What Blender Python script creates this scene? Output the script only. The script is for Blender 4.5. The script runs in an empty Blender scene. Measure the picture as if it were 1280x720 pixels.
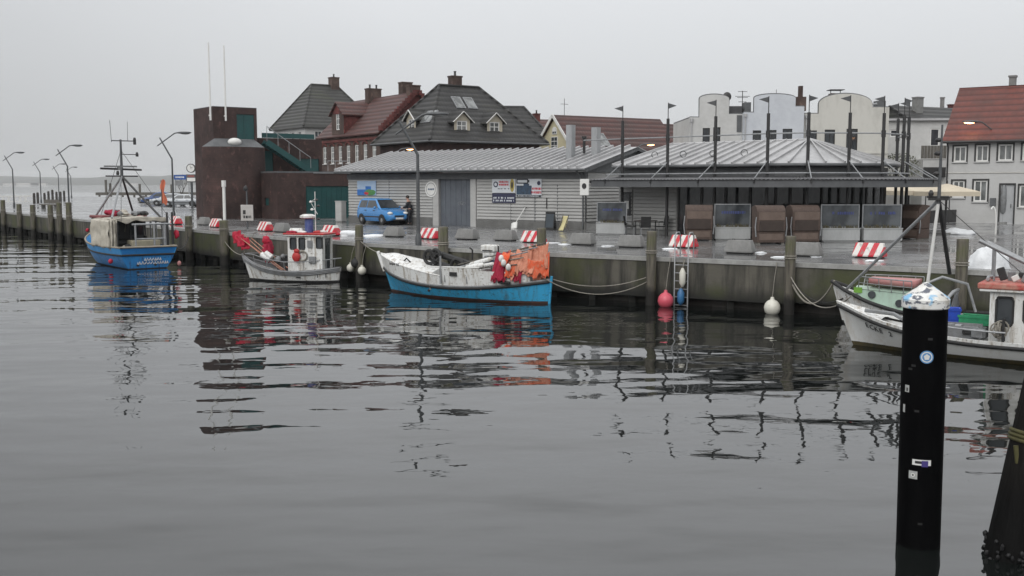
import bpy, math, random
from mathutils import Vector, Matrix, noise

random.seed(11)
scene = bpy.context.scene
col = scene.collection
R = math.radians
V = Vector

# ------------------------------------------------------------------ camera
F = 1300.0            # focal length in photo pixels (1280 wide)
CAMZ = 4.1            # eye height over the water
QZ = 1.6              # height of the quay over the water
PITCH = math.atan(130.0 / F)
cd = bpy.data.cameras.new("camera")
cam = bpy.data.objects.new("camera", cd)
col.objects.link(cam)
cam.location = (0, 0, CAMZ)
cam.rotation_euler = (math.pi / 2 - PITCH, 0, 0)
cd.sensor_width = 36.0
cd.lens = 36.0 * F / 1280.0
cd.clip_start = 0.1
cd.clip_end = 14000
scene.camera = cam

# ------------------------------------------------------------------ overcast sky
SUN_EL = R(38)
world = bpy.data.worlds.new("World")
scene.world = world
world.use_nodes = True
wn = world.node_tree
wn.nodes.clear()
wo = wn.nodes.new("ShaderNodeOutputWorld")
bg = wn.nodes.new("ShaderNodeBackground")
sky = wn.nodes.new("ShaderNodeTexSky")
sky.sky_type = 'NISHITA'
sky.sun_disc = False
sky.sun_elevation = SUN_EL
sky.air_density = 1.0
sky.dust_density = 3.0
# the veiled sun stands behind the camera's left shoulder; the cloud deck is thinnest high up ahead
sd = V((-0.42 * math.cos(SUN_EL), -0.9075 * math.cos(SUN_EL), math.sin(SUN_EL)))
thin = V((0.30, 0.954, 0.0))
sky.sun_rotation = math.atan2(sd.x, sd.y)
tcw = wn.nodes.new("ShaderNodeTexCoord")
def wmath(op, a, b=None, c=None):
    n = wn.nodes.new("ShaderNodeMath"); n.operation = op
    for i, v in enumerate((a, b, c)):
        if v is None: continue
        if hasattr(v, 'is_linked'): wn.links.new(v, n.inputs[i])
        else: n.inputs[i].default_value = v
    return n.outputs[0]
def wramp(src, pts):
    r = wn.nodes.new("ShaderNodeValToRGB"); el = r.color_ramp.elements
    while len(el) < len(pts): el.new(.5)
    for e, (p, c) in zip(el, pts): e.position = p; e.color = (c, c, c, 1) if not hasattr(c, '__len__') else (*c, 1)
    wn.links.new(src, r.inputs['Fac'])
    return r.outputs['Color']
mpw = wn.nodes.new("ShaderNodeMapping"); mpw.inputs['Scale'].default_value = (1.0, 1.0, 2.2)
nzw = wn.nodes.new("ShaderNodeTexNoise"); nzw.inputs['Scale'].default_value = 1.6; nzw.inputs['Detail'].default_value = 4
wn.links.new(tcw.outputs['Generated'], mpw.inputs['Vector']); wn.links.new(mpw.outputs['Vector'], nzw.inputs['Vector'])
sep = wn.nodes.new("ShaderNodeSeparateXYZ"); wn.links.new(tcw.outputs['Generated'], sep.inputs[0])
# overcast deck: grows brighter towards the zenith, as closed cloud does
deck = wramp(sep.outputs['Z'], [(0.0, (5.9, 6.05, 6.2)), (.17, (7.75, 7.9, 8.1)), (.32, (10.3, 10.45, 10.65)), (.55, (12.4, 12.55, 12.7)), (1.0, (14.8, 14.9, 15.0))])
dot = wn.nodes.new("ShaderNodeVectorMath"); dot.operation = 'DOT_PRODUCT'; dot.inputs[1].default_value = thin
wn.links.new(tcw.outputs['Generated'], dot.inputs[0])
thick = wramp(wmath('MULTIPLY_ADD', nzw.outputs['Fac'], .16, wmath('MULTIPLY_ADD', dot.outputs['Value'], .5, .42)), [(.35, .84), (.82, .80), (.965, 1.03), (1.0, 1.03)])
mul = wn.nodes.new("ShaderNodeMix"); mul.data_type = 'RGBA'; mul.blend_type = 'MULTIPLY'; mul.inputs['Factor'].default_value = 1.0
wn.links.new(deck, mul.inputs['A']); wn.links.new(thick, mul.inputs['B'])
mixs = wn.nodes.new("ShaderNodeMix"); mixs.data_type = 'RGBA'
mixs.inputs['Factor'].default_value = 0.95
wn.links.new(sky.outputs['Color'], mixs.inputs['A'])
wn.links.new(mul.outputs['Result'], mixs.inputs['B'])
wn.links.new(mixs.outputs['Result'], bg.inputs['Color'])
bg.inputs['Strength'].default_value = 0.098
wn.links.new(bg.outputs['Background'], wo.inputs['Surface'])

sl = bpy.data.lights.new("sun", 'SUN')
sl.energy = 1.3
sl.angle = R(50)
sl.color = (1.0, 0.98, 0.95)
sun = bpy.data.objects.new("sun", sl)
col.objects.link(sun)
sun.rotation_euler = sd.to_track_quat('Z', 'Y').to_euler()

scene.view_settings.view_transform = 'Standard'
scene.view_settings.look = 'None'
scene.view_settings.exposure = 0.02
scene.view_settings.gamma = 1.0
scene.view_settings.use_curve_mapping = False
scene.render.engine = 'CYCLES'
cy = scene.cycles
cy.use_denoising = True
try:
    cy.denoiser = 'OPENIMAGEDENOISE'
except Exception:
    pass
cy.max_bounces = 6; cy.diffuse_bounces = 2; cy.glossy_bounces = 3
cy.transmission_bounces = 4; cy.transparent_max_bounces = 6; cy.volume_bounces = 1
cy.caustics_reflective = False; cy.caustics_refractive = False
cy.sample_clamp_indirect = 4.0

# ------------------------------------------------------------------ pixel -> place on the ground / at a depth
def ray(px, py):
    xc, yc = (px - 640.0) / F, (360.0 - py) / F
    return V((xc, math.cos(PITCH) + yc * math.sin(PITCH), -math.sin(PITCH) + yc * math.cos(PITCH)))
def G(px, py, z=QZ):
    d = ray(px, py)
    return V((0, 0, CAMZ)) + d * ((z - CAMZ) / d.z)
def P(px, py, Y):
    d = ray(px, py)
    return V((0, 0, CAMZ)) + d * (Y / d.y)

# ------------------------------------------------------------------ materials
MATS = {}
def nt(name):
    m = bpy.data.materials.new(name)
    m.use_nodes = True
    t = m.node_tree
    return m, t, t.nodes['Principled BSDF']
def N(t, kind, **kw):
    n = t.nodes.new(kind)
    for k, v in kw.items():
        if k in n.inputs: n.inputs[k].default_value = v
        else: setattr(n, k, v)
    return n
def mixcol(t, fac, a, b, blend='MIX'):
    m = t.nodes.new("ShaderNodeMix"); m.data_type = 'RGBA'; m.blend_type = blend
    for sock, val in (('Factor', fac), ('A', a), ('B', b)):
        if hasattr(val, 'is_linked'): t.links.new(val, m.inputs[sock])
        elif sock == 'Factor': m.inputs[sock].default_value = val
        else: m.inputs[sock].default_value = (*val, 1) if len(val) == 3 else val
    return m.outputs['Result']
def ramp(t, src, p0, p1, c0=(0, 0, 0), c1=(1, 1, 1)):
    r = t.nodes.new("ShaderNodeValToRGB")
    r.color_ramp.elements[0].position = p0; r.color_ramp.elements[0].color = (*c0, 1)
    r.color_ramp.elements[1].position = p1; r.color_ramp.elements[1].color = (*c1, 1)
    t.links.new(src, r.inputs['Fac'])
    return r.outputs['Color']
def coords(t, scale=(1, 1, 1), kind='Object', rot=(0, 0, 0)):
    mp = t.nodes.new("ShaderNodeMapping"); mp.inputs['Scale'].default_value = scale; mp.inputs['Rotation'].default_value = rot
    if kind == 'World':
        g = t.nodes.new("ShaderNodeNewGeometry"); t.links.new(g.outputs['Position'], mp.inputs['Vector'])
    else:
        c = t.nodes.new("ShaderNodeTexCoord"); t.links.new(c.outputs[kind], mp.inputs['Vector'])
    return mp.outputs['Vector']
def nz(t, vec, scale, detail=5, rough=.6):
    n = N(t, "ShaderNodeTexNoise", Scale=scale, Detail=detail, Roughness=rough)
    t.links.new(vec, n.inputs['Vector'])
    return n.outputs['Fac']
def bumpit(t, b, h, dist, strength=1.0):
    bn = N(t, "ShaderNodeBump", Strength=strength, Distance=dist)
    t.links.new(h, bn.inputs['Height'])
    t.links.new(bn.outputs['Normal'], b.inputs['Normal'])
def mat(name, c, c2=None, scale=2.0, rough=.6, bump=0.0, bscale=None, metal=0.0, stretch=(1, 1, 1), coat=0.0, lo=.4, hi=.65, spec=.5, wear=None):
    """noise-mottled paint / metal / cloth"""
    if name in MATS: return MATS[name]
    m, t, b = nt(name)
    if c2 is None: c2 = tuple(x * .72 for x in c)
    vec = coords(t, stretch)
    n1 = nz(t, vec, scale)
    n2 = nz(t, vec, scale * 6.3, 4)
    f = mixcol(t, .35, n1, n2)
    bc = mixcol(t, ramp(t, f, lo, hi), c, c2)
    if wear:
        bc = mixcol(t, ramp(t, nz(t, coords(t, (1.6, 1.6, .22)), 4.2, 6, .7), .50, .68), bc, wear)          # rust and dirt runs
        bc = mixcol(t, ramp(t, nz(t, coords(t, (.6, .6, 2.0)), 9.0, 5, .7), .60, .66), bc, tuple(x * .6 for x in wear))   # fender scrapes
    t.links.new(bc, b.inputs['Base Color'])
    rr = N(t, "ShaderNodeMapRange"); rr.inputs['To Min'].default_value = max(.02, rough - .12); rr.inputs['To Max'].default_value = min(1, rough + .12)
    t.links.new(f, rr.inputs['Value']); t.links.new(rr.outputs['Result'], b.inputs['Roughness'])
    b.inputs['Metallic'].default_value = metal
    b.inputs['Specular IOR Level'].default_value = spec
    if coat: b.inputs['Coat Weight'].default_value = coat; b.inputs['Coat Roughness'].default_value = .08
    if bump: bumpit(t, b, nz(t, vec, bscale or scale * 8), bump)
    MATS[name] = m
    return m
def brick(name, c1, c2, mortar, scale=1.0, rough=.8):
    m, t, b = nt(name)
    # one brick 0.24 x 0.08 m; courses follow z, the run follows x + y of the wall
    c = t.nodes.new("ShaderNodeTexCoord"); sp = t.nodes.new("ShaderNodeSeparateXYZ"); t.links.new(c.outputs['Object'], sp.inputs[0])
    ad = N(t, "ShaderNodeMath", operation='ADD'); t.links.new(sp.outputs['X'], ad.inputs[0]); t.links.new(sp.outputs['Y'], ad.inputs[1])
    cb = t.nodes.new("ShaderNodeCombineXYZ"); t.links.new(ad.outputs[0], cb.inputs[0]); t.links.new(sp.outputs['Z'], cb.inputs[1])
    br = N(t, "ShaderNodeTexBrick", Scale=scale)
    br.inputs['Brick Width'].default_value = .25; br.inputs['Row Height'].default_value = .083; br.inputs['Mortar Size'].default_value = .008
    br.inputs['Color1'].default_value = (*c1, 1); br.inputs['Color2'].default_value = (*c2, 1); br.inputs['Mortar'].default_value = (*mortar, 1)
    t.links.new(cb.outputs[0], br.inputs['Vector'])
    n = nz(t, coords(t), .55, 6)
    n3 = nz(t, coords(t, (1, 1, .22)), 1.7, 5)
    colr = mixcol(t, ramp(t, n, .35, .62), br.outputs['Color'], tuple(x * .5 for x in c2))
    colr = mixcol(t, ramp(t, n3, .48, .70), colr, tuple(x * .42 + .012 for x in c1))          # rain-dark runs
    colr = mixcol(t, ramp(t, nz(t, coords(t, (1, 1, .6)), 3.1, 6, .7), .56, .72), colr, tuple(x * 1.35 + .012 for x in c1))  # paler patches
    t.links.new(colr, b.inputs['Base Color'])
    b.inputs['Roughness'].default_value = rough
    bumpit(t, b, br.outputs['Fac'], -.006)
    MATS[name] = m
    return m
def tiles(name, c1, c2, moss, course=.3, colw=.25, depth=.03, rough=.6):
    m, t, b = nt(name)
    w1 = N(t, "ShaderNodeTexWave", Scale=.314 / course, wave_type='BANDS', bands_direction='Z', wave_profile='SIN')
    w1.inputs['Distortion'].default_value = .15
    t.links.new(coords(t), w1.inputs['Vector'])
    w2 = N(t, "ShaderNodeTexWave", Scale=.314 / colw, wave_type='BANDS', bands_direction='X', wave_profile='SIN')
    t.links.new(coords(t), w2.inputs['Vector'])
    h = N(t, "ShaderNodeMath", operation='ADD')
    sc = N(t, "ShaderNodeMath", operation='MULTIPLY'); sc.inputs[1].default_value = .12
    t.links.new(w2.outputs['Fac'], sc.inputs[0]); t.links.new(w1.outputs['Fac'], h.inputs[0]); t.links.new(sc.outputs[0], h.inputs[1])
    n = nz(t, coords(t, (1.0 / colw, 1.0, 1.0 / course)), .9, 3)
    n2 = nz(t, coords(t), .5, 6)
    colr = mixcol(t, ramp(t, n, .35, .65), c1, c2)
    colr = mixcol(t, ramp(t, n2, .5, .72), colr, moss)
    colr = mixcol(t, ramp(t, w1.outputs['Fac'], .05, .3), tuple(x * .66 for x in c2), colr)      # course joints: shade under the tile laps, painted into the colour
    t.links.new(colr, b.inputs['Base Color'])
    b.inputs['Roughness'].default_value = rough
    bumpit(t, b, h.outputs[0], depth)
    MATS[name] = m
    return m
def stripes(name, c1, c2, period, slant=0.0, rough=.45):
    m, t, b = nt(name)
    c = t.nodes.new("ShaderNodeTexCoord"); sp = t.nodes.new("ShaderNodeSeparateXYZ"); t.links.new(c.outputs['Object'], sp.inputs[0])
    a = N(t, "ShaderNodeMath", operation='MULTIPLY_ADD'); a.inputs[1].default_value = slant
    t.links.new(sp.outputs['Z'], a.inputs[0]); t.links.new(sp.outputs['X'], a.inputs[2])
    d = N(t, "ShaderNodeMath", operation='DIVIDE'); d.inputs[1].default_value = period; t.links.new(a.outputs[0], d.inputs[0])
    fr = N(t, "ShaderNodeMath", operation='FRACT'); t.links.new(d.outputs[0], fr.inputs[0])
    st = N(t, "ShaderNodeMath", operation='GREATER_THAN'); st.inputs[1].default_value = .5; t.links.new(fr.outputs[0], st.inputs[0])
    colr = mixcol(t, st.outputs[0], c1, c2)
    n = nz(t, coords(t), 7, 6)
    colr = mixcol(t, ramp(t, n, .52, .75), colr, (.25, .22, .2))
    t.links.new(colr, b.inputs['Base Color'])
    b.inputs['Roughness'].default_value = rough
    MATS[name] = m
    return m
def emit(name, c, s):
    m, t, b = nt(name)
    b.inputs['Base Color'].default_value = (*c, 1)
    b.inputs['Emission Color'].default_value = (*c, 1); b.inputs['Emission Strength'].default_value = s
    MATS[name] = m
    return m
def glass_dark(name, c, rough=.05, var=.5):
    m, t, b = nt(name)
    n = nz(t, coords(t, (1, 1, .6)), 1.3, 3)
    t.links.new(mixcol(t, ramp(t, n, .4, .65), c, tuple(min(1, x * (1 + var) + .03 * var) for x in c)), b.inputs['Base Color'])
    b.inputs['Roughness'].default_value = rough
    b.inputs['Specular IOR Level'].default_value = .6
    MATS[name] = m
    return m

# ------------------------------------------------------------------ mesh builder
class MB:
    def __init__(self, M=None):
        self.v = []; self.f = []; self.M = M
    def add(self, vs, fs):
        o = len(self.v)
        self.v += [V(p) for p in vs] if self.M is None else [self.M @ V(p) for p in vs]
        self.f += [tuple(i + o for i in f) for f in fs]
        return self
    def box(self, x0, x1, y0, y1, z0, z1):
        vs = [(x0, y0, z0), (x1, y0, z0), (x1, y1, z0), (x0, y1, z0), (x0, y0, z1), (x1, y0, z1), (x1, y1, z1), (x0, y1, z1)]
        return self.add(vs, [(0, 3, 2, 1), (4, 5, 6, 7), (0, 1, 5, 4), (1, 2, 6, 5), (2, 3, 7, 6), (3, 0, 4, 7)])
    def cbox(self, c, s, rot=None):
        c = V(c); h = V(s) / 2
        vs = []
        for sz in (-1, 1):
            for sx, sy in ((-1, -1), (1, -1), (1, 1), (-1, 1)):
                p = V((sx * h.x, sy * h.y, sz * h.z))
                if rot is not None: p = rot @ p
                vs.append(c + p)
        return self.add(vs, [(0, 3, 2, 1), (4, 5, 6, 7), (0, 1, 5, 4), (1, 2, 6, 5), (2, 3, 7, 6), (3, 0, 4, 7)])
    def beam(self, p, q, w, h, up=(0, 0, 1)):
        p, q = V(p), V(q); d = (q - p); L = d.length; d.normalize()
        u = V(up)
        if abs(d.dot(u)) > .98: u = V((0, 1, 0))
        s = d.cross(u).normalized(); u = s.cross(d).normalized()
        rot = Matrix((d, s, u)).transposed()
        return self.cbox((p + q) / 2, (L, w, h), rot)
    def extrude(self, poly, vec):
        n = len(poly); vec = V(vec)
        a = [V(p) for p in poly]; b = [p + vec for p in a]
        fs = [tuple(reversed(range(n))), tuple(range(n, 2 * n))]
        fs += [(i, (i + 1) % n, n + (i + 1) % n, n + i) for i in range(n)]
        return self.add(a + b, fs)
    def tube(self, pts, r, n=8):
        pts = [V(p) for p in pts]
        rs = r if isinstance(r, (list, tuple)) else [r] * len(pts)
        vs = []; fs = []
        d0 = (pts[1] - pts[0]).normalized()
        u = V((0, 0, 1)) if abs(d0.z) < .9 else V((1, 0, 0))
        u = (u - d0 * u.dot(d0)).normalized()
        for i, p in enumerate(pts):
            if i == 0: d = pts[1] - pts[0]
            elif i == len(pts) - 1: d = pts[-1] - pts[-2]
            else: d = (pts[i + 1] - pts[i]).normalized() + (pts[i] - pts[i - 1]).normalized()
            d.normalize()
            u = (u - d * u.dot(d)).normalized(); w = d.cross(u)
            for k in range(n):
                a = 2 * math.pi * k / n
                vs.append(p + (u * math.cos(a) + w * math.sin(a)) * rs[i])
        for i in range(len(pts) - 1):
            for k in range(n):
                a, b = i * n + k, i * n + (k + 1) % n
                fs.append((a, b, b + n, a + n))
        fs.append(tuple(reversed(range(n)))); fs.append(tuple(range((len(pts) - 1) * n, len(pts) * n)))
        return self.add(vs, fs)
    def lathe(self, prof, c=(0, 0, 0), n=16, axis='Z'):
        c = V(c); vs = []; fs = []
        for (r, z) in prof:
            for k in range(n):
                a = 2 * math.pi * k / n
                p = V((r * math.cos(a), r * math.sin(a), z))
                if axis == 'Y': p = V((p.x, p.z, -p.y)) if False else V((p.x, z, p.y))
                elif axis == 'X': p = V((z, r * math.cos(a), r * math.sin(a)))
                vs.append(c + p)
        m = len(prof)
        for i in range(m - 1):
            for k in range(n):
                a, b = i * n + k, i * n + (k + 1) % n
                fs.append((a, b, b + n, a + n))
        fs.append(tuple(reversed(range(n)))); fs.append(tuple(range((m - 1) * n, m * n)))
        return self.add(vs, fs)
    def blob(self, c, r, seed=0, amp=.15, freq=1.5, nu=16, nv=10, flat=None):
        c = V(c); r = V(r) if hasattr(r, '__len__') else V((r, r, r))
        vs = []; fs = []; o = V((seed * 7.3, seed * 3.1, seed * 1.7))
        for j in range(nv + 1):
            th = math.pi * j / nv
            for k in range(nu):
                a = 2 * math.pi * k / nu
                d = V((math.sin(th) * math.cos(a), math.sin(th) * math.sin(a), math.cos(th)))
                s = 1 + amp * (noise.noise(d * freq + o) + .5 * noise.noise(d * freq * 2.7 + o)) if amp else 1
                p = V((d.x * r.x * s, d.y * r.y * s, d.z * r.z * s))
                if flat is not None: p.z = max(p.z, flat)
                vs.append(c + p)
        for j in range(nv):
            for k in range(nu):
                a, b = j * nu + k, j * nu + (k + 1) % nu
                fs.append((a, a + nu, b + nu, b))
        return self.add(vs, fs)
    def torus(self, c, R0, r, axis='Y', n=18, m=6):
        c = V(c); vs = []; fs = []
        for i in range(n):
            a = 2 * math.pi * i / n
            for j in range(m):
                b = 2 * math.pi * j / m
                x, y, z = (R0 + r * math.cos(b)) * math.cos(a), (R0 + r * math.cos(b)) * math.sin(a), r * math.sin(b)
                vs.append(c + (V((x, z, y)) if axis == 'Y' else V((z, x, y)) if axis == 'X' else V((x, y, z))))
        for i in range(n):
            for j in range(m):
                fs.append((i * m + j, ((i + 1) % n) * m + j, ((i + 1) % n) * m + (j + 1) % m, i * m + (j + 1) % m))
        return self.add(vs, fs)
    def sheet(self, fn, nx, ny):
        vs = [fn(i / nx, j / ny) for j in range(ny + 1) for i in range(nx + 1)]
        fs = [(j * (nx + 1) + i, j * (nx + 1) + i + 1, (j + 1) * (nx + 1) + i + 1, (j + 1) * (nx + 1) + i) for j in range(ny) for i in range(nx)]
        return self.add(vs, fs)
    def mesh(self, name, smooth=None):
        me = bpy.data.meshes.new(name)
        me.from_pydata([tuple(p) for p in self.v], [], self.f)
        if smooth is not None:
            me.polygons.foreach_set('use_smooth', [True] * len(me.polygons))
            me.set_sharp_from_angle(angle=R(smooth))
        me.update()
        return me
    def build(self, name, m, parent=None, smooth=None, bevel=0.0, solid=0.0):
        me = self.mesh(name, smooth)
        if m is not None: me.materials.append(m)
        o = bpy.data.objects.new(name, me)
        col.objects.link(o)
        if parent is not None: o.parent = parent
        if solid:
            sm = o.modifiers.new('solid', 'SOLIDIFY'); sm.thickness = solid; sm.offset = 0
        if bevel:
            bv = o.modifiers.new('bevel', 'BEVEL'); bv.width = bevel; bv.segments = 2; bv.limit_method = 'ANGLE'; bv.angle_limit = R(40)
        return o
def fixn(o):
    """make the face directions consistent"""
    import bmesh
    bm = bmesh.new(); bm.from_mesh(o.data); bmesh.ops.recalc_face_normals(bm, faces=bm.faces); bm.to_mesh(o.data); bm.free()
    return o
def tag(o, label, cat=None, group=None, kind=None):
    o['label'] = label
    if cat: o['category'] = cat
    if group: o['group'] = group
    if kind: o['kind'] = kind
    return o
def thing(name, label, cat, loc=(0, 0, 0), rz=0.0, group=None):
    o = bpy.data.objects.new(name, None)
    col.objects.link(o)
    o.location = loc; o.rotation_euler = (0, 0, rz)
    o.empty_display_size = .2
    return tag(o, label, cat, group)
def kids(o): return [c for c in bpy.data.objects if c.parent == o]
def copy_tree(o, parent=None, loc=None, rz=None, label=None, table=None):
    c = o.copy(); col.objects.link(c)
    if parent is not None: c.parent = parent
    if loc is not None: c.location = loc
    if rz is not None: c.rotation_euler = (0, 0, rz)
    if label: c['label'] = label
    for ch in kids(o): copy_tree(ch, c)
    return c
def text(parent, s, size, pos, xa, ya, m, name='lettering', ext=.004, align='CENTER'):
    cu = bpy.data.curves.new(name, 'FONT'); cu.body = s; cu.size = size; cu.extrude = ext; cu.align_x = align; cu.align_y = 'CENTER'; cu.resolution_u = 2
    cu.materials.append(m)
    o = bpy.data.objects.new(name, cu); col.objects.link(o)
    xa, ya = V(xa).normalized(), V(ya).normalized(); za = xa.cross(ya)
    M = Matrix((xa, ya, za)).transposed().to_4x4(); M.translation = V(pos)
    dg = bpy.context.evaluated_depsgraph_get(); me = bpy.data.meshes.new_from_object(o.evaluated_get(dg))
    bpy.data.objects.remove(o); bpy.data.curves.remove(cu)
    o = bpy.data.objects.new(name, me); col.objects.link(o)
    o.parent = parent; o.matrix_local = M
    return o
def ang(d): return math.atan2(d[1], d[0])

# ------------------------------------------------------------------ palette
M_zinc = mat('zinc_roof', (.47, .47, .475), (.35, .35, .355), 1.2, .38, .004, 30, metal=.15, stretch=(1, 1, .3))
M_siding = mat('pale_siding', (.44, .44, .43), (.36, .36, .35), .8, .55, stretch=(.6, .6, 1.6))
M_fascia = mat('grey_fascia', (.12, .125, .13), (.08, .085, .09), 2, .5)
M_door = mat('slate_door', (.115, .13, .15), (.09, .10, .12), 2, .5)
M_steel = mat('galvanised_steel', (.36, .37, .38), (.24, .25, .26), 6, .42, metal=.4)
M_lampgrey = mat('lamp_post_grey', (.10, .105, .11), (.065, .07, .075), 5, .5, metal=.2)
M_dark = mat('dark_metal', (.022, .023, .025), (.035, .033, .032), 6, .45)
M_black = mat('black_rubber', (.016, .016, .017), (.03, .03, .03), 8, .65, .004)
M_white = mat('white_paint', (.74, .74, .72), (.58, .57, .54), 3, .42, lo=.48, hi=.8)
M_boatwhite = mat('boat_white_paint', (.76, .77, .76), (.50, .48, .43), 1.8, .38, stretch=(1, 1, .35), lo=.47, hi=.82, wear=(.30, .25, .19))
M_boatgrey = mat('boat_grey_trim', (.23, .24, .25), (.15, .15, .15), 4, .5)
M_blue = mat('turquoise_hull', (.045, .36, .62), (.035, .24, .42), 1.6, .34, stretch=(1, 1, .4), lo=.5, hi=.85, coat=.1, wear=(.06, .17, .24))
M_trawl = mat('blue_hull', (.035, .24, .58), (.03, .15, .36), 2.0, .4, stretch=(1, 1, .4), lo=.48, hi=.85, wear=(.05, .09, .2))
M_trawl2 = mat('light_blue_bulwark', (.06, .33, .72), (.04, .2, .45), 2.4, .4, lo=.5, hi=.85)
M_mint = mat('mint_paint', (.44, .60, .50), (.36, .46, .38), 2.0, .45, stretch=(1, 1, .5))
M_pink = mat('faded_red_paint', (.50, .20, .20), (.42, .24, .22), 3, .6)
M_antifoul = mat('antifouling', (.075, .028, .02), (.03, .025, .02), 4, .7)
M_red = mat('red_paint', (.48, .03, .03), (.33, .03, .03), 4, .5)
M_crimson = mat('crimson_cloth', (.36, .012, .045), (.24, .01, .03), 6, .8, .01, 20)
M_flag = mat('red_flag_cloth', (.50, .015, .05), (.38, .012, .035), 5, .7)
M_orange = mat('orange_net', (.80, .11, .035), (.72, .24, .14), 9, .85, .02, 30)
M_salmon = mat('salmon_net', (.70, .32, .22), (.55, .20, .12), 9, .85, .02, 30)
M_tarp = mat('cream_tarpaulin', (.52, .49, .42), (.36, .33, .28), 2.5, .7, .01, 9)
M_canvas = mat('beige_canvas', (.6, .53, .41), (.5, .44, .35), 1.4, .8)
M_wood = mat('weathered_wood', (.15, .14, .12), (.07, .065, .06), 3, .8, .012, 14, stretch=(3, 3, .35))
M_deckwood = mat('deck_boards', (.16, .13, .1), (.08, .065, .05), 3, .7, .004, 18, stretch=(.3, 3, 1))
M_concrete = mat('block_concrete', (.22, .22, .215), (.155, .155, .15), 3, .75, .006, 30)
M_steelblue = mat('blue_grey_steel', (.07, .12, .2), (.05, .08, .12), 4, .5)
M_bluebox = mat('blue_plastic', (.015, .07, .5), (.012, .05, .33), 4, .4)
M_greenbox = mat('green_plastic', (.03, .33, .15), (.025, .22, .1), 4, .45)
M_yellow = mat('yellow_plastic', (.62, .38, .03), (.45, .27, .03), 4, .5)
M_rope = mat('hemp_rope', (.30, .28, .24), (.17, .16, .14), 20, .85)
M_wicker = mat('brown_wicker', (.092, .062, .050), (.055, .037, .03), 9, .7, .012, 60, stretch=(1, 1, 3))
M_wicker2 = mat('brown_awning', (.15, .11, .09), (.11, .08, .066), 3, .75)
M_glass = glass_dark('window_glass', (.035, .04, .045))
M_pane = glass_dark('curtained_glass', (.10, .105, .105), .06, 1.2)
M_screen = glass_dark('windbreak_glass', (.04, .045, .05), .06, 1.0)
M_teal = mat('teal_metal', (.014, .075, .075), (.011, .055, .057), 1.2, .45)
M_render_w = mat('white_render', (.55, .55, .54), (.45, .45, .44), .5, .85, .004, 40)
M_render_b = mat('bluish_white_render', (.56, .585, .62), (.47, .49, .53), .5, .85, .004, 40)
M_render_c = mat('cream_white_render', (.56, .55, .51), (.36, .35, .32), .55, .85, .004, 40, stretch=(1, 1, .4), lo=.45, hi=.8)
M_render_y = mat('pale_yellow_render', (.58, .53, .36), (.5, .45, .3), .6, .85)
M_brick = brick('dark_red_brick', (.092, .045, .039), (.06, .034, .031), (.066, .054, .049))
M_brick2 = brick('brown_brick', (.13, .08, .064), (.095, .058, .048), (.13, .115, .10))
M_brick3 = brick('red_gable_brick', (.2, .042, .038), (.15, .034, .03), (.14, .08, .07))
M_tile_d = tiles('anthracite_tiles', (.040, .039, .039), (.029, .029, .029), (.048, .047, .039), .42, .3, .07)
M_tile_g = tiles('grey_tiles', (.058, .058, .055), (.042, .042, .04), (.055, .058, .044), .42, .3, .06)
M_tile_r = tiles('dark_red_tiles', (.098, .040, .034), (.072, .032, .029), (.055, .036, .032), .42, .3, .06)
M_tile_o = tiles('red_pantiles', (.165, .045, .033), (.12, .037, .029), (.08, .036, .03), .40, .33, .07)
M_barrier = stripes('red_white_stripes', (.56, .02, .04), (.72, .70, .67), .36, -.35)
M_lit = emit('lit_lamp', (1.0, .50, .22), 9.0)
M_snow = mat('old_snow', (.80, .82, .84), (.66, .68, .70), 3, .75, .03, 6)

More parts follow.
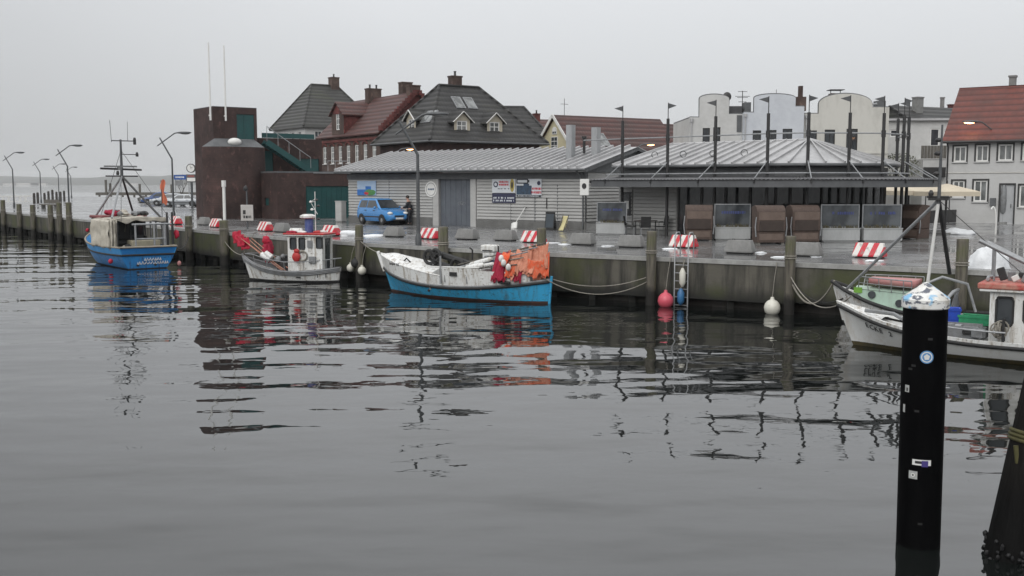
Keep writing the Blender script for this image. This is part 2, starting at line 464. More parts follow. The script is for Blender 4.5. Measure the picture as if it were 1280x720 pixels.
# ================================================================== SETTING
# ---- water
def water_material():
    m, t, b = nt('harbour_water')
    b.inputs['Base Color'].default_value = (.008, .0095, .009, 1)
    b.inputs['Roughness'].default_value = .015
    b.inputs['IOR'].default_value = 1.58
    # long low swell, its crests running a little uphill to the right, with shorter ripples in patches
    v1 = coords(t, (.30, .50, 1), 'World', (0, 0, R(-14)))
    v2 = coords(t, (.76, 1.08, 1), 'World', (0, 0, R(-8)))
    v3 = coords(t, (1.7, 3.4, 1), 'World', (0, 0, R(20)))
    vp = coords(t, (.06, .09, 1), 'World')
    n0 = nz(t, coords(t, (.07, .17, 1), 'World', (0, 0, R(-18))), 1.0, 2, .4)
    nA = nz(t, coords(t, (.10, .85, 1), 'World', (0, 0, R(-11))), 1.0, 1, .3)
    n1, n2, n3 = nz(t, v1, 1.0, 2, .4), nz(t, v2, 1.0, 2, .45), nz(t, v3, 1.0, 2, .5)
    patch = ramp(t, nz(t, vp, 1.0, 2), .42, .62)
    def mul(a, k):
        x = N(t, "ShaderNodeMath", operation='MULTIPLY'); t.links.new(a, x.inputs[0])
        if hasattr(k, 'is_linked'): t.links.new(k, x.inputs[1])
        else: x.inputs[1].default_value = k
        return x.outputs[0]
    def add(a, c):
        x = N(t, "ShaderNodeMath", operation='ADD'); t.links.new(a, x.inputs[0]); t.links.new(c, x.inputs[1]); return x.outputs[0]
    # out of the lee of the quay the breeze raises longer crests
    gp = t.nodes.new("ShaderNodeNewGeometry"); gs = t.nodes.new("ShaderNodeSeparateXYZ"); t.links.new(gp.outputs['Position'], gs.inputs[0])
    lee = N(t, "ShaderNodeMapRange"); lee.inputs['From Min'].default_value = 12.0; lee.inputs['From Max'].default_value = 27.0; lee.inputs['To Min'].default_value = .048; lee.inputs['To Max'].default_value = .016
    t.links.new(gs.outputs['Y'], lee.inputs['Value'])
    pk = N(t, "ShaderNodeMapRange"); pk.inputs['To Min'].default_value = .35; pk.inputs['To Max'].default_value = 1.0
    t.links.new(patch, pk.inputs['Value'])
    h = add(add(add(add(mul(nA, lee.outputs['Result']), mul(n0, .17)), mul(n1, .088)), mul(mul(n2, .025), pk.outputs['Result'])), mul(mul(n3, .0042), pk.outputs['Result']))
    bumpit(t, b, h, 1.0)
    MATS['water'] = m
    return m
M_water = water_material()
wb = MB()
wb.add([(-7800, -60, 0), (7800, -60, 0), (7800, 8600, 0), (-7800, 8600, 0)], [(0, 1, 2, 3)])
tag(wb.build('water', M_water), 'dark rippled harbour water', kind='structure')

# ---- quay edge: the line where the pavement ends over the water, left to right
EDGE_PX = [(-150, 256), (0, 265), (110, 275.5), (247, 288), (350, 297), (450, 304.3), (553, 310.5), (687, 316.9), (839, 323), (984, 329), (1140, 335.5), (1280, 341.7), (1480, 350)]
EDGE = [G(x, y) for x, y in EDGE_PX]
def inset(pts, d):
    out = []
    for i, p in enumerate(pts):
        a = pts[max(0, i - 1)]; c = pts[min(len(pts) - 1, i + 1)]
        t = (c - a); t.z = 0; t.normalize()
        out.append(p + V((-t.y, t.x, 0)) * d)       # away from the water
    return out
def edge_sample(step):
    """points about `step` apart along the quay edge"""
    out = [EDGE[0]]
    for a, c in zip(EDGE, EDGE[1:]):
        n = max(1, round((c - a).length / step))
        for k in range(1, n + 1): out.append(a.lerp(c, k / n))
    return out
def edge_frame(px):
    """point on the edge under photo column px, and the direction along it"""
    for (x0, _), (x1, _), a, c in zip(EDGE_PX, EDGE_PX[1:], EDGE, EDGE[1:]):
        if x0 <= px <= x1:
            lo, hi = 0.0, 1.0
            for _ in range(40):
                mid = (lo + hi) / 2; q = a.lerp(c, mid)
                if 640 + q.x / q.y * F * math.cos(PITCH) < px: lo = mid
                else: hi = mid
            t = (c - a).normalized()
            return a.lerp(c, lo), t, V((-t.y, t.x, 0))
    raise ValueError(px)

def wet_asphalt():
    m, t, b = nt('wet_paving')
    w = coords(t, (1, 1, 1), 'World')
    n1, n2, n3 = nz(t, w, .22, 5), nz(t, w, 1.1, 6), nz(t, w, 14, 3)
    c = mixcol(t, ramp(t, n2, .35, .7), (.19, .19, .19), (.115, .115, .118))
    c = mixcol(t, ramp(t, n3, .5, .8), c, (.25, .25, .248))
    t.links.new(c, b.inputs['Base Color'])
    pud = mixcol(t, .45, n1, n2)
    rr = N(t, "ShaderNodeMapRange"); rr.inputs['From Min'].default_value = .42; rr.inputs['From Max'].default_value = .60
    rr.inputs['To Min'].default_value = .05; rr.inputs['To Max'].default_value = .34
    t.links.new(pud, rr.inputs['Value']); t.links.new(rr.outputs['Result'], b.inputs['Roughness'])
    h = mixcol(t, ramp(t, pud, .46, .6), (.5, .5, .5), nz(t, w, 9, 4))
    bumpit(t, b, h, .008)
    MATS['wet'] = m
    return m
M_wet = wet_asphalt()
ins = inset(EDGE, .55)
poly = ins + [V((75, 22, QZ)), V((120, 60, QZ)), V((120, 215, QZ)), V((-40, 215, QZ)), V((-52, 170, QZ)), V((-78, 205, QZ)), V((-150, 215, QZ)), V((-170, 140, QZ))]
qb = MB(); qb.extrude([V((p.x, p.y, -.8)) for p in poly], (0, 0, QZ + .8))
tag(fixn(qb.build('quay_pavement', M_wet)), 'wet grey paving of the harbour quay', kind='structure')

# ---- quay wall: coping, nosing, concrete panels, sheet piling in the shade under them
def wall_concrete():
    m, t, b = nt('stained_quay_concrete')
    w = coords(t, (1, 1, 1), 'World')
    ws = coords(t, (1, 1, .12), 'World')
    n1, n2, n3 = nz(t, w, .5, 6), nz(t, ws, 2.6, 6), nz(t, w, 9, 5)
    c = mixcol(t, ramp(t, n1, .35, .68), (.118, .11, .09), (.056, .054, .045))
    c = mixcol(t, ramp(t, n2, .42, .62), c, (.026, .025, .021))              # rain streaks
    c = mixcol(t, ramp(t, nz(t, w, .5, 6), .47, .62), c, (.060, .066, .028))  # algae
    g = t.nodes.new("ShaderNodeNewGeometry"); sp = t.nodes.new("ShaderNodeSeparateXYZ"); t.links.new(g.outputs['Position'], sp.inputs[0])
    ad = N(t, "ShaderNodeMath", operation='MULTIPLY_ADD'); ad.inputs[1].default_value = .55; t.links.new(n1, ad.inputs[0]); t.links.new(sp.outputs['Z'], ad.inputs[2])
    tide = ramp(t, ad.outputs[0], .62, .98)                                  # tide line: black weed at the foot
    c = mixcol(t, tide, (.012, .012, .01), c)
    t.links.new(c, b.inputs['Base Color'])
    b.inputs['Roughness'].default_value = .75
    bumpit(t, b, mixcol(t, .5, n3, n2), .02)
    MATS['wallc'] = m
    return m
M_wallc = wall_concrete()
M_coping = mat('coping_concrete', (.12, .12, .118), (.085, .085, .086), 2, .22, .004, 20)
M_nosing = mat('pale_edge_rail', (.36, .36, .35), (.24, .24, .23), 3, .5, .005, 14)
qw = thing('quay_wall', 'long stained concrete quay wall with a pale edge rail along the water', 'quay wall')
S = edge_sample(3.2)
SI = inset(S, .62); SF = inset(S, .26); SN = inset(S, .10)
random.seed(3)
for i in range(len(S) - 1):
    a, c = S[i], S[i + 1]
    g = (c - a).normalized() * .006
    j = random.uniform(-.012, .012)
    z0 = .30 + random.uniform(-.05, .05)
    ex = V((0, 0, 0))
    pn = [a + g, c - g, SF[i + 1] - g, SF[i] + g]
    off = (SI[i] - a).normalized() * (.03 + j)
    bmx = MB(); bmx.extrude([V((p.x + off.x, p.y + off.y, z0)) for p in pn], (0, 0, QZ - .12 - z0)); fixn(bmx.build('concrete_panel', M_wallc, qw))
    bmx = MB(); bmx.extrude([V((p.x, p.y, QZ - .115)) for p in (SN[i] + g, SN[i + 1] - g, SI[i + 1] - g, SI[i] + g)], (0, 0, .145)); fixn(bmx.build('coping_slab', M_coping, qw))
    bmx = MB(); bmx.extrude([V((p.x, p.y, QZ - .115)) for p in (a + g, c - g, SN[i + 1] - g, SN[i] + g)], (0, 0, .15)); fixn(bmx.build('edge_rail', M_nosing, qw))
# sheet piling
SP = edge_sample(.45); P0 = inset(SP, .45); P1 = inset(SP, .54)
sp_v = []
for i in range(len(SP)):
    q = (P0 if (i // 2) % 2 == 0 else P1)[i]
    sp_v += [(q.x, q.y, -.7), (q.x, q.y, QZ - .13)]
spb = MB(); spb.add(sp_v, [(2 * i, 2 * i + 2, 2 * i + 3, 2 * i + 1) for i in range(len(SP) - 1)])
spb.build('sheet_piling', mat('rusty_wet_piling', (.03, .025, .02), (.016, .015, .013), 2, .6, .01), qw)
# short concrete bearing piles that show in the gap under the panels
pb = []
for i, p in enumerate(inset(edge_sample(1.6), .3)):
    bx = MB(); bx.cbox((p.x, p.y, -.15), (.22, .22, 1.0)); bx.build('bearing_pile', M_wallc, qw)

# ---- far shore under haze
hb = MB()
def shore_h(u):
    x = -5200 + u * 8400
    h = 46 + 22 * noise.noise(V((x * .001, 3.1, 0))) + 16 * noise.noise(V((x * .004, 1.1, 0))) + 8 * noise.noise(V((x * .015, 7.7, 0)))
    return min(82.0, max(12.0, h))
def shore(u, v):
    x = -5200 + u * 8400
    y = 5000 + v * 1800 + 360 * math.sin(x * .001)
    prof = math.sin(min(1, v * 1.6) * math.pi / 2)
    return V((x, y, -.3 + shore_h(u) * prof + (1.5 * noise.noise(V((x * .09, v * 9, 2))) if v > .02 else 0)))
hb.sheet(shore, 420, 10)
tag(hb.build('far_hills', mat('far_woodland', (.05, .055, .045), (.035, .038, .032), .02, .9), smooth=60), 'wooded far shore of the bay fading into mist', kind='structure')
M_far_white = mat('far_white_wall', (.6, .59, .57), (.5, .48, .46), .1, .8)
for k, (px, w, h, lb) in enumerate(((12, 60, 5, 'small pale house on the far misty shore at the picture edge'), (33, 110, 7, 'long pale building on the far misty shore behind the first two quay lamps'), (48, 68, 6, 'pale building on the far misty shore beside the second quay lamp'), (160, 76, 5, 'low pale house on the far misty shore behind the blue trawler'))):
    p = P(px, 232, 4640); 
    h_ = thing('far_house', lb, 'house', (p.x, p.y, 2.5), 0, 'pale houses on the far shore')
    b_ = MB(); b_.box(-w / 2, w / 2, 0, 20, -2, h); b_.build('wall', M_far_white, h_)
    b_ = MB(); b_.extrude([(-w / 2 - .6, -.6, h), (-w / 2 - .6, 20.6, h), (-w / 2 - .6, 10, h + 4)], (w + 1.2, 0, 0)); b_.build('roof', M_tile_g, h_)

# ---- far pier in the bay
fp = thing('far_pier', 'low dark pier out in the bay behind the blue trawler', 'pier', P(182, 246, 300), R(4))
fp.location.z = 0
b_ = MB(); b_.box(-14, 14, 0, 5, .9, 1.7); b_.build('deck', M_wood, fp)
for i in range(9):
    b_ = MB(); b_.tube([(-13 + i * 3.25, .3, -.5), (-13 + i * 3.25, .3, .92)], .3, 8); b_.build('pile', M_wood, fp, 40)
for x, h in ((-11.5, 3.6), (-10.3, 2.6), (-2, 2.4), (7, 2.3)):
    b_ = MB(); b_.tube([(x, 1.6, 1.68), (x, 1.6, 1.7 + h)], .35, 8); b_.build('post', M_wood, fp, 40)
# boulder breakwater beside it, on the far corner of the quay
random.seed(5)
rk = MB()
for i in range(70):
    p = G(random.uniform(178, 214), random.uniform(249, 254)); s = random.uniform(.35, .9)
    rk.blob((p.x, p.y, QZ + s * .3), (s, s * .8, s * .6), i, .35, 1.6, 8, 5)
tag(rk.build('boulders', mat('dark_boulders', (.09, .088, .085), (.05, .05, .048), 1, .7), smooth=50), 'heap of dark boulders at the far corner of the quay', kind='stuff')

# ================================================================== BUILDINGS
def frame_M(o, xd):
    """matrix: local x along xd (in the thing's plane), y to its left, z up"""
    xd = V((xd[0], xd[1], 0)).normalized()
    M = Matrix(((xd.x, -xd.y, 0, o[0]), (xd.y, xd.x, 0, o[1]), (0, 0, 1, o[2] if len(o) > 2 else 0), (0, 0, 0, 1)))
    return M
def pierced(mb, w, h, holes, t=.16, top=None):
    """a wall x 0..w, z 0..h, outer face at y=0, with rectangular openings (x0,x1,z0,z1) and their reveals"""
    xs = sorted({0, w, *[a for q in holes for a in q[:2]]}); zs = sorted({0, h, *[a for q in holes for a in q[2:]]})
    for i in range(len(xs) - 1):
        for j in range(len(zs) - 1):
            cx, cz = (xs[i] + xs[i + 1]) / 2, (zs[j] + zs[j + 1]) / 2
            if any(q[0] < cx < q[1] and q[2] < cz < q[3] for q in holes): continue
            mb.add([(xs[i], 0, zs[j]), (xs[i + 1], 0, zs[j]), (xs[i + 1], 0, zs[j + 1]), (xs[i], 0, zs[j + 1])], [(0, 1, 2, 3)])
    for x0, x1, z0, z1 in holes:
        mb.add([(x0, 0, z0), (x1, 0, z0), (x1, 0, z1), (x0, 0, z1), (x0, t, z0), (x1, t, z0), (x1, t, z1), (x0, t, z1)],
               [(0, 4, 5, 1), (1, 5, 6, 2), (2, 6, 7, 3), (3, 7, 4, 0)])
    return mb
def window(parent, M, q, fm, gm, bars=(1, 1), fw=.07, surround=None, sill=None, name='window'):
    x0, x1, z0, z1 = q
    b = MB(M); y0, y1 = .05, .10
    b.box(x0 + .003, x0 + fw, y0, y1, z0 + .003, z1 - .003); b.box(x1 - fw, x1 - .003, y0, y1, z0 + .003, z1 - .003)
    b.box(x0 + fw, x1 - fw, y0, y1, z0 + .003, z0 + fw); b.box(x0 + fw, x1 - fw, y0, y1, z1 - fw, z1 - .003)
    nx, nz_ = bars
    for i in range(1, nx + 1):
        x = x0 + (x1 - x0) * i / (nx + 1); b.box(x - fw * .35, x + fw * .35, y0 + .004, y1 - .004, z0 + fw, z1 - fw)
    for j in range(1, nz_ + 1):
        z = z0 + (z1 - z0) * j / (nz_ + 1); b.box(x0 + fw, x1 - fw, y0 + .008, y1 - .008, z - fw * .3, z + fw * .3)
    w = b.build(name, fm, parent)
    p = MB(M); p.box(x0 + .01, x1 - .01, .086, .15, z0 + .01, z1 - .01); p.build('pane', gm, w)
    if surround:
        s = MB(M); k = .10
        s.box(x0 - k, x0 - .002, -.025, .03, z0 - k, z1 + k); s.box(x1 + .002, x1 + k, -.025, .03, z0 - k, z1 + k)
        s.box(x0 - .002, x1 + .002, -.025, .03, z0 - k, z0 - .002); s.box(x0 - .002, x1 + .002, -.025, .03, z1 + .002, z1 + k)
        s.build('surround', surround, w)
    if sill:
        s = MB(M); s.box(x0 - .08, x1 + .08, -.09, .02, z0 - .07, z0 - .004); s.build('sill', sill, w)
    return w
def T(x=0, y=0, z=0, rz=0): return Matrix.Translation((x, y, z)) @ Matrix.Rotation(rz, 4, 'Z')
def box_walls(parent, w, d, h, m, front=(), right=(), left=(), back=(), z0=0):
    """four walls of a w x d block whose front-left corner is the origin; front faces -y"""
    Ms = [T(0, 0, z0), T(w, 0, z0, R(90)), T(w, d, z0, R(180)), T(0, d, z0, R(270))]
    for Mx, ww, hs in zip(Ms, (w, d, w, d), (front, right, back, left)):
        b = MB(Mx); pierced(b, ww, h, list(hs)); b.build('wall', m, parent)
    return Ms
def gable_roof(parent, w, d, ez, rz, m, over=.35, axis='x', x0=0, y0=0, th=.14, name='roof'):
    """two slabs over a w x d block; ridge along axis"""
    for s in (0, 1):
        b = MB(T(x0, y0, 0))
        if axis == 'x':
            k = (rz - ez) / (d / 2)
            e = (-over, ez - over * k) if s == 0 else (d + over, ez - over * k)
            pl = [(-over, e[0], e[1]), (-over, d / 2, rz), (-over, d / 2, rz + th), (-over, e[0], e[1] + th)]
            b.extrude(pl, (w + 2 * over, 0, 0))
        else:
            k = (rz - ez) / (w / 2)
            e = (-over, ez - over * k) if s == 0 else (w + over, ez - over * k)
            pl = [(e[0], -over, e[1]), (w / 2, -over, rz), (w / 2, -over, rz + th), (e[0], -over, e[1] + th)]
            b.extrude(pl, (0, d + 2 * over, 0))
        r = fixn(b.build(name, m, parent))
    return r
def hip_roof(parent, w, d, ez, rz, inx, m, over=.4, x0=0, y0=0, iny=None):
    b = MB(T(x0, y0, 0))
    e = [(-over, -over, ez), (w + over, -over, ez), (w + over, d + over, ez), (-over, d + over, ez)]
    lo = [(x, y, ez - .18) for x, y, _ in e]
    r = [(inx, d / 2, rz), (w - inx, d / 2, rz)]
    b.add(lo + e + r, [(3, 2, 1, 0), (0, 1, 5, 4), (1, 2, 6, 5), (2, 3, 7, 6), (3, 0, 4, 7), (4, 5, 9, 8), (5, 6, 9), (6, 7, 8, 9), (7, 4, 8)])
    o = fixn(b.build('roof', m, parent))
    rd = MB(T(x0, y0, 0))
    for p, q in ((r[0], r[1]), (e[0], r[0]), (e[3], r[0]), (e[1], r[1]), (e[2], r[1])):
        rd.tube([V(p) + V((0, 0, .02)), V(q) + V((0, 0, .02))], .12, 6)
    rd.build('ridge_tiles', m, o)
    return o
def chimney(parent, x, y, z0, z1, w, m, d=None, pots=1):
    d = d or w
    b = MB(); b.box(x - w / 2, x + w / 2, y - d / 2, y + d / 2, z0, z1); b.box(x - w / 2 - .05, x + w / 2 + .05, y - d / 2 - .05, y + d / 2 + .05, z1 + .001, z1 + .12)
    c = b.build('chimney', m, parent)
    for k in range(pots):
        b = MB(); xx = x + (k - (pots - 1) / 2) * w * .5; b.lathe([(.11, z1 + .12), (.09, z1 + .45), (.12, z1 + .46), (.12, z1 + .52)], (xx, y, 0), 8); b.build('chimney_pot', M_tile_g, c)
    return c
def skylight(parent, p, n, up, w, h):
    """roof window: centre p, roof normal n, up-slope direction"""
    n, up = V(n).normalized(), V(up).normalized(); s = up.cross(n)
    rot = Matrix((s, up, n)).transposed()
    f = MB(); f.cbox(V(p), (w + .14, h + .14, .12), rot); fo = f.build('skylight', M_steel, parent)
    g = MB(); g.cbox(V(p) + n * .045, (w, h, .06), rot); g.build('pane', M_pane, fo)

# ---------------------------------------------------------------- long harbour shed
A = G(437, 278); B = G(732, 288)
xd = (B - A); SL = xd.length; SH = 3.15; SD = 9.0
shed = thing('harbour_shed', 'long pale clad harbour shed with a grey standing seam roof', 'shed', A, ang(xd))
doors = [(8.05, 10.55, .0, 3.0)]
def lap_wall(mb, x0, x1, z0, z1, y=0.0, board=.185):
    n = round((z1 - z0) / board); hz = (z1 - z0) / n
    for i in range(n):
        z = z0 + i * hz; g = z + hz * .3
        mb.add([(x0, y - .006, z), (x1, y - .006, z), (x1, y - .006, g), (x0, y - .006, g), (x0, y - .075, g), (x1, y - .075, g), (x1, y - .055, z + hz), (x0, y - .055, z + hz), (x0, y - .006, z + hz), (x1, y - .006, z + hz)], [(0, 1, 2, 3), (3, 2, 5, 4), (4, 5, 6, 7), (7, 6, 9, 8)])
b_ = MB(); b_.box(0, 8.0, 0, .2, 0, SH); b_.box(10.6, SL, 0, .2, 0, SH); b_.box(8.0, 10.6, .0, .2, 2.98, SH); b_.box(0, .2, .2, SD, 0, SH); b_.box(SL - .2, SL, .2, SD, 0, SH); b_.box(.2, SL - .2, SD - .2, SD, 0, SH)
b_.build('wall', M_siding, shed)
M_plinth = mat('plinth_concrete', (.16, .16, .155), (.11, .11, .105), 1.5, .7, .004)
for (x0, x1) in ((-.02, 7.55), (11.0, SL + .04)):
    b_ = MB(); b_.box(x0, x1, -.07, -.002, 0, .42); b_.build('plinth', M_plinth, shed)
segs = [(0, 3.75), (3.78, 7.5), (11.05, 13.6), (13.63, 15.3), (15.33, SL - .02)]
for x0, x1 in segs:
    b_ = MB(); lap_wall(b_, x0, x1, .42, 2.78); b_.build('siding', M_siding, shed)
    b_ = MB(); b_.box(x1 - .005, x1 + .035, -.055, -.003, .42, 2.78); b_.build('joint_strip', M_fascia, shed)
b_ = MB(Matrix.Translation((SL, 0, 0)) @ Matrix.Rotation(R(90), 4, 'Z')); lap_wall(b_, 0, SD, .42, 2.78); b_.build('siding', M_siding, shed)
b_ = MB(); b_.box(7.55, 8.02, -.1, -.003, 0, 2.78); b_.build('door_jamb', M_siding, shed)
b_ = MB(); b_.box(10.58, 11.0, -.1, -.003, 0, 2.78); b_.build('door_jamb', M_siding, shed)
d_ = MB(); d_.box(8.02, 10.58, .10, .16, 0, 2.98); 
for k in range(6): d_.box(8.06 + k * .42, 8.06 + k * .42 + .38, .085, .102, .05, 2.9)
d_ = d_.build('sliding_door', M_door, shed)
b_ = MB()
for k in range(5):
    b_.tube([(9.5 + .12 * k + .05 * math.sin(i * 2 + k), .082, 1.35 + .12 * math.sin(i * 1.3 + k * 1.7)) for i in range(5)], .012, 5)
b_.build('chalk_scribble', M_steel, d_)
# personnel door in the clad right end
b_ = MB(); b_.box(15.36, 15.40, -.07, -.05, .42, 2.5); b_.box(16.9, 16.94, -.07, -.05, .42, 2.5); b_.box(15.40, 16.9, -.07, -.05, 2.46, 2.5); o_ = b_.build('side_door_frame', M_fascia, shed)
b_ = MB(); b_.tube([(16.2, -.1, 1.15), (16.2, -.1, 1.75)], .03, 6); b_.build('handle', M_dark, o_)
b_ = MB(); b_.box(-.05, SL + .05, -.12, .12, 2.785, 3.12); b_.build('eave_board', M_fascia, shed)
# roof: panels between seams
EZ, RZ = 3.32, 4.6
npan = 34; ov = .75; pw = (SL + 1.0) / npan; rk_ = (RZ - EZ) / (SD / 2 + ov)
pm = MB(); pm.add([(0.01, -ov, EZ), (pw - .01, -ov, EZ), (pw - .01, SD / 2, RZ), (.01, SD / 2, RZ), (0.01, -ov, EZ - .05), (pw - .01, -ov, EZ - .05), (pw - .01, SD / 2, RZ - .05), (.01, SD / 2, RZ - .05)],
       [(0, 1, 2, 3), (7, 6, 5, 4), (0, 4, 5, 1), (1, 5, 6, 2), (2, 6, 7, 3), (3, 7, 4, 0)])
nn = V((0, -rk_, 1)).normalized()
for s in (-.025, .0):
    pass
pm.add([V(p) + nn * h for h in (0, .15) for p in ((-.055, -ov, EZ), (.055, -ov, EZ), (.055, SD / 2, RZ), (-.055, SD / 2, RZ))], [(4, 5, 6, 7), (0, 1, 5, 4), (1, 2, 6, 5), (2, 3, 7, 6), (3, 0, 4, 7)])
pme = pm.mesh('roof_panel'); pme.materials.append(M_zinc)
for i in range(npan):
    o_ = bpy.data.objects.new('roof_panel', pme); col.objects.link(o_); o_.parent = shed; o_.location = (-.5 + i * pw, 0, 0)
b_ = MB(); b_.extrude([(-.5, SD / 2, RZ - .05), (-.5, SD + ov, EZ - .05), (-.5, SD + ov, EZ), (-.5, SD / 2, RZ)], (SL + 1, 0, 0)); fixn(b_.build('rear_roof', M_zinc, shed))
b_ = MB(); b_.extrude([(SL - .05, -.1, 3.13), (SL - .05, SD + .1, 3.13), (SL - .05, SD / 2, RZ - .1)], (.12, 0, 0)); fixn(b_.build('gable', mat('dark_gable_boards', (.15, .16, .165), (.11, .115, .12), 1.4, .6, stretch=(1, 3, .4)), shed))
b_ = MB(); b_.extrude([(.0, -.1, 3.13), (.0, SD + .1, 3.13), (.0, SD / 2, RZ - .1)], (.12, 0, 0)); fixn(b_.build('gable', M_fascia, shed))
b_ = MB(); b_.beam((SL + .46, -ov, EZ - .1), (SL + .46, SD / 2, RZ - .1), .06, .22); b_.beam((SL + .46, SD / 2, RZ - .1), (SL + .46, SD + ov, EZ - .1), .06, .22); b_.build('bargeboard', M_fascia, shed)
b_ = MB(); b_.tube([(-.5, -ov - .08, EZ - .06), (SL + .5, -ov - .08, EZ - .06)], .07, 8); b_.build('gutter', M_fascia, shed, 50)
b_ = MB(); b_.tube([(SL - .1, -ov - .06, EZ - .1), (SL - .1, -.2, EZ - .5), (SL - .1, -.13, 2.6), (SL - .1, -.13, .1)], .045, 8); b_.build('downpipe', M_fascia, shed, 50)
for x, y, h in ((16.6, 1.6, 1.9), (17.7, 2.5, 1.55)):
    z = EZ + (y + ov) * rk_
    b_ = MB(); b_.box(x - .19, x + .19, y - .19, y + .19, z - .2, z + h); b_.box(x - .22, x + .22, y - .22, y + .22, z - .06, z + .06); b_.build('flue', mat('flue_steel', (.4, .41, .42), (.3, .31, .32), 2, .45, metal=.3, stretch=(1, 1, .3)), shed)
b_ = MB(); b_.lathe([(.08, EZ + .9), (.08, EZ + 1.7), (.14, EZ + 1.72), (.14, EZ + 1.85)], (17.1, 2.2, 0), 10); b_.build('roof_vent', M_dark, shed, 40)

# ---- signs on the shed (built in the shed's own plane)
SHM = Matrix.Translation(A) @ Matrix.Rotation(ang(xd), 4, 'Z')
def on_shed(x, z, y=-.115): return SHM @ V((x, y, z))
def shed_x(px):
    """local x on the shed front under photo column px"""
    lo, hi = -1.0, SL + 1
    for _ in range(40):
        m_ = (lo + hi) / 2; q = SHM @ V((m_, 0, 1))
        if 640 + q.x / q.y * F * math.cos(PITCH) < px: lo = m_
        else: hi = m_
    return lo
def shed_rect(x0, x1, y0, y1):
    """photo box -> local x0,x1,z0,z1 on the shed front"""
    a, c = shed_x(x0), shed_x(x1); q = SHM @ V(((a + c) / 2, 0, 0))
    return a, c, P(0, y1, q.y).z - QZ, P(0, y0, q.y).z - QZ
def sign(name, label, box, m, cat='sign'):
    x0, x1, z0, z1 = shed_rect(*box)
    r = thing(name, label, cat, on_shed((x0 + x1) / 2, (z0 + z1) / 2), ang(xd))
    w, h = x1 - x0, z1 - z0
    b = MB(); b.box(-w / 2, w / 2, 0, .03, -h / 2, h / 2); b.build('board', m, r)
    return r, w, h
M_print_w = mat('banner_white', (.62, .65, .68), (.55, .58, .62), 2, .5)
M_print_n = mat('banner_navy', (.035, .04, .085), (.03, .03, .06), 3, .5)
M_print_r = mat('banner_red', (.50, .04, .06), (.42, .03, .05), 3, .5)
M_print_y = mat('banner_ochre', (.45, .36, .10), (.36, .28, .08), 3, .5)
M_print_k = mat('banner_black', (.02, .025, .03), (.03, .03, .035), 3, .5)
def bars(r, name, m, rects, y=-.006):
    b = MB()
    for x0, x1, z0, z1 in rects: b.box(x0, x1, y, .0, z0, z1)
    return b.build(name, m, r)
def words(x0, x1, z, hh, seed, fill=.8):
    """a line of illegible lettering: short strokes of uneven width"""
    rr = random.Random(seed); out = []; x = x0
    while x < x1:
        w = rr.uniform(.25, .8) * hh
        if rr.random() < fill: out.append((x, min(x1, x + w), z - hh / 2 * rr.uniform(.75, 1), z + hh / 2 * rr.uniform(.75, 1)))
        x += w + hh * .22
    return out
r, w, h = sign('club_banner', 'white banner with a red slogan and two crests, over the navy strip on the shed', (617, 645.5, 224, 241), M_print_w)
bars(r, 'red_slogan', M_print_r, words(-w * .2, w * .22, h * .30, h * .16, 1, 1) + words(-w * .2, w * .22, h * .1, h * .16, 2, 1))
b_ = MB(); b_.lathe([(.17, -.012), (.17, .0)], (-w * .34, 0, h * .12), 16, 'Y'); b_.build('round_crest', M_print_n, r)
b_ = MB(); b_.lathe([(.10, -.018), (.10, -.011)], (-w * .34, 0, h * .12), 16, 'Y'); b_.build('crest_centre', M_print_w, r)
b_ = MB(); b_.blob((w * .37, 0, h * .05), (.16, .012, .38), 0, 0); b_.build('oval_crest', M_print_y, r)
b_ = MB(); b_.blob((w * .37, -.01, h * .05), (.07, .012, .2), 0, 0); b_.build('crest_centre', M_print_k, r)
bars(r, 'small_print', M_print_k, words(-w * .25, w * .25, -h * .2, h * .07, 3))
r, w, h = sign('navy_banner', 'navy banner strip with pale lettering under the white club banner', (617, 645.5, 241.6, 253.5), M_print_n)
bars(r, 'lettering', M_print_w, words(-w * .45, w * .45, h * .02, h * .2, 4) + words(-w * .45, w * .45, -h * .27, h * .2, 5))
r, w, h = sign('boat_trip_banner', 'blue and white banner with a boat picture and red lettering by the shed door', (646.5, 678, 223, 246.5), M_print_w)
bars(r, 'photo_panel', mat('photo_blue', (.05, .09, .15), (.03, .04, .05), 5, .5), [(-w * .48, w * .12, -h * .36, h * .12), (-w * .2, w * .02, h * .12, h * .22)])
bars(r, 'arrow_frame', M_print_k, [(-w * .48, -w * .02, h * .22, h * .28), (-w * .48, -w * .02, h * .42, h * .48), (-w * .48, -w * .44, h * .28, h * .42), (-w * .06, w * .03, h * .28, h * .42)])
bars(r, 'red_lettering', M_print_r, words(w * .14, w * .49, -h * .04, h * .13, 6, 1) + words(w * .06, w * .49, -h * .24, h * .14, 7, 1))
bars(r, 'footer', M_print_k, [(-w * .48, w * .49, -h * .49, -h * .38)])
bars(r, 'footer_lettering', M_print_w, words(-w * .44, w * .4, -h * .435, h * .05, 8), -.010)
b_ = MB(); b_.lathe([(.12, -.012), (.12, .0)], (w * .4, 0, h * .25), 14, 'Y'); b_.build('badge', M_print_n, r)
r, w, h = sign('landscape_sign', 'picture sign of blue sky and green hills on the left end of the shed', (450, 473, 226, 244), mat('sky_print', (.32, .45, .62), (.42, .52, .65), 3, .5))
bars(r, 'blue_sea', mat('sea_print', (.03, .12, .42), (.04, .2, .5), 4, .5), [(-w * .5, -w * .05, -h * .5, -h * .1), (-w * .05, w * .25, -h * .3, h * .12)])
b_ = MB(); b_.blob((w * .2, -.006, -h * .3), (w * .3, .014, h * .2), 3, .2); b_.build('green_hill', mat('hill_print', (.06, .22, .06), (.12, .25, .1), 4, .5), r)
b_ = MB(); b_.blob((w * .02, -.01, -h * .36), (w * .14, .014, h * .1), 4, .2); b_.build('red_patch', M_print_r, r)
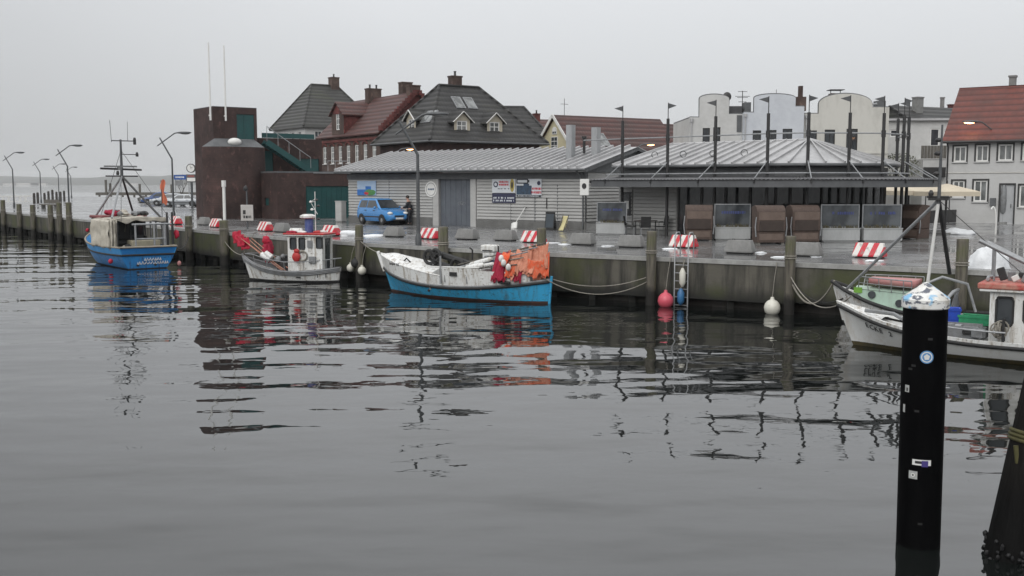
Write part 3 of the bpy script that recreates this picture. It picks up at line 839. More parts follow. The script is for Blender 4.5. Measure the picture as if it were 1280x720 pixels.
x0, x1, z0, z1 = shed_rect(531, 551.5, 226.5, 246.5)
r = thing('round_sign', 'round white emblem sign on the shed beside the street lamp', 'sign', on_shed((x0 + x1) / 2, (z0 + z1) / 2), ang(xd))
rr_ = (z1 - z0) / 2
b_ = MB(); b_.lathe([(rr_, -.0), (rr_, .03)], (0, 0, 0), 28, 'Y'); b_.build('board', M_white, r)
b_ = MB(); b_.torus((0, -.004, 0), rr_ * .78, .016, 'Y', 28, 5); b_.build('grey_ring', M_steel, r)
bars(r, 'emblem_lettering', M_steelblue, words(-rr_ * .5, rr_ * .55, .0, rr_ * .26, 9, 1))
x0, x1, z0, z1 = shed_rect(725, 731, 0, 1)
# ---------------------------------------------------------------- glazed harbour pavilion with a polygonal end
PV = [(777, 80), (833, 83), (892, 86), (957, 89.6), (1007, 91), (1058, 90.6), (1100, 90), (1125, 88.0), (1131, 85.2), (1117.5, 82.6)]
PP = []
for px, vv in PV:
    Y = 3.2 * F / vv
    PP.append(V(((px - 640) / F * Y, Y, QZ)))
cen = V((14.2, 50.4, QZ))
def off_line(pts, d):
    out = []
    for i, p in enumerate(pts):
        a = pts[max(0, i - 1)]; c = pts[min(len(pts) - 1, i + 1)]
        t = (c - a).normalized(); out.append(p + V((t.y, -t.x, 0)) * d)
    return out
pav = thing('harbour_pavilion', 'glazed harbour pavilion with a seamed metal roof, corrugated canopy and tall black flag poles', 'pavilion', (0, 0, QZ))
PL = [V((p.x, p.y, 0)) for p in PP]
inn = (PL[3] - PL[0]).normalized(); inw = V((-inn.y, inn.x, 0))
start = PL[0] - inn * .9
PL2 = [start] + PL
WL = off_line(PL2, -.9)      # wall line, behind the poles
OUT = off_line(PL2, 1.45)    # canopy front
EAVE = off_line(PL2, -.35)
# wall segments: clad, then dark glazing with posts
M_gl2 = glass_dark('shaded_shop_glass', (.018, .02, .022), .04, .8)
for i in range(len(WL) - 1):
    a, c = WL[i], WL[i + 1]; L = (c - a).length; Mx = frame_M(a, c - a)
    if i in (0, 1):
        b_ = MB(Mx); b_.box(0, L, .05, .2, 0, 3.3); b_.build('wall', M_siding, pav)
        b_ = MB(Mx); lap_wall(b_, 0.05, L - .05, .2, 2.6, .05); b_.build('siding', M_siding, pav)
        if i == 0:
            b_ = MB(Mx); b_.box(.2, L - .1, -.03, .045, .9, 2.1); w_ = b_.build('window', M_dark, pav)
            b_ = MB(Mx); b_.box(.3, L - .2, -.045, -.028, 1.0, 2.0); b_.build('pane', M_gl2, w_)
            b_ = MB(Mx); b_.box(L * .45, L * .75, -.06, -.047, 1.25, 1.65); b_.build('paper_notice', M_white, w_)
    else:
        b_ = MB(Mx); b_.box(0, L, .12, .2, 0, 3.3); b_.build('wall', mat('dark_shop_wall', (.03, .03, .032), (.02, .02, .022), 3, .6), pav)
        n = 2 if L > 1.2 else 1
        for k in range(n):
            x0, x1 = L * k / n + .05, L * (k + 1) / n - .05
            b_ = MB(Mx); b_.box(x0, x1, .04, .10, .25, 2.45); g_ = b_.build('window', M_gl2, pav)
            b_ = MB(Mx); b_.box(x0 - .04, x0 + .04, -.01, .03, .1, 2.5); b_.box(x0 + .04, x1, -.01, .03, 2.4, 2.5); b_.box(x0 + .04, x1, -.01, .03, .1, .2); b_.build('frame', M_dark, g_)
    b_ = MB(Mx); b_.box(0, L, -.05, .11, 2.62, 3.25); b_.build('frieze', mat('frieze_grey', (.19, .195, .2), (.14, .145, .15), 2, .55), pav)
# back walls so that the block is closed
bk = [WL[-1], WL[-1] + V((-3, 7, 0)), WL[0] + inw * 8, WL[0]]
for a, c in zip(bk, bk[1:]):
    b_ = MB(frame_M(a, c - a)); b_.box(0, (c - a).length, .0, .15, 0, 3.3); b_.build('wall', M_siding, pav)
# roof
RA, RB = PL2[0] + inw * 3.9 + inn * 1.2, cen.copy(); RB = PL[3] + inw * 3.6 + inn * .1
RA.z = RB.z = 4.55; EZ2 = 3.42
ev = [V((p.x, p.y, EZ2)) for p in EAVE]
def roof_strip(p, q, r, s, seam=True):
    b = MB(); n = (q - p).cross(s - p).normalized()
    if n.z < 0: n = -n
    tri = (r - s).length < .02
    pts = [p, q, r] if tri else [p, q, r, s]
    b.extrude([x - n * .05 for x in pts], n * .05)
    b.beam(p + n * .03, s + n * .03, .07, .13, n)
    fixn(b.build('roof_panel', M_zinc, pav))
# front slope: eave 0..4, ridge RA..RB
front = ev[0:5]; tot = sum((c - a).length for a, c in zip(front, front[1:])); acc = 0
for a, c in zip(front, front[1:]):
    L = (c - a).length; n = max(1, round(L / .62))
    for k in range(n):
        u0, u1 = (acc + L * k / n) / tot, (acc + L * (k + 1) / n) / tot
        # the left hip: the first metres run up to the end of the ridge
        roof_strip(a.lerp(c, k / n), a.lerp(c, (k + 1) / n), RA.lerp(RB, u1), RA.lerp(RB, u0))
    acc += L
for a, c in zip(ev[4:], ev[5:]):
    n = 2 if (c - a).length > 1.1 else 1
    for k in range(n): roof_strip(a.lerp(c, k / n), a.lerp(c, (k + 1) / n), RB, RB)
b_ = MB(); b_.add([ev[0], RA, RB, ev[-1], ev[0] + inw * 8, ev[-1] + V((-3, 7, 0))], [(0, 1, 4), (1, 2, 5, 4), (2, 3, 5)]); fixn(b_.build('rear_roof', M_zinc, pav))
b_ = MB(); b_.tube([RA, RB], .07, 6); b_.tube([RA, ev[0]], .06, 6); b_.build('ridge_cap', M_zinc, pav)
b_ = MB(); b_.tube([p + V((0, 0, -.07)) for p in ev], .08, 8); b_.build('gutter', M_fascia, pav, 60)
for u in (.16, .36, .56, .76):
    q = (ev[0].lerp(ev[1], 0) * 0 + front[0].lerp(front[-1], u)).lerp(RA.lerp(RB, u), .33); b_ = MB(); b_.torus(q + V((0, 0, .16)), .15, .018, 'Y', 14, 5); b_.build('snow_hook', M_dark, pav)
# canopy
M_corr = mat('corrugated_canopy', (.13, .13, .135), (.09, .09, .095), 3, .5, metal=.3)
M_canfas = mat('canopy_valance', (.105, .11, .115), (.08, .083, .088), 1.5, .55)
inner = off_line(PL2, -.8)
for i in range(len(OUT) - 1):
    a, c, d, e = OUT[i], OUT[i + 1], inner[i + 1], inner[i]
    L = (c - a).length; n = max(6, int(L / .09))
    b_ = MB()
    vs = []
    for k in range(n + 1):
        u = k / n; z = .018 * (1 if k % 2 else -1)
        p0, p1 = a.lerp(c, u), e.lerp(d, u)
        vs += [(p0.x, p0.y, 2.70 + z), (p1.x, p1.y, 2.86 + z)]
    b_.add(vs, [(2 * k, 2 * k + 2, 2 * k + 3, 2 * k + 1) for k in range(n)])
    b_.build('canopy_sheet', M_corr, pav, solid=.012)
    b_ = MB(frame_M(a, c - a)); b_.box(.01, L - .01, .08, .12, 2.36, 2.665); b_.build('valance', M_canfas, pav)
    b_ = MB(); b_.beam(V((a.x, a.y, 2.60)) + (e - a) * .02, V((e.x, e.y, 2.72)), .08, .14); b_.build('canopy_rafter', M_dark, pav)
# poles, ties, pipes and pennants
for i, p in enumerate(PL):
    b_ = MB(); b_.tube([(p.x, p.y, 0), (p.x, p.y, 2.5), (p.x, p.y, 5.6)], [.075, .075, .075], 10); b_.tube([(p.x, p.y, 5.6), (p.x, p.y, 6.35)], .02, 6); b_.lathe([(.10, 4.55), (.10, 4.85)], (p.x, p.y, 0), 10)
    po = b_.build('flag_pole', M_dark, pav, 40)
    f = off_line(PL2, 1.35)[i + 1]
    b_ = MB(); b_.tube([(p.x, p.y, 3.55), (f.x, f.y, 2.74)], .025, 6); b_.build('tie_rod', M_steel, po)
    b_ = MB(); fx = -1 if i % 3 != 1 else 1
    b_.extrude([(p.x, p.y - .01, 6.33), (p.x + fx * .42, p.y + .1, 6.22), (p.x, p.y - .01, 6.06)], (0, .012, 0)); b_.build('pennant', mat('grey_pennant', (.10, .105, .11), (.07, .07, .075), 4, .7), po)
b_ = MB(); b_.tube([PL2[0] - inn * 1.6 + V((0, 0, 4.72))] + [p + V((0, 0, 4.72)) for p in PL], .03, 6); b_.build('linking_pipe', M_steel, pav)
b_ = MB(); b_.tube([p + V((0, 0, 2.98)) for p in off_line(PL2, .12)], .03, 6); b_.build('linking_pipe', M_steel, pav)
q = OUT[0]; b_ = MB(frame_M(q, inn)); b_.box(-.62, -.06, .0, .05, 1.95, 2.75); so = b_.build('end_sign', M_white, pav)
b_ = MB(frame_M(q, inn)); b_.lathe([(.14, -.02), (.14, 0)], (-.34, 0, 2.4), 12, 'Y'); b_.build('sign_emblem', M_dark, so)

# ---------------------------------------------------------------- brick harbour tower
TR = math.atan2(.6, .8)
Tc = G(270, 273.5); 
tower = thing('brick_tower', 'dark red brick harbour tower with teal doors, outside stair and two white masts', 'tower', Tc, TR)
toL = Matrix.Rotation(-TR, 4, 'Z') @ Matrix.Translation(-Tc)
def TL(px, Y): q = toL @ V(((px - 640) / F * Y, Y, QZ)); return q
w_, d_ = 3.3, 3.9
HZ = P(270, 133, Tc.y).z - QZ
Ms = box_walls(tower, w_, d_, HZ, M_brick, front=[(1.75, 3.1, 5.35, 7.55)])
b_ = MB(); b_.box(0, w_, 0, d_, HZ - .02, HZ + .03); b_.build('roof', M_fascia, tower)
b_ = MB(); b_.box(1.76, 3.09, .06, .12, 5.36, 7.54); dd = b_.build('teal_door', M_teal, tower)
b_ = MB(); b_.box(2.3, 2.34, .03, .06, 5.4, 7.5); b_.build('frame_bar', M_teal, dd)
b_ = MB()
n = 20
for r0, z0, z1 in ((2.35, 0, 5.15),):
    pts = [(1.55 + r0 * math.cos(math.pi + math.pi * k / n), .25 + r0 * .62 * math.sin(math.pi + math.pi * k / n), z0) for k in range(n + 1)]
    b_.extrude(pts, (0, 0, z1 - z0))
fixn(b_.build('round_bay', M_brick, tower, 30))
b_ = MB(); top = [(1.55 + 2.35 * math.cos(math.pi + math.pi * k / n), .25 + 2.35 * .62 * math.sin(math.pi + math.pi * k / n), 5.155) for k in range(n + 1)]
up_ = [(1.55 + 1.5 * math.cos(math.pi + math.pi * k / n), .0 + .3 * math.sin(math.pi + math.pi * k / n), 5.75) for k in range(n + 1)]
b_.add(top + up_, [(k, k + 1, n + 2 + k, n + 1 + k) for k in range(n)]); b_.build('bay_roof', M_fascia, tower, 40)
b_ = MB(); b_.blob((1.25, -.75, 5.5), (.5, .4, .3), 0, 0); b_.build('white_dome', M_white, tower, 60)
for (px, py) in ((267.5, 54), (292, 56)):
    q = TL(px, Tc.y - .3); zt = P(px, py, Tc.y).z - QZ
    b_ = MB(); b_.tube([(q.x, -.16, HZ - 1.0), (q.x, -.16, zt)], [.075, .05], 8); b_.box(q.x - .08, q.x + .08, -.16, .0, HZ - .7, HZ - .6); b_.build('white_mast', M_white, tower, 40)
# mid block with the stair
q0 = TL(326, 78.5); q1x = q0.x + 5.2
HM = P(340, 175, 80).z - QZ
for (x0, x1, y0, y1, z1) in ((q0.x, q1x, q0.y, q0.y + 4.2, HM),):
    b_ = MB(T(x0, y0, 0)); pierced(b_, x1 - x0, z1, [(.25, 1.15, 3.3, 5.0), (3.3, 4.95, 3.4, 4.45)]); b_.build('wall', M_brick, tower)
    b_ = MB(); b_.box(x0, x0 + .01, y0, y1, 0, z1); b_.box(x0 + .01, x1, y1 - .01, y1, 0, z1); b_.box(x1 - .01, x1, y0 + .01, y1 - .01, 0, z1); b_.box(x0, x1, y0, y1, z1, z1 + .1); b_.build('mid_block', M_brick, tower)
    b_ = MB(); b_.box(x0 + .26, x0 + 1.14, y0 + .08, y0 + .14, 3.31, 4.99); b_.build('teal_door', M_teal, tower)
    b_ = MB(); b_.box(x0 + 3.31, x0 + 4.94, y0 + .08, y0 + .14, 3.41, 4.44); b_.build('teal_panel', M_teal, tower)
    st = MB(); st.beam((x0 + .1, y0 - .5, z1 - .25), (x0 + 3.6, y0 - .5, 3.45), .06, .42); st.beam((x0 + .1, y0 - 1.3, z1 - .25), (x0 + 3.6, y0 - 1.3, 3.45), .06, .42); st = st.build('stair', M_teal, tower)
    for k in range(12):
        u = (k + .5) / 12; b_ = MB(); b_.box(x0 + .1 + 3.5 * u - .14, x0 + .1 + 3.5 * u + .14, y0 - 1.27, y0 - .53, z1 - .3 + (3.4 - z1 + .3) * u, z1 - .26 + (3.4 - z1 + .3) * u); b_.build('step', M_teal, st)
    b_ = MB()
    b_.tube([(x0 + .1, y0 - 1.3, z1 + .9), (x0 + 3.6, y0 - 1.3, 4.5)], .03, 6)
    for k in range(5):
        u = k / 4; xx = x0 + .1 + 3.5 * u; zz = z1 - .2 + (3.45 - z1 + .2) * u; b_.tube([(xx, y0 - 1.3, zz), (xx, y0 - 1.3, zz + 1.05)], .022, 6)
    b_.build('handrail', M_steel, st)
    rl = MB(); rl.box(x0 + .3, x1 - .6, y0 + .05, y0 + .09, z1 + .12, z1 + .48); rl.build('roof_parapet', M_teal, tower)
# low wing with the garage door
c0 = TL(348, 74.2)
HW = P(348, 216, 74.2).z - QZ
lw, ld = 6.2, 6.8
gx0, gx1 = c0.x + 2.2, c0.x + 5.95
b_ = MB(T(c0.x, c0.y, 0)); pierced(b_, lw, HW, [(2.2, 5.95, 0, 2.35)]); b_.build('wall', M_brick, tower)
b_ = MB(T(c0.x, c0.y + ld, 0, R(270))); pierced(b_, ld, HW, [(4.55, 5.3, .95, 1.5)]); b_.build('wall', M_brick, tower)
b_ = MB(); b_.box(c0.x + .0, c0.x + lw, c0.y, c0.y + ld, HW, HW + .12); b_.build('wing_roof', M_fascia, tower)
b_ = MB(); b_.box(c0.x + .09, c0.x + .14, c0.y + 1.52, c0.y + 2.24, .96, 1.49); b_.build('teal_hatch', M_teal, tower)
gd = MB(); gd.box(gx0 + .01, gx1 - .01, c0.y + .1, c0.y + .15, 0, 2.34); gd = gd.build('garage_door', M_teal, tower)
for k in range(9):
    b_ = MB(); b_.box(gx0 + .05 + k * .41, gx0 + .05 + k * .41 + .37, c0.y + .08, c0.y + .098, .03, 2.3); b_.build('door_slat', M_teal, gd)
b_ = MB(); b_.box(c0.x + lw - .01, c0.x + lw, c0.y, c0.y + ld, 0, HW); b_.build('wall', M_brick, tower)
b_ = MB(); b_.tube([(c0.x + 2.8, c0.y - .03, HW), (c0.x + 5.9, c0.y - .03, HW)], .03, 6); b_.tube([(c0.x + 4.2, c0.y + .4, HW + .9), (c0.x + 6.0, c0.y + .4, HW + .9)], .025, 6)
for k in range(4): b_.tube([(c0.x + 4.2 + k * .6, c0.y + .4, HW), (c0.x + 4.2 + k * .6, c0.y + .4, HW + .9)], .02, 6)
b_.build('roof_railing', M_steel, tower)
# white pipe against the tower
q = toL @ G(270.5, 273.5); b_ = MB(); b_.tube([(-.1, -1.9, 0), (-.1, -1.9, 2.35)], .11, 10); b_.tube([(-.1, -1.9, 2.3), (-.1, -1.9, 2.75)], .16, 10); b_.build('white_pipe', M_white, tower, 40)

# ---------------------------------------------------------------- houses of the old town
def XY(px, Y): return V(((px - 640) / F * Y, Y, QZ))
def ZQ(py, Y): return P(640, py, Y).z - QZ
# far house with the tall grey hipped roof
h1 = thing('hipped_house', 'tall house with a steep grey hipped roof and white walls behind the brick tower', 'house', XY(384, 122), R(35))
e, r_ = ZQ(159, 124), ZQ(106, 128)
wins = [(1.2 + k * 1.9, 2.1 + k * 1.9, e - 1.9, e - .5) for k in range(4)]
lw_ = [(1.4 + k * 2.0, 2.3 + k * 2.0, e - 1.9, e - .5) for k in range(4)]
Ms = box_walls(h1, 9.4, 9.5, e, M_render_w, front=wins, left=lw_)
for q in wins: window(h1, Ms[0], q, M_white, M_glass)
for q in lw_: window(h1, Ms[3], q, M_white, M_glass)
hip_roof(h1, 9.4, 9.5, e, r_, 3.0, M_tile_g)
chimney(h1, 6.0, 4.75, r_ - .6, r_ + .9, 1.0, M_brick2)
b_ = MB(); b_.box(2.5, 6, -2.6, .0, e - 1.3, e - 1.1); b_.build('porch_roof', M_zinc, h1)
# red brick house with the gabled wall dormer
h2 = thing('brick_town_house', 'old red brick town house with white arched windows and a gabled dormer', 'house', XY(476, 100), R(33.4))
e, r_ = ZQ(167, 105), ZQ(116.5, 102.5); D2 = 14.4
hl = [(.9 + k * 1.98, 1.75 + k * 1.98, ZQ(204, 106), ZQ(182, 106)) for k in range(7)]
Ms = box_walls(h2, 8, D2, e, M_brick2, left=hl, front=[(1.2, 2.1, 4.4, 6.3), (3.6, 4.5, 4.4, 6.3), (6, 6.9, 4.4, 6.3)])
for q in hl:
    w_ = window(h2, Ms[3], q, M_white, M_pane, (1, 2), .09, sill=M_render_w)
    b_ = MB(Ms[3]); n = 8; cx, rr = (q[0] + q[1]) / 2, (q[1] - q[0]) / 2 + .12
    b_.tube([(cx + rr * math.cos(math.pi * k / n), -.03, q[3] + .02 + rr * .55 * math.sin(math.pi * k / n)) for k in range(n + 1)], .09, 6); b_.build('arch', M_brick3, w_)
for q in [(1.2, 2.1, 4.4, 6.3), (3.6, 4.5, 4.4, 6.3), (6, 6.9, 4.4, 6.3)]: window(h2, Ms[0], q, M_white, M_glass)
b_ = MB(); b_.box(-.14, -.003, -.1, D2, e - .75, e - .5); b_.box(-.2, -.003, -.1, D2, e - .28, e - .05); b_.build('cornice', M_brick3, h2)
gable_roof(h2, 8, D2, e, r_, M_tile_r, .3, 'y')
for yy in (0, D2 - .3):
    b_ = MB(); b_.extrude([(0, yy, e - .02), (8, yy, e - .02), (4, yy, r_ - .05)], (0, .3, 0)); fixn(b_.build('gable', M_brick3, h2))
n = 14
for s in (0, 1):
    for k in range(n):
        u = (k + .5) / n; x = 4 * u - .1 if s == 0 else 8.1 - 4 * u; z = e + (r_ - e) * u
        b_ = MB(); b_.box(x - .17, x + .17, -.42, -.02, z - .1, z + .38); b_.build('verge_step', M_brick3, h2)
# gabled wall dormer
dy = 7.8; dw = 3.0; de = ZQ(142, 107); dr = ZQ(128, 107)
b_ = MB(T(0, dy + dw, 0, R(270))); b_.M = b_.M @ Matrix.Translation((0, -.15, e - .4)); hq = (1.05, 1.95, .9, 2.6)
pierced(b_, dw, de - e + .4, [hq]); dm = b_.build('dormer', M_brick2, h2)
window(h2, T(0, dy + dw, 0, R(270)) @ Matrix.Translation((0, -.15, e - .4)), hq, M_white, M_pane, (1, 2), .09)
b_ = MB(); b_.extrude([(-.15, dy, de), (-.15, dy + dw, de), (-.15, dy + dw / 2, dr)], (.2, 0, 0)); fixn(b_.build('dormer_gable', M_brick3, dm))
for s in (0, 1):
    b_ = MB(); y0 = dy - .25 if s == 0 else dy + dw + .25
    b_.extrude([(-.4, y0, de - .2), (-.4, dy + dw / 2, dr), (-.4, dy + dw / 2, dr + .14), (-.4, y0, de - .06)], (3.6, 0, 0)); fixn(b_.build('dormer_roof', M_tile_r, dm))
    b_ = MB(); yy = dy if s == 0 else dy + dw - .1; b_.extrude([(-.14, yy, e), (2.9, yy, de), (-.14, yy, de)], (0, .1, 0)); fixn(b_.build('dormer_cheek', M_brick3, dm))
kx = (r_ - e) / 4
skylight(h2, (1.6, 12.0, e + 1.6 * kx + .2), (-kx, 0, 1), (1, 0, kx), .8, 1.4)
chimney(h2, 4.0, 9.5, r_ - 1.2, r_ + 1.0, 1.5, M_brick2, .8, 2)
chimney(h2, 4.6, 3.4, r_ - .8, r_ + 1.2, 1.1, M_brick2, .9, 0)
chimney(h2, 4.2, 1.0, r_ - .8, r_ + .7, 1.1, M_brick2, .9, 0)
# anthracite hipped house with dormers
W3, D3 = 10.4, 8.6
h3 = thing('dormer_house', 'brick house with a large anthracite hipped roof, gabled dormers and skylights', 'house', XY(541, 82), R(35))
e, r_ = ZQ(175.5, 82), ZQ(108, 88.5)
fw_ = [(1.0, 2.2, e - 2.1, e - .75), (4.6, 5.8, e - 2.1, e - .75), (5.9, 7.1, e - 2.1, e - .75), (8.3, 9.5, e - 2.1, e - .75)]
lf_ = [(1.5, 2.5, e - 2.1, e - .75), (3.8, 4.8, e - 2.1, e - .75), (6.0, 7.0, e - 2.1, e - .75)]
Ms = box_walls(h3, W3, D3, e, M_brick, front=fw_, left=lf_)
for q in fw_: window(h3, Ms[0], q, M_white, M_pane, (1, 1), .1)
for q in lf_: window(h3, Ms[3], q, M_white, M_pane, (1, 1), .1)
hip_roof(h3, W3, D3, e, r_, 3.25, M_tile_d, .55)
M_cream = mat('cream_boards', (.46, .42, .34), (.4, .36, .28), 3, .7)
def dormer(parent, M, w=1.5, hb=.85, hg=.75, depth=2.2):
    """M: origin at the foot of the dormer face, x along the face, y into the roof"""
    b = MB(M); q = (-.5, .5, .1, .95); b.M = M @ Matrix.Translation((-w / 2, 0, 0)); pierced(b, w, hb + .15, [(w / 2 - .5, w / 2 + .5, .1, .92)]); d = b.build('dormer', M_cream, parent)
    window(parent, M @ Matrix.Translation((-w / 2, 0, 0)), (w / 2 - .5, w / 2 + .5, .1, .92), M_white, M_pane, (1, 1), .1)
    b = MB(M); b.extrude([(-w / 2, 0, hb + .15), (w / 2, 0, hb + .15), (0, 0, hb + hg)], (0, .1, 0)); fixn(b.build('gable', M_cream, d))
    for s in (-1, 1):
        b = MB(M); b.extrude([(s * (w / 2 + .22), -.22, hb - .12), (0, -.22, hb + hg + .02), (0, -.22, hb + hg + .14), (s * (w / 2 + .22), -.22, hb)], (0, depth, 0)); fixn(b.build('dormer_roof', M_tile_d, d))
        b = MB(M); b.beam((s * (w / 2 + .24), -.25, hb - .08), (0, -.25, hb + hg + .04), .04, .12, (0, 1, 0)); b.build('bargeboard', M_white, d)
        b = MB(M); x = s * w / 2; b.box(min(x, x - s * .06), max(x, x - s * .06), .005, depth * .75, -.5, hb + .12); b.build('dormer_cheek', M_tile_d, d)
kf = (r_ - e) / (D3 / 2 + .55); kl = (r_ - e) / (3.25 + .55)
for t_ in (3.0, 6.15): dormer(h3, T(t_, .35, e + kf * .75))
dormer(h3, T(.35, 3.9, e + kl * .75, R(270)))
for t_ in (4.15, 5.3): skylight(h3, (t_, 2.75, e + kf * 3.3 + .03), (0, -kf, 1), (0, 1, kf), .75, 1.25)
for t_ in (2.2, 1.4): skylight(h3, (1.0, t_ + .3, e + kl * 1.55 + .03), (-kl, 0, 1), (1, 0, kl), .6, 1.1)
chimney(h3, 5.0, 4.6, r_ - .5, r_ + .75, .95, M_brick2, .7, 1)
b_ = MB(); b_.tube([(-.62, -.62, e - .08), (W3 + .6, -.62, e - .08)], .08, 8); b_.tube([(-.62, -.62, e - .08), (-.62, D3 + .6, e - .08)], .08, 8); b_.build('gutter', M_fascia, h3, 50)
# its rear neighbour: a plain dark roof showing past the right hip
h3b = thing('dark_roofed_house', 'plain dark roofed house showing behind the right slope of the dormer house', 'house', XY(598, 99), R(8))
e, r_ = ZQ(172, 99), ZQ(133, 102)
box_walls(h3b, 6.6, 7, e, M_brick2)
hip_roof(h3b, 6.6, 7, e, r_, 1.7, M_tile_d, .4)
# far red roof
h4 = thing('far_red_roof_house', 'small far house with a red tiled roof between the dormer house and yellow gable', 'house', XY(652, 122), R(20))
e, r_ = ZQ(172, 124), ZQ(149, 124)
box_walls(h4, 9, 7, e, M_brick2)
gable_roof(h4, 9, 7, e, r_, M_tile_r)
for x in (0, 8.8):
    b_ = MB(); b_.extrude([(x, 0, e), (x, 7, e), (x, 3.5, r_ - .1)], (.2, 0, 0)); fixn(b_.build('gable', M_brick2, h4))
chimney(h4, 3.2, 3.5, r_ - .5, r_ + .7, .7, M_brick3)
# yellow gabled house
h5 = thing('yellow_gable_house', 'pale yellow gabled house with a dark red roof and an arched gable window', 'house', V((5.75, 88.8, QZ)), R(31.7))
r_ = ZQ(145.5, 92); e = r_ - 3.7; W5, D5 = 11.6, 7.6
lw_ = []
Ms = box_walls(h5, W5, D5, e, M_render_y)
gable_roof(h5, W5, D5, e, r_, M_tile_r, .25)
b_ = MB(); b_.extrude([(0, 0, e - .02), (0, D5, e - .02), (0, D5 / 2, r_ - .12)], (.2, 0, 0)); g_ = fixn(b_.build('gable', M_render_y, h5))
b_ = MB(); b_.extrude([(W5 - .2, 0, e - .02), (W5 - .2, D5, e - .02), (W5 - .2, D5 / 2, r_ - .12)], (.2, 0, 0)); fixn(b_.build('gable', M_render_y, h5))
Mg = T(0, D5, 0, R(270))
def proud_window(parent, M, x0, x1, z0, z1, bars_=(1, 2), arch=False):
    b = MB(M); b.box(x0, x1, -.06, -.003, z0, z1)
    if arch:
        n = 8; cx, rr = (x0 + x1) / 2, (x1 - x0) / 2
        b.extrude([(cx + rr * math.cos(math.pi * k / n), -.06, z1 + .002 + rr * math.sin(math.pi * k / n)) for k in range(n + 1)], (0, .055, 0))
    w = b.build('window', M_white, parent)
    nx, nz_ = bars_
    for i in range(nx + 1):
        for j in range(nz_ + 1):
            a, c = x0 + .06 + (x1 - x0 - .06) * i / (nx + 1), x0 + (x1 - x0 - .06) * (i + 1) / (nx + 1)
            d, f = z0 + .06 + (z1 - z0 - .06) * j / (nz_ + 1), z0 + (z1 - z0 - .06) * (j + 1) / (nz_ + 1)
            p = MB(M); p.box(a, c, -.068, -.061, d, f); p.build('pane', M_glass, w)
    return w
proud_window(h5, Mg, 3.3, 4.3, r_ - 3.3, r_ - 1.75, (1, 3))
proud_window(h5, Mg, 3.45, 4.15, r_ - 1.55, r_ - 1.25, (1, 0), True)
for s in (0, 1):
    y0 = -.3 if s == 0 else D5 + .3
    b_ = MB(); b_.beam((-.28, y0, e - .25), (-.28, D5 / 2, r_ + .1), .06, .26); b_.build('bargeboard', M_white, h5)
kk = 3.7 / 3.8
skylight(h5, (3.4, 1.5, e + 1.5 * kk + .2), (0, -kk, 1), (0, 1, kk), 1.0, 1.5)
b_ = MB(); b_.tube([(1.0, D5 / 2, r_), (1.0, D5 / 2, r_ + 1.6)], .025, 5); b_.tube([(.6, D5 / 2, r_ + 1.1), (1.4, D5 / 2, r_ + 1.1)], .02, 5); b_.build('aerial', M_dark, h5)
h5b = thing('low_red_house', 'lower red roofed house adjoining the yellow gable house on its right', 'house', V((14.9, 96.2, QZ)), R(31.7))
r_ = ZQ(157, 100); e = r_ - 3.0
box_walls(h5b, 5.4, 6.2, e, M_render_y)
gable_roof(h5b, 5.4, 6.2, e, r_, M_tile_r, .2)
for x in (0, 5.2):
    b_ = MB(); b_.extrude([(x, 0, e), (x, 6.2, e), (x, 3.1, r_ - .1)], (.2, 0, 0)); fixn(b_.build('gable', M_render_y, h5b))
# row of white houses with rounded gables
def curved_house(label, Y, x0, x1, sl, sr, ax0, ax1, neck, topy, m, wins, extra=None):
    o = XY(x0, Y); h = thing('round_gable_house', label, 'house', o, 0, 'white round gabled houses in a row')
    k = Y / F; X = lambda px: (px - x0) * k; Z = lambda py: ZQ(py, Y)
    w = X(x1); zs = min(Z(sl), Z(sr)) - .05
    hs = [(X(a), X(c), Z(d), Z(b)) for a, c, b, d in wins]
    Ms = box_walls(h, w, 8, zs, m, front=hs)
    for q in hs: window(h, Ms[0], q, M_dark, M_glass, (1, 0), .08, sill=M_fascia)
    b = MB(); b.tube([(.12, -.08, zs - .3), (.12, -.08, 0)], .05, 6); b.lathe([(.11, zs - .3), (.13, zs - .05)], (.12, -.08, 0), 8); b.build('downpipe', M_zinc, h)
    n = 14; ca, ra = (X(ax0) + X(ax1)) / 2, (X(ax1) - X(ax0)) / 2
    prof = [(0, zs), (0, Z(sl)), (X(ax0), Z(sl)), (X(ax0), Z(neck))]
    prof += [(ca - ra * math.cos(math.pi * j / n), Z(neck) + (Z(topy) - Z(neck)) * math.sin(math.pi * j / n)) for j in range(1, n)]
    prof += [(X(ax1), Z(neck)), (X(ax1), Z(sr)), (w, Z(sr)), (w, zs)]
    b = MB(); b.extrude([(x, 0, z) for x, z in prof], (0, .35, 0)); g = fixn(b.build('round_gable', m, h))
    b = MB(); b.tube([(x, .12, z + .02) for x, z in prof[1:-1]], .06, 5); b.build('coping', M_fascia, g)
    b = MB(); b.box(0.02, w - .02, .36, 7.98, zs, zs + .1); b.build('flat_roof', M_fascia, h)
    b = MB(); b.box(.2, w, -.07, -.003, zs - 2.9, zs - 2.8); b.build('string_course', m, h)
    return h, X, Z
YW = 78
hA, X, Z = curved_house('white house with a narrow rounded gable and a dish aerial, leftmost of the row', YW, 860, 926, 146.6, 142.5, 871.5, 908, 123.5, 118, M_render_w, [(876, 885, 160, 178), (889, 898, 159, 177)])
b_ = MB(); b_.blob((X(906), .2, Z(120.5)), (.32, .12, .34), 0, 0); b_.build('dish_aerial', M_dark, hA, 60)
b_ = MB(); b_.box(X(908), X(926), .5, 2.5, Z(146), Z(132)); b_.build('roof_box', mat('dark_slates', (.07, .07, .075), (.05, .05, .052), 3, .7, .02), hA)
b_ = MB(); b_.box(X(918), X(924), -.05, -.003, Z(165), Z(144)); b_.build('louvre', M_fascia, hA)
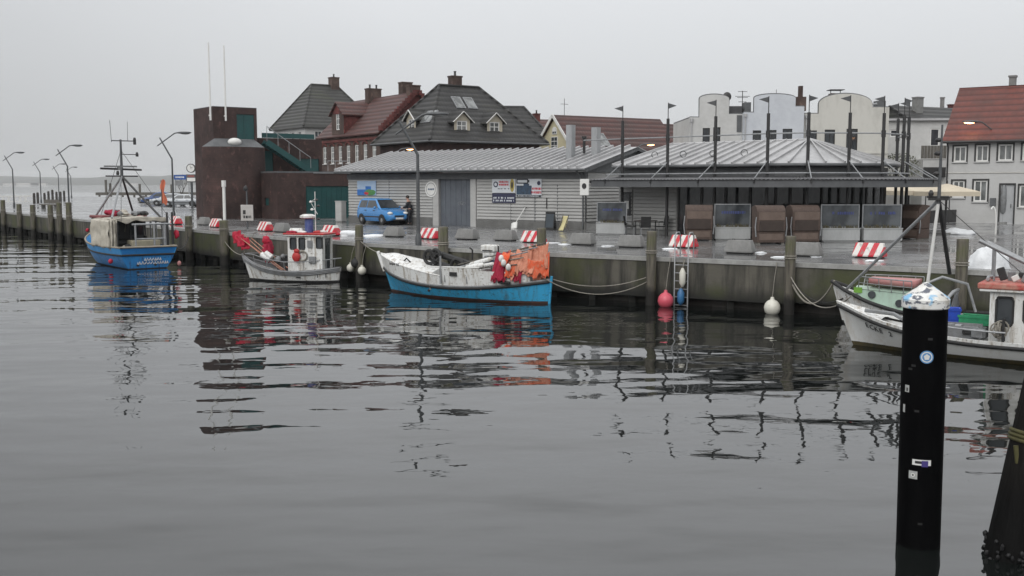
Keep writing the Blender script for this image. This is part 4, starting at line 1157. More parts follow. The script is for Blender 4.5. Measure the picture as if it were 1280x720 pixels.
b_ = MB(); xq = X(928); b_.tube([(xq, 1, Z(140)), (xq, 1, Z(112))], .03, 6)
for zz, ww in ((113, .35), (119, .55), (120.5, .4), (126, .3)): b_.tube([(xq - ww, 1, Z(zz)), (xq + ww, 1, Z(zz))], .02, 5)
b_.build('aerial', M_dark, hA)
hB, X, Z = curved_house('bluish white house with a rounded gable in the middle of the row', YW - .4, 926.4, 1001, 140.5, 133, 939, 990, 122.5, 117.5, M_render_b, [(938, 948.5, 163, 179), (957, 967.5, 162.5, 178), (975, 987, 161, 177.5)])
b_ = MB(); b_.box(X(931), X(939), 1, 2, Z(142), Z(126.5)); b_.build('chimney', M_fascia, hB)
b_ = MB(); b_.box(X(994), X(1006), .6, 1.4, Z(138), Z(120)); b_.box(X(998), X(1002.5), .8, 1.2, Z(120), Z(106)); b_.build('chimney', M_brick2, hB)
b_ = MB(); b_.tube([(X(968), .5, Z(118)), (X(968), .5, Z(111))], .02, 5); b_.build('lightning_rod', M_dark, hB)
hC, X, Z = curved_house('cream stained house with a broad rounded gable, rightmost of the row', YW, 1001.5, 1106, 142, 134, 1019, 1085, 130, 117, M_render_c, [(1008, 1017.5, 163, 178), (1027, 1040, 162, 183), (1054, 1068, 161, 189)])
b_ = MB(); b_.box(X(1037), X(1051), .6, 1.4, Z(120), Z(115.5)); b_.build('chimney', M_brick2, hC)
b_ = MB(); b_.box(X(1035), X(1053), .5, 1.5, Z(111.6), Z(110.8)); 
for x in (1038, 1050): b_.tube([(X(x), 1, Z(115.5)), (X(x), 1, Z(111))], .03, 5)
b_.build('chimney_hood', M_dark, hC)
b_ = MB(); b_.box(X(1094), X(1105), .6, 1.4, Z(136), Z(125)); b_.build('chimney', M_fascia, hC)
b_ = MB(); b_.tube([(X(1094), .6, Z(129)), (X(1088), .6, Z(130))], .08, 6); b_.build('flue', M_steel, hC)
# white house with the terrace
hD = thing('terrace_house', 'plain white flat roofed house with a boarded terrace beside the round gables', 'house', XY(1104, 84), R(-6))
k = 84 / F; Z = lambda py: ZQ(py, 84); X = lambda px: (px - 1104) * k
hs = [(X(1108), X(1117), Z(171), Z(162)), (X(1156), X(1167), Z(183), Z(161)), (X(1172), X(1177), Z(172), Z(163))]
Ms = box_walls(hD, X(1185), 8, Z(151), M_render_w, front=hs)
for q in hs: window(hD, Ms[0], q, M_white, M_glass, (0, 0), .08)
b_ = MB(); b_.box(-.3, X(1187), -.35, 8.2, Z(151) + .001, Z(148.5)); b_.build('roof', M_zinc, hD)
b_ = MB(); b_.box(X(1135), X(1178), -3.2, -.01, 0, Z(200)); b_.build('terrace_block', M_render_w, hD)
for i in range(13):
    b_ = MB(); x = X(1132) + i * .235; b_.box(x, x + .21, -3.3, -3.25, Z(199.5), Z(184)); b_.build('fence_board', M_wood, hD)
b_ = MB(); b_.box(X(1135), X(1160), -3.6, -3.3, Z(222), Z(210)); b_.build('dark_awning', M_dark, hD)
# roofs behind it
hE = thing('dark_gable_house', 'small house with a dark gable and wide chimney behind the white terrace house', 'house', XY(1134, 104), R(25))
e, r_ = ZQ(150, 104), ZQ(133, 106)
box_walls(hE, 9, 5.5, e, M_brick2); gable_roof(hE, 9, 5.5, e, r_, M_tile_d, .3)
for x in (0, 8.8):
    b_ = MB(); b_.extrude([(x, 0, e), (x, 5.5, e), (x, 2.75, r_ - .1)], (.2, 0, 0)); fixn(b_.build('gable', M_tile_g, hE))
chimney(hE, 2.4, 1.6, r_ - 1.5, r_ + .85, .85, M_concrete, .7, 0)
hF = thing('orange_roofed_house', 'house with an orange red roof behind the dark gable near the right street lamp', 'house', XY(1158, 118), R(4))
e, r_ = ZQ(152, 118), ZQ(137, 121)
box_walls(hF, 6, 6, e, M_render_w); gable_roof(hF, 6, 6, e, r_, M_tile_o, .3)
for x in (0, 5.8):
    b_ = MB(); b_.extrude([(x, 0, e), (x, 6, e), (x, 3, r_ - .1)], (.2, 0, 0)); fixn(b_.build('gable', M_render_w, hF))
chimney(hF, 2.7, 3, r_ - .3, r_ + 1.3, .35, M_concrete, .35, 0); chimney(hF, 3.8, 3, r_ - .3, r_ + .5, .7, M_brick3, .5, 0)
# white house with the red roof at the right
hG = thing('white_red_roof_house', 'white rendered house with a red pantile roof and dark framed windows', 'house', XY(1179, 68), math.atan2(-3.5, 5))
k = 68 / F
def HX(px):
    """local x on that front under photo column px"""
    d = V((5, -3.5)).normalized(); o = XY(1179, 68); s = (px - 640) / F
    return (s * o.y - o.x) / (d.x - s * d.y)
def HZ_(px, py):
    d = V((5, -3.5)).normalized(); return ZQ(py, 68 + d.y * HX(px))
WG, DG = 16.0, 8.0
hs = []
for a, c, t0, b0 in ((1188, 1203.5, 183, 202.5), (1215.5, 1231, 181.5, 202), (1243, 1261, 180.5, 201), (1273, 1292, 179.5, 200.5), (1304, 1323, 178, 199.5), (1188, 1203, 226, 247), (1214.5, 1231.5, 225.5, 252), (1271.5, 1290, 231.5, 259)):
    hs.append((HX(a), HX(c), HZ_(a, b0), HZ_(a, t0)))
door = (HX(1248), HX(1265), .02, HZ_(1248, 231))
e = HZ_(1179, 173)
Ms = box_walls(hG, WG, DG, e, mat('white_house_render', (.50, .50, .495), (.44, .44, .43), .6, .85, .004, 40), front=hs + [door])
for q in hs: window(hG, Ms[0], q, M_white, M_pane, (1, 0), .09, surround=M_dark, sill=M_render_w)
b_ = MB(); b_.box(door[0] + .01, door[1] - .01, .06, .12, .02, door[3] - .01); dd = b_.build('door', mat('pale_door', (.40, .41, .42), (.34, .35, .36), 2, .5), hG)
b_ = MB(); b_.box(door[0] - .09, door[0] - .002, -.03, .03, 0, door[3] + .1); b_.box(door[1] + .002, door[1] + .09, -.03, .03, 0, door[3] + .1); b_.box(door[0] - .002, door[1] + .002, -.03, .03, door[3] + .002, door[3] + .1); b_.build('door_surround', M_dark, dd)
b_ = MB(); b_.tube([(door[1] - .15, -.0, 1.0), (door[1] - .15, .0, 1.25)], .02, 6); b_.build('handle', M_dark, dd)
r_ = ZQ(113, 71.5)
b_ = MB(); ov = .35; kk = (r_ - e) / (DG / 2)
vs = [(-.25, -ov, e - ov * kk), (WG + .3, -ov, e - ov * kk), (WG + .3, DG / 2, r_), (-.25, DG / 2, r_)]
b_.extrude(vs, (0, .1, .16)); fixn(b_.build('roof', M_tile_o, hG))
b_ = MB(); b_.extrude([(-.25, DG / 2 + .12, r_), (WG + .3, DG / 2 + .12, r_), (WG + .3, DG + ov, e - ov * kk), (-.25, DG + ov, e - ov * kk)], (0, -.1, .16)); fixn(b_.build('roof', M_tile_o, hG))
for x in (0, WG - .2):
    b_ = MB(); b_.extrude([(x, 0, e), (x, DG, e), (x, DG / 2, r_ - .05)], (.2, 0, 0)); fixn(b_.build('gable', M_render_w, hG))
b_ = MB(); b_.tube([(-.3, -ov - .1, e - ov * kk + .03), (WG + .3, -ov - .1, e - ov * kk + .03)], .08, 8); b_.tube([(0.1, -ov - .1, e - .3), (.1, -.1, e - .6), (.1, -.1, .2)], .05, 6); b_.build('gutter', M_dark, hG, 50)
chimney(hG, 3.0, 4.3, r_ - .3, r_ + .7, .4, M_concrete, .4, 0)
b_ = MB(); b_.box(HX(1236), HX(1243), -.2, -.003, HZ_(1236, 257), HZ_(1236, 247.5)); b_.build('meter_box', M_fascia, hG)
b_ = MB(); b_.tube([(WG, -.02, HZ_(1240, 216)), (0, -.02, HZ_(1240, 216))], .03, 5); b_.build('string_course', M_render_c, hG)

# ================================================================== QUAY FURNITURE
# ---- cranked street lamps
def street_lamp(label, base, H, side=1, lit=False, yaw=0.0, group='cranked street lamps on the quay'):
    r = thing('street_lamp', label, 'street lamp', base, yaw, group)
    s = side
    b = MB(); b.tube([(0, 0, 0), (0, 0, .25 * H), (0, 0, .69 * H)], [.085, .075, .06], 10); b.lathe([(.13, 0), (.13, .35), (.09, .5)], (0, 0, 0), 10); b.build('pole', M_lampgrey, r, 40)
    b = MB(); b.tube([(0, 0, .688 * H), (-s * .125 * H, 0, .915 * H), (-s * .135 * H, 0, .935 * H)], [.058, .05, .045], 8); b.build('crank', M_lampgrey, r, 40)
    b = MB(); b.tube([(-s * .165 * H, 0, .84 * H), (.04 * s * H, 0, .985 * H), (.075 * s * H, 0, .992 * H)], [.04, .045, .045], 8); b.build('arm', M_lampgrey, r, 40)
    b = MB(); b.blob((s * .15 * H, 0, .992 * H), (.09 * H, .022 * H, .014 * H), 0, 0, 1, 14, 8); hd = b.build('lamp_head', M_lampgrey, r, 60)
    b = MB(); b.blob((s * .165 * H, 0, .983 * H), (.055 * H, .016 * H, .012 * H), 0, 0, 1, 12, 6); b.build('bulb_cover', M_lit if lit else M_pane, hd, 60)
    if lit:
        l = bpy.data.lights.new('lamp_glow', 'POINT'); l.energy = 10; l.color = (1, .55, .25); l.shadow_soft_size = .15
        lo = bpy.data.objects.new('lamp_glow', l); col.objects.link(lo); lo.parent = hd; lo.location = (s * .165 * H, 0, .95 * H)
    return r
def lamp_at(px, Y, ytop, label, **kw):
    o = XY(px, Y); o.z = QZ
    return street_lamp(label, o, ZQ(ytop, Y), **kw)
lamp_at(218, 77, 165, 'grey cranked street lamp between the blue trawler and the brick tower')
lamp_at(88, 90, 181, 'tallest grey cranked street lamp on the quay left of the blue trawler')
lamp_at(19.5, 113, 190, 'leftmost grey cranked street lamp on the quay')
lamp_at(53.5, 141, 198.5, 'grey cranked street lamp second from the left, over the far pier posts')
lamp_at(76, 168, 204.5, 'small far street lamp just left of the tallest quay lamp pole')
lamp_at(91.5, 188, 208.5, 'smallest farthest street lamp just right of the tallest quay lamp pole')
lamp_at(523, 42.3, 141, 'near cranked street lamp standing before the harbour shed and the blue car')
lamp_at(1226.5, 67, 151, 'lit orange street lamp before the white red roofed house', side=-1, lit=True)
lamp_at(499, 76, 185, 'lit street lamp whose head shows above the shed roof before the brick house', lit=True)
lamp_at(797, 82, 179.5, 'lit street lamp whose head shows above the shed gable before the red roof', lit=True)

# ---- barriers and concrete blocks along the quay
def barrier_mesh(L, h, b0, b1, tip):
    b = MB()
    lo = [(-L / 2, -b0, 0), (L / 2, -b0, 0), (L / 2, b0, 0), (-L / 2, b0, 0)]
    hi = [(-L / 2 + tip, -b1, h), (L / 2 - tip, -b1, h), (L / 2 - tip, b1, h), (-L / 2 + tip, b1, h)]
    mid = [(x, y, .06) for x, y, _ in lo]
    b.add(lo + mid + hi, [(3, 2, 1, 0), (0, 1, 5, 4), (1, 2, 6, 5), (2, 3, 7, 6), (3, 0, 4, 7), (4, 5, 9, 8), (5, 6, 10, 9), (6, 7, 11, 10), (7, 4, 8, 11), (8, 9, 10, 11)])
    return b
bar_b = barrier_mesh(1.05, .46, .26, .10, .07); blk_b = barrier_mesh(1.05, .44, .27, .13, .10)
def quay_block(px, py, label, striped, yaw=0.0, s=1.0):
    p = G(px, py); _, t, n = edge_frame(min(1270, max(-100, px)))
    r = thing('striped_barrier' if striped else 'concrete_block', label, 'barrier' if striped else 'block', p, ang(t) + yaw, 'red and white barriers along the quay' if striped else 'grey concrete blocks along the quay')
    r.scale = (s, s, s)
    bo = (bar_b if striped else blk_b).build('body', M_barrier if striped else M_concrete, r, bevel=.015); bo.location.z = .05
    b = MB(); 
    b.box(-.44, .44, -.2, .2, 0, .07)  # dark inset strip added to stand for the shadow gap under the body
    b.build('shadow_gap_strip', M_black, r)
    b = MB(); hz = .50 if striped else .48
    for x in (-.25, .25): b.tube([(x - .04, 0, hz), (x - .04, 0, hz + .05), (x + .04, 0, hz + .05), (x + .04, 0, hz)], .012, 5)
    b.build('lifting_eye', M_dark, r)
    return r
quay_block(220, 280.5, 'red and white barrier half hidden behind the blue trawler stern', True)
quay_block(271, 284.3, 'red and white barrier before the foot of the brick tower', True)
quay_block(332, 289.2, 'red and white barrier behind the bow of the small white boat', True)
quay_block(414, 294.6, 'red and white barrier right of the small white boat cabin', True)
quay_block(538, 299, 'red and white barrier at the foot of the near street lamp', True)
quay_block(667, 303.5, 'red and white barrier behind the orange nets', True)
quay_block(854.5, 310, 'red and white barrier behind the quay ladder', True)
quay_block(1087, 322.3, 'red and white barrier behind the green boat, nearest to the camera', True)
quay_block(256, 281.5, 'grey concrete block left of the barrier at the tower foot', False)
quay_block(353, 290.5, 'grey concrete block between two barriers behind the small white boat', False)
quay_block(493, 296.3, 'grey concrete block in front of the blue car', False)
quay_block(584, 299.6, 'grey concrete block in front of the shed sliding door', False)
quay_block(632, 301.2, 'grey concrete block behind the crimson and orange nets', False)
quay_block(728, 306.3, 'grey concrete block in front of the yellow deckchair', False)
quay_block(789, 309.5, 'grey concrete block in front of the black table and chairs', False)
quay_block(925, 317, 'grey concrete block between the ladder barrier and the post at the white buoy', False)
quay_block(1008, 320.6, 'grey concrete block right of the post at the white buoy', False)

# ---- fender piles of weathered wood
def post_wood():
    m, t, b = nt('fender_pile_wood')
    w = coords(t, (4, 4, .35)); n1 = nz(t, w, 3, 6); n2 = nz(t, coords(t, (1, 1, .5)), 2.2, 5)
    c = mixcol(t, ramp(t, n1, .35, .7), (.16, .145, .115), (.055, .05, .042))
    c = mixcol(t, ramp(t, n2, .48, .68), c, (.105, .115, .05))
    g = t.nodes.new("ShaderNodeNewGeometry"); sp = t.nodes.new("ShaderNodeSeparateXYZ"); t.links.new(g.outputs['Position'], sp.inputs[0])
    ad = N(t, "ShaderNodeMath", operation='MULTIPLY_ADD'); ad.inputs[1].default_value = .7; t.links.new(n2, ad.inputs[0]); t.links.new(sp.outputs['Z'], ad.inputs[2])
    c = mixcol(t, ramp(t, ad.outputs[0], .8, 1.25), (.014, .013, .011), c)
    t.links.new(c, b.inputs['Base Color']); b.inputs['Roughness'].default_value = .8
    bumpit(t, b, n1, .03)
    return m
M_post = post_wood()
def pile(px, ytop, label, rad=.17, off=.22, z_low=-.6, tilt=0.0):
    e, t, n = edge_frame(px); p = e - n * off
    zt = P(px, ytop, p.y).z
    r = thing('mooring_post', label, 'post', (p.x, p.y, 0), ang(t), 'wooden mooring posts along the quay wall')
    rr = random.Random(int(px * 7)); b = MB(); nn = 14; prof = [z_low, .2, .8, 1.4, zt - .1, zt - .02, zt]
    vs = []
    for j, z in enumerate(prof):
        for k in range(nn):
            a = 2 * math.pi * k / nn; q = rad * (1 + .06 * noise.noise(V((math.cos(a) * 2, math.sin(a) * 2, z * .7 + px)))) * (.93 if j == len(prof) - 1 else 1)
            vs.append((q * math.cos(a), q * math.sin(a), z))
    b.add(vs, [(j * nn + k, j * nn + (k + 1) % nn, (j + 1) * nn + (k + 1) % nn, (j + 1) * nn + k) for j in range(len(prof) - 1) for k in range(nn)] + [tuple(range((len(prof) - 1) * nn, len(prof) * nn))])
    b.build('shaft', M_post, r, 50)
    b = MB()
    for dz in (0, .07): b.torus((0, 0, 1.78 + dz), rad * 1.1, .022, 'Z', 16, 6)
    b.build('rope_turns', M_rope, r, 60)
    return r
for px, yt, lb, rd in ((2, 248, 'wooden mooring post at the left picture edge', .2), (12, 250, 'wooden mooring post left of the leftmost street lamp', .2), (32, 255, 'wooden mooring post between the leftmost two street lamps', .2),
                       (49, 256, 'wooden mooring post under the second street lamp', .2), (71, 256, 'wooden mooring post left of the tallest street lamp', .2), (82, 253, 'taller wooden mooring post touching the tallest street lamp', .2), (94, 253, 'wooden mooring post right of the tallest street lamp', .2),
                       (243, 270, 'dark wooden mooring post between the blue trawler and the tower', .2), (287, 275.5, 'dark wooden mooring post at the red flags of the small white boat', .23),
                       (455, 281, 'green stained mooring post between the two fender clusters', .17), (559, 283.5, 'wooden mooring post behind the dark winch of the turquoise boat', .2), (681, 285, 'wooden mooring post behind the orange nets', .17),
                       (817, 289, 'wooden mooring post left of the quay ladder', .17), (989.5, 295, 'wooden mooring post holding the ropes by the white buoy', .165), (1203, 298.5, 'wooden mooring post behind the blue fish crate', .17)):
    pile(px, yt, lb, rd)

# ---- row of stout posts on the far side of the quay, left
M_farpost = mat('dark_far_post', (.06, .055, .05), (.035, .033, .03), 2, .8)
for k, (px, py, hh, lb) in enumerate(((43, 254.5, 1.35, 'first of the dark posts in the far row, from the left'), (47.5, 254, 1.4, 'second of the dark posts in the far row, from the left'), (56, 253, 1.3, 'third of the dark posts in the far row, from the left'), (61, 252.6, 1.5, 'fourth of the dark posts in the far row, from the left'),
                                      (66, 252.3, 1.7, 'fifth and tallest dark post in the far row'), (71, 252, 1.4, 'sixth of the dark posts in the far row, from the left'), (76, 251.4, 1.4, 'seventh of the dark posts in the far row, from the left'), (80.5, 251, 1.5, 'last dark post in the far row, before the tallest lamp'))):
    p = G(px, py); r = thing('bollard_post', lb, 'post', p, 0, 'dark posts on the far side of the quay')
    b = MB(); b.tube([(0, 0, 0), (0, 0, hh * .9), (0, 0, hh)], [.17, .16, .12], 9); b.build('shaft', M_farpost, r, 40)
    b = MB(); b.torus((0, 0, hh * .7), .17, .03, 'Z', 12, 5); b.build('band', M_black, r)
# white slatted railing behind them
p0, p1 = G(-12, 253.5), G(41, 253.0)
rl = thing('white_railing', 'low white slatted railing on the far side of the quay at left', 'railing', p0, ang(p1 - p0)); L = (p1 - p0).length
b = MB(); b.box(0, L, -.06, .06, .75, .95); b.box(0, L, -.05, .05, .05, .2); b.build('rail', M_white, rl)
for k in range(int(L / .7)):
    b = MB(); b.box(k * .7, k * .7 + .3, -.04, .04, .2, .75); b.build('slat', M_white, rl)
# a slab bench on the quay
p = G(62, 261.5); r = thing('quay_bench', 'low grey bench on the quay between the left mooring posts', 'bench', p, R(-40))
b = MB(); b.box(-1.6, 1.6, -.25, .25, .4, .5); b.build('seat', M_wood, r); b = MB(); b.box(-1.6, 1.6, .2, .26, .55, .95); b.build('backrest', M_wood, r)
for x in (-1.3, 1.3):
    b = MB(); b.box(x - .1, x + .1, -.2, .2, 0, .4); b.build('leg', M_concrete, r)

# ---- clock on a post, sign boards, parked cars at the far left
YC = 108
r = thing('post_clock', 'round post clock over a boxed sign left of the brick tower', 'clock', XY(241.5, YC)); k = YC / F
b = MB(); b.tube([(0, 0, 0), (0, 0, ZQ(226, YC))], .13, 8); b.build('post', M_lampgrey, r, 40)
zc = ZQ(210.3, YC); b = MB(); b.lathe([(.46, -.14), (.46, .14)], (0, 0, zc), 22, 'Y'); b.build('clock_case', M_dark, r, 40)
b = MB(); b.lathe([(.38, -.155), (.38, -.141)], (0, 0, zc), 22, 'Y'); f_ = b.build('clock_face', M_white, r)
b = MB(); b.beam((0, -.17, zc), (.2, -.17, zc + .12), .02, .04, (0, 1, 0)); b.beam((0, -.175, zc), (-.05, -.175, zc + .3), .02, .035, (0, 1, 0)); b.build('clock_hands', M_dark, f_)
b = MB(); b.box(-.5, .5, -.12, .12, ZQ(228, YC), ZQ(218, YC)); bx_ = b.build('sign_box', M_lampgrey, r)
b = MB(); b.box(-.42, .42, -.14, -.122, ZQ(226.6, YC), ZQ(222.3, YC)); b.build('white_panel', M_white, bx_)
b = MB(); b.box(-.34, .34, -.14, -.122, ZQ(221.5, YC), ZQ(219, YC)); b.build('red_panel', mat('dull_red_panel', (.28, .1, .09), (.2, .07, .07), 3, .5), bx_)
YS = 128
r = thing('blue_sign_board', 'long blue sign board over a grey panel on posts behind the clock', 'sign', XY(229, YS)); k = YS / F
for x in (-.75, .9):
    b = MB(); b.tube([(x, 0, 0), (x, 0, ZQ(219, YS))], .06, 6); b.build('post', M_steel, r)
b = MB(); b.box(-.9, .95, -.06, .02, ZQ(224.5, YS), ZQ(218.6, YS)); b.build('blue_board', mat('sign_blue', (.02, .09, .34), (.02, .07, .25), 3, .4), r)
b = MB()
for q in words(-.7, .8, ZQ(221.5, YS), .22, 21): b.box(q[0], q[1], -.068, -.061, q[2], q[3])
b.build('lettering', M_white, r)
b = MB(); b.box(-.75, .2, -.06, .02, ZQ(232, YS), ZQ(226, YS)); b.build('grey_panel', M_boatgrey, r)

def car(label, loc, rz, paint, L=4.1, H=1.6, Wd=1.66, kind='van', group=None, name='parked_car'):
    r = thing(name, label, 'car', loc, rz, group)
    s = L / 4.1; hw = Wd / 2
    van = kind == 'van'
    roof = H; belt = H * .62
    def body(pts, y0, y1, taper=None):
        """loft the side outline across the width with rounded shoulders"""
        b = MB(); rings = []
        ys = [-hw, -hw * .97, -hw * .85, 0, hw * .85, hw * .97, hw]
        zs = [.0, 1, 1, 1, 1, 1, .0]
        return b
    # lower body: cross sections along the length (x, half width, sill z, belt z)
    secs = [(-.02, .80, .42, .80), (.06, .93, .30, .96), (.5, 1.0, .24, .99), (1.4, 1.0, .22, 1.0), (2.4, 1.0, .22, 1.0), (3.0, .99, .22, .98), (3.45, .97, .23, .90), (3.85, .88, .27, .78), (4.05, .70, .34, .62), (4.1, .55, .40, .52)]
    b = MB(); vs = []; n = 0
    for x, wv, z0, z1 in secs:
        z1 = z1 * belt / .99 if x < 3.2 else z1 * (belt / .99) ** .6
        w = hw * wv
        ring = [(x * s, -w * .86, z0), (x * s, -w, z0 + (z1 - z0) * .3), (x * s, -w * .995, z0 + (z1 - z0) * .72), (x * s, -w * .92, z1), (x * s, 0, z1 + .02), (x * s, w * .92, z1), (x * s, w * .995, z0 + (z1 - z0) * .72), (x * s, w, z0 + (z1 - z0) * .3), (x * s, w * .86, z0)]
        n = len(ring); vs += ring
    m_ = len(secs)
    fs = [(i * n + k, i * n + k + 1, (i + 1) * n + k + 1, (i + 1) * n + k) for i in range(m_ - 1) for k in range(n - 1)]
    fs += [(i * n + n - 1, i * n, (i + 1) * n, (i + 1) * n + n - 1) for i in range(m_ - 1)]
    fs += [tuple(range(n)), tuple(reversed(range((m_ - 1) * n, m_ * n)))]
    b.add(vs, fs); bo = fixn(b.build('body', paint, r, 38))
    # cabin
    if van: out = [(.06, belt - .02), (.16, belt + .36 * H * .75), (.30, roof - .05), (.65, roof), (1.9, roof), (2.25, roof - .07), (3.05, belt - .02)]
    else: out = [(.35, belt - .02), (.95, roof - .08), (1.3, roof), (2.0, roof), (2.35, roof - .06), (3.1, belt - .02)]
    b = MB(); vs = []
    def hwz(z): return hw * (.93 - .24 * max(0, (z - belt) / (roof - belt)))
    top = [(x * s, z) for x, z in out]
    left = [(x, -hwz(z), z) for x, z in top]; right = [(x, hwz(z), z) for x, z in top]
    m_ = len(top)
    b.add(left + right, [tuple(range(m_)), tuple(reversed(range(m_, 2 * m_)))] + [(i, m_ + i, m_ + i + 1, i + 1) for i in range(m_ - 1)])
    cb = fixn(b.build('cabin', paint, r, 30))
    cb.modifiers.new('bevel', 'BEVEL').width = .05
    # glazing, 8 mm proud of the cabin
    def pane(name, quads, m=M_glass):
        b = MB()
        for q in quads: b.extrude(q[0], q[1])
        fixn(b.build(name, m, cb))
    zt, zb = roof - .13, belt + .04
    for sgn in (-1, 1):
        def sp(x, z): return (x * s, sgn * (hwz(z) - .004), z)
        wins_ = [[(.30, zb), (1.25, zb), (1.25, zt), (.42, zt)], [(1.33, zb), (2.72, zb), (2.2, zt), (1.33, zt)]] if van else [[(.75, zb), (1.55, zb), (1.55, zt), (1.05, zt)], [(1.62, zb), (2.75, zb), (2.25, zt), (1.62, zt)]]
        for wq in wins_: pane('side_window', [([sp(x, z) for x, z in wq], (0, sgn * .014, 0))])
    a_, c_ = out[-2], out[-1]
    def on(u, y): x = a_[0] + (c_[0] - a_[0]) * u; z = a_[1] + (c_[1] - a_[1]) * u; return (x * s, y * hwz(z) * .92, z)
    pane('windscreen', [([on(.06, -1), on(.93, -1), on(.93, 1), on(.06, 1)], (.012, 0, .012))])
    a2, c2_ = out[0], out[2] if van else out[1]
    def onr(u, y): x = a2[0] + (c2_[0] - a2[0]) * u; z = a2[1] + (c2_[1] - a2[1]) * u; return (x * s - .03, y * hwz(z) * .86, z)
    pane('rear_window', [([onr(.2, -1), onr(.9, -1), onr(.9, 1), onr(.2, 1)], (-.014, 0, .004))])
    for x in (.72, 3.28):
        for sgn in (-1, 1):
            b = MB(); y = sgn * (hw - .1); b.lathe([(.20, -.10), (.29, -.10), (.31, -.06), (.31, .06), (.29, .10), (.20, .10)], (x * s, y, .31), 18, 'Y'); w_ = b.build('wheel', M_black, r, 40)
            b = MB(); b.lathe([(.03, .115 * sgn), (.20, .09 * sgn), (.20, .02 * sgn)], (x * s, y, .31), 14, 'Y'); b.build('rim', M_steel, w_)
            b = MB(); 
            b.extrude([(x * s + .37 * math.cos(math.pi * k / 8), sgn * (hw - .012), .30 + .37 * math.sin(math.pi * k / 8)) for k in range(9)], (0, sgn * .014, 0)); fixn(b.build('wheel_arch', M_black, bo))
    for sgn in (-1, 1):
        b = MB(); b.blob((3.9 * s, sgn * hw * .68, belt * .72), (.16, .17, .10), 0, 0, 1, 12, 8); b.build('headlight', M_white, bo, 60)
        b = MB(); b.box(.0, .05, sgn * hw * .72 - .08, sgn * hw * .72 + .08, belt * .75, belt * .98); b.build('tail_light', M_red, bo)
        b = MB(); b.blob((2.62 * s, sgn * (hw + .09), belt + .05), (.07, .1, .08), 0, 0, 1, 10, 6); b.build('mirror', paint, bo, 60)
        b = MB()
        for x in (1.25, 2.3): b.box(x * s - .1, x * s + .1, sgn * (hw - .01), sgn * (hw + .012), belt - .14, belt - .1)
        b.build('door_handle', M_dark, bo)
        b = MB(); b.box(.95 * s, 3.0 * s, sgn * (hw - .004), sgn * (hw + .006), .46, .53); b.build('side_strip', M_dark, bo)
    b = MB(); b.box(4.0 * s, 4.11 * s, -hw * .42, hw * .42, .5, .6); b.build('grille', M_dark, bo)
    b = MB(); b.box(4.08 * s, 4.125 * s, -.26, .26, .36, .47); b.build('number_plate', M_white, bo)
    b = MB(); b.box(3.98 * s, 4.09 * s, -hw * .5, hw * .5, .26, .35); b.build('lower_intake', M_dark, bo)
    return r
M_carblue = mat('blue_car_paint', (.045, .24, .56), (.04, .2, .48), 1, .25, coat=.7)
M_carsilver = mat('silver_car_paint', (.33, .35, .37), (.28, .3, .32), 1, .3, metal=.4, coat=.5)
M_carblue2 = mat('dark_blue_car_paint', (.05, .10, .26), (.04, .08, .2), 1, .3, coat=.5)
p = G(466, 279.6)
hd = V((.62, -.78, 0))
vanp = p - hd * .7
car('bright blue compact van parked before the shed with a person beside it', (vanp.x, vanp.y, QZ), ang(hd), M_carblue, 3.85, 1.62, 1.62)
car('silver estate car parked by the far boulders left of the clock', XY(238, 121) + V((0, 0, 0)), R(-172), M_carsilver, 4.4, 1.45, 1.75, 'car')
car('blue car parked behind the silver estate car near the clock', XY(222, 130), R(-165), M_carblue2, 4.2, 1.5, 1.7, 'car')
car('grey car parked against the brick tower under the clock', XY(252, 116), R(-176), M_carsilver, 4.2, 1.4, 1.75, 'car')

# ---- bare tree behind the sign
def bare_tree(label, base, H, seed, spread=.55, mat_=None):
    r = thing('bare_tree', label, 'tree', base); rr = random.Random(seed)
    tr = MB(); cr = MB()
    def grow(b, p, d, L, rad, lev):
        q = p + d * L
        (tr if lev == 0 else cr).tube([p, p.lerp(q, .5) + V((rr.uniform(-1, 1), rr.uniform(-1, 1), 0)) * L * .06, q], [rad, rad * .8, rad * .6], 5)
        if lev >= 5: return
        for _ in range(3 if lev < 4 else 2):
            nd = (d + V((rr.uniform(-1, 1), rr.uniform(-1, 1), rr.uniform(-.2, .7))) * spread).normalized()
            grow(b, p.lerp(q, rr.uniform(.6, 1)), nd, L * rr.uniform(.6, .8), rad * .55, lev + 1)
    grow(None, V((0, 0, 0)), V((0, 0, 1)), H * .32, H * .018, 0)
    m = mat_ or mat('bare_bark', (.09, .08, .07), (.06, .055, .05), 4, .8)
    tr.build('trunk', m, r); cr.build('crown', m, r)
    return r
bare_tree('small bare tree behind the blue sign board left of the tower', XY(228, 134), 4.6, 4)
bare_tree('bare shrub in front of the cream round gable', XY(1046, 74) + V((0, 0, 1.0)), 4.6, 9, .8)
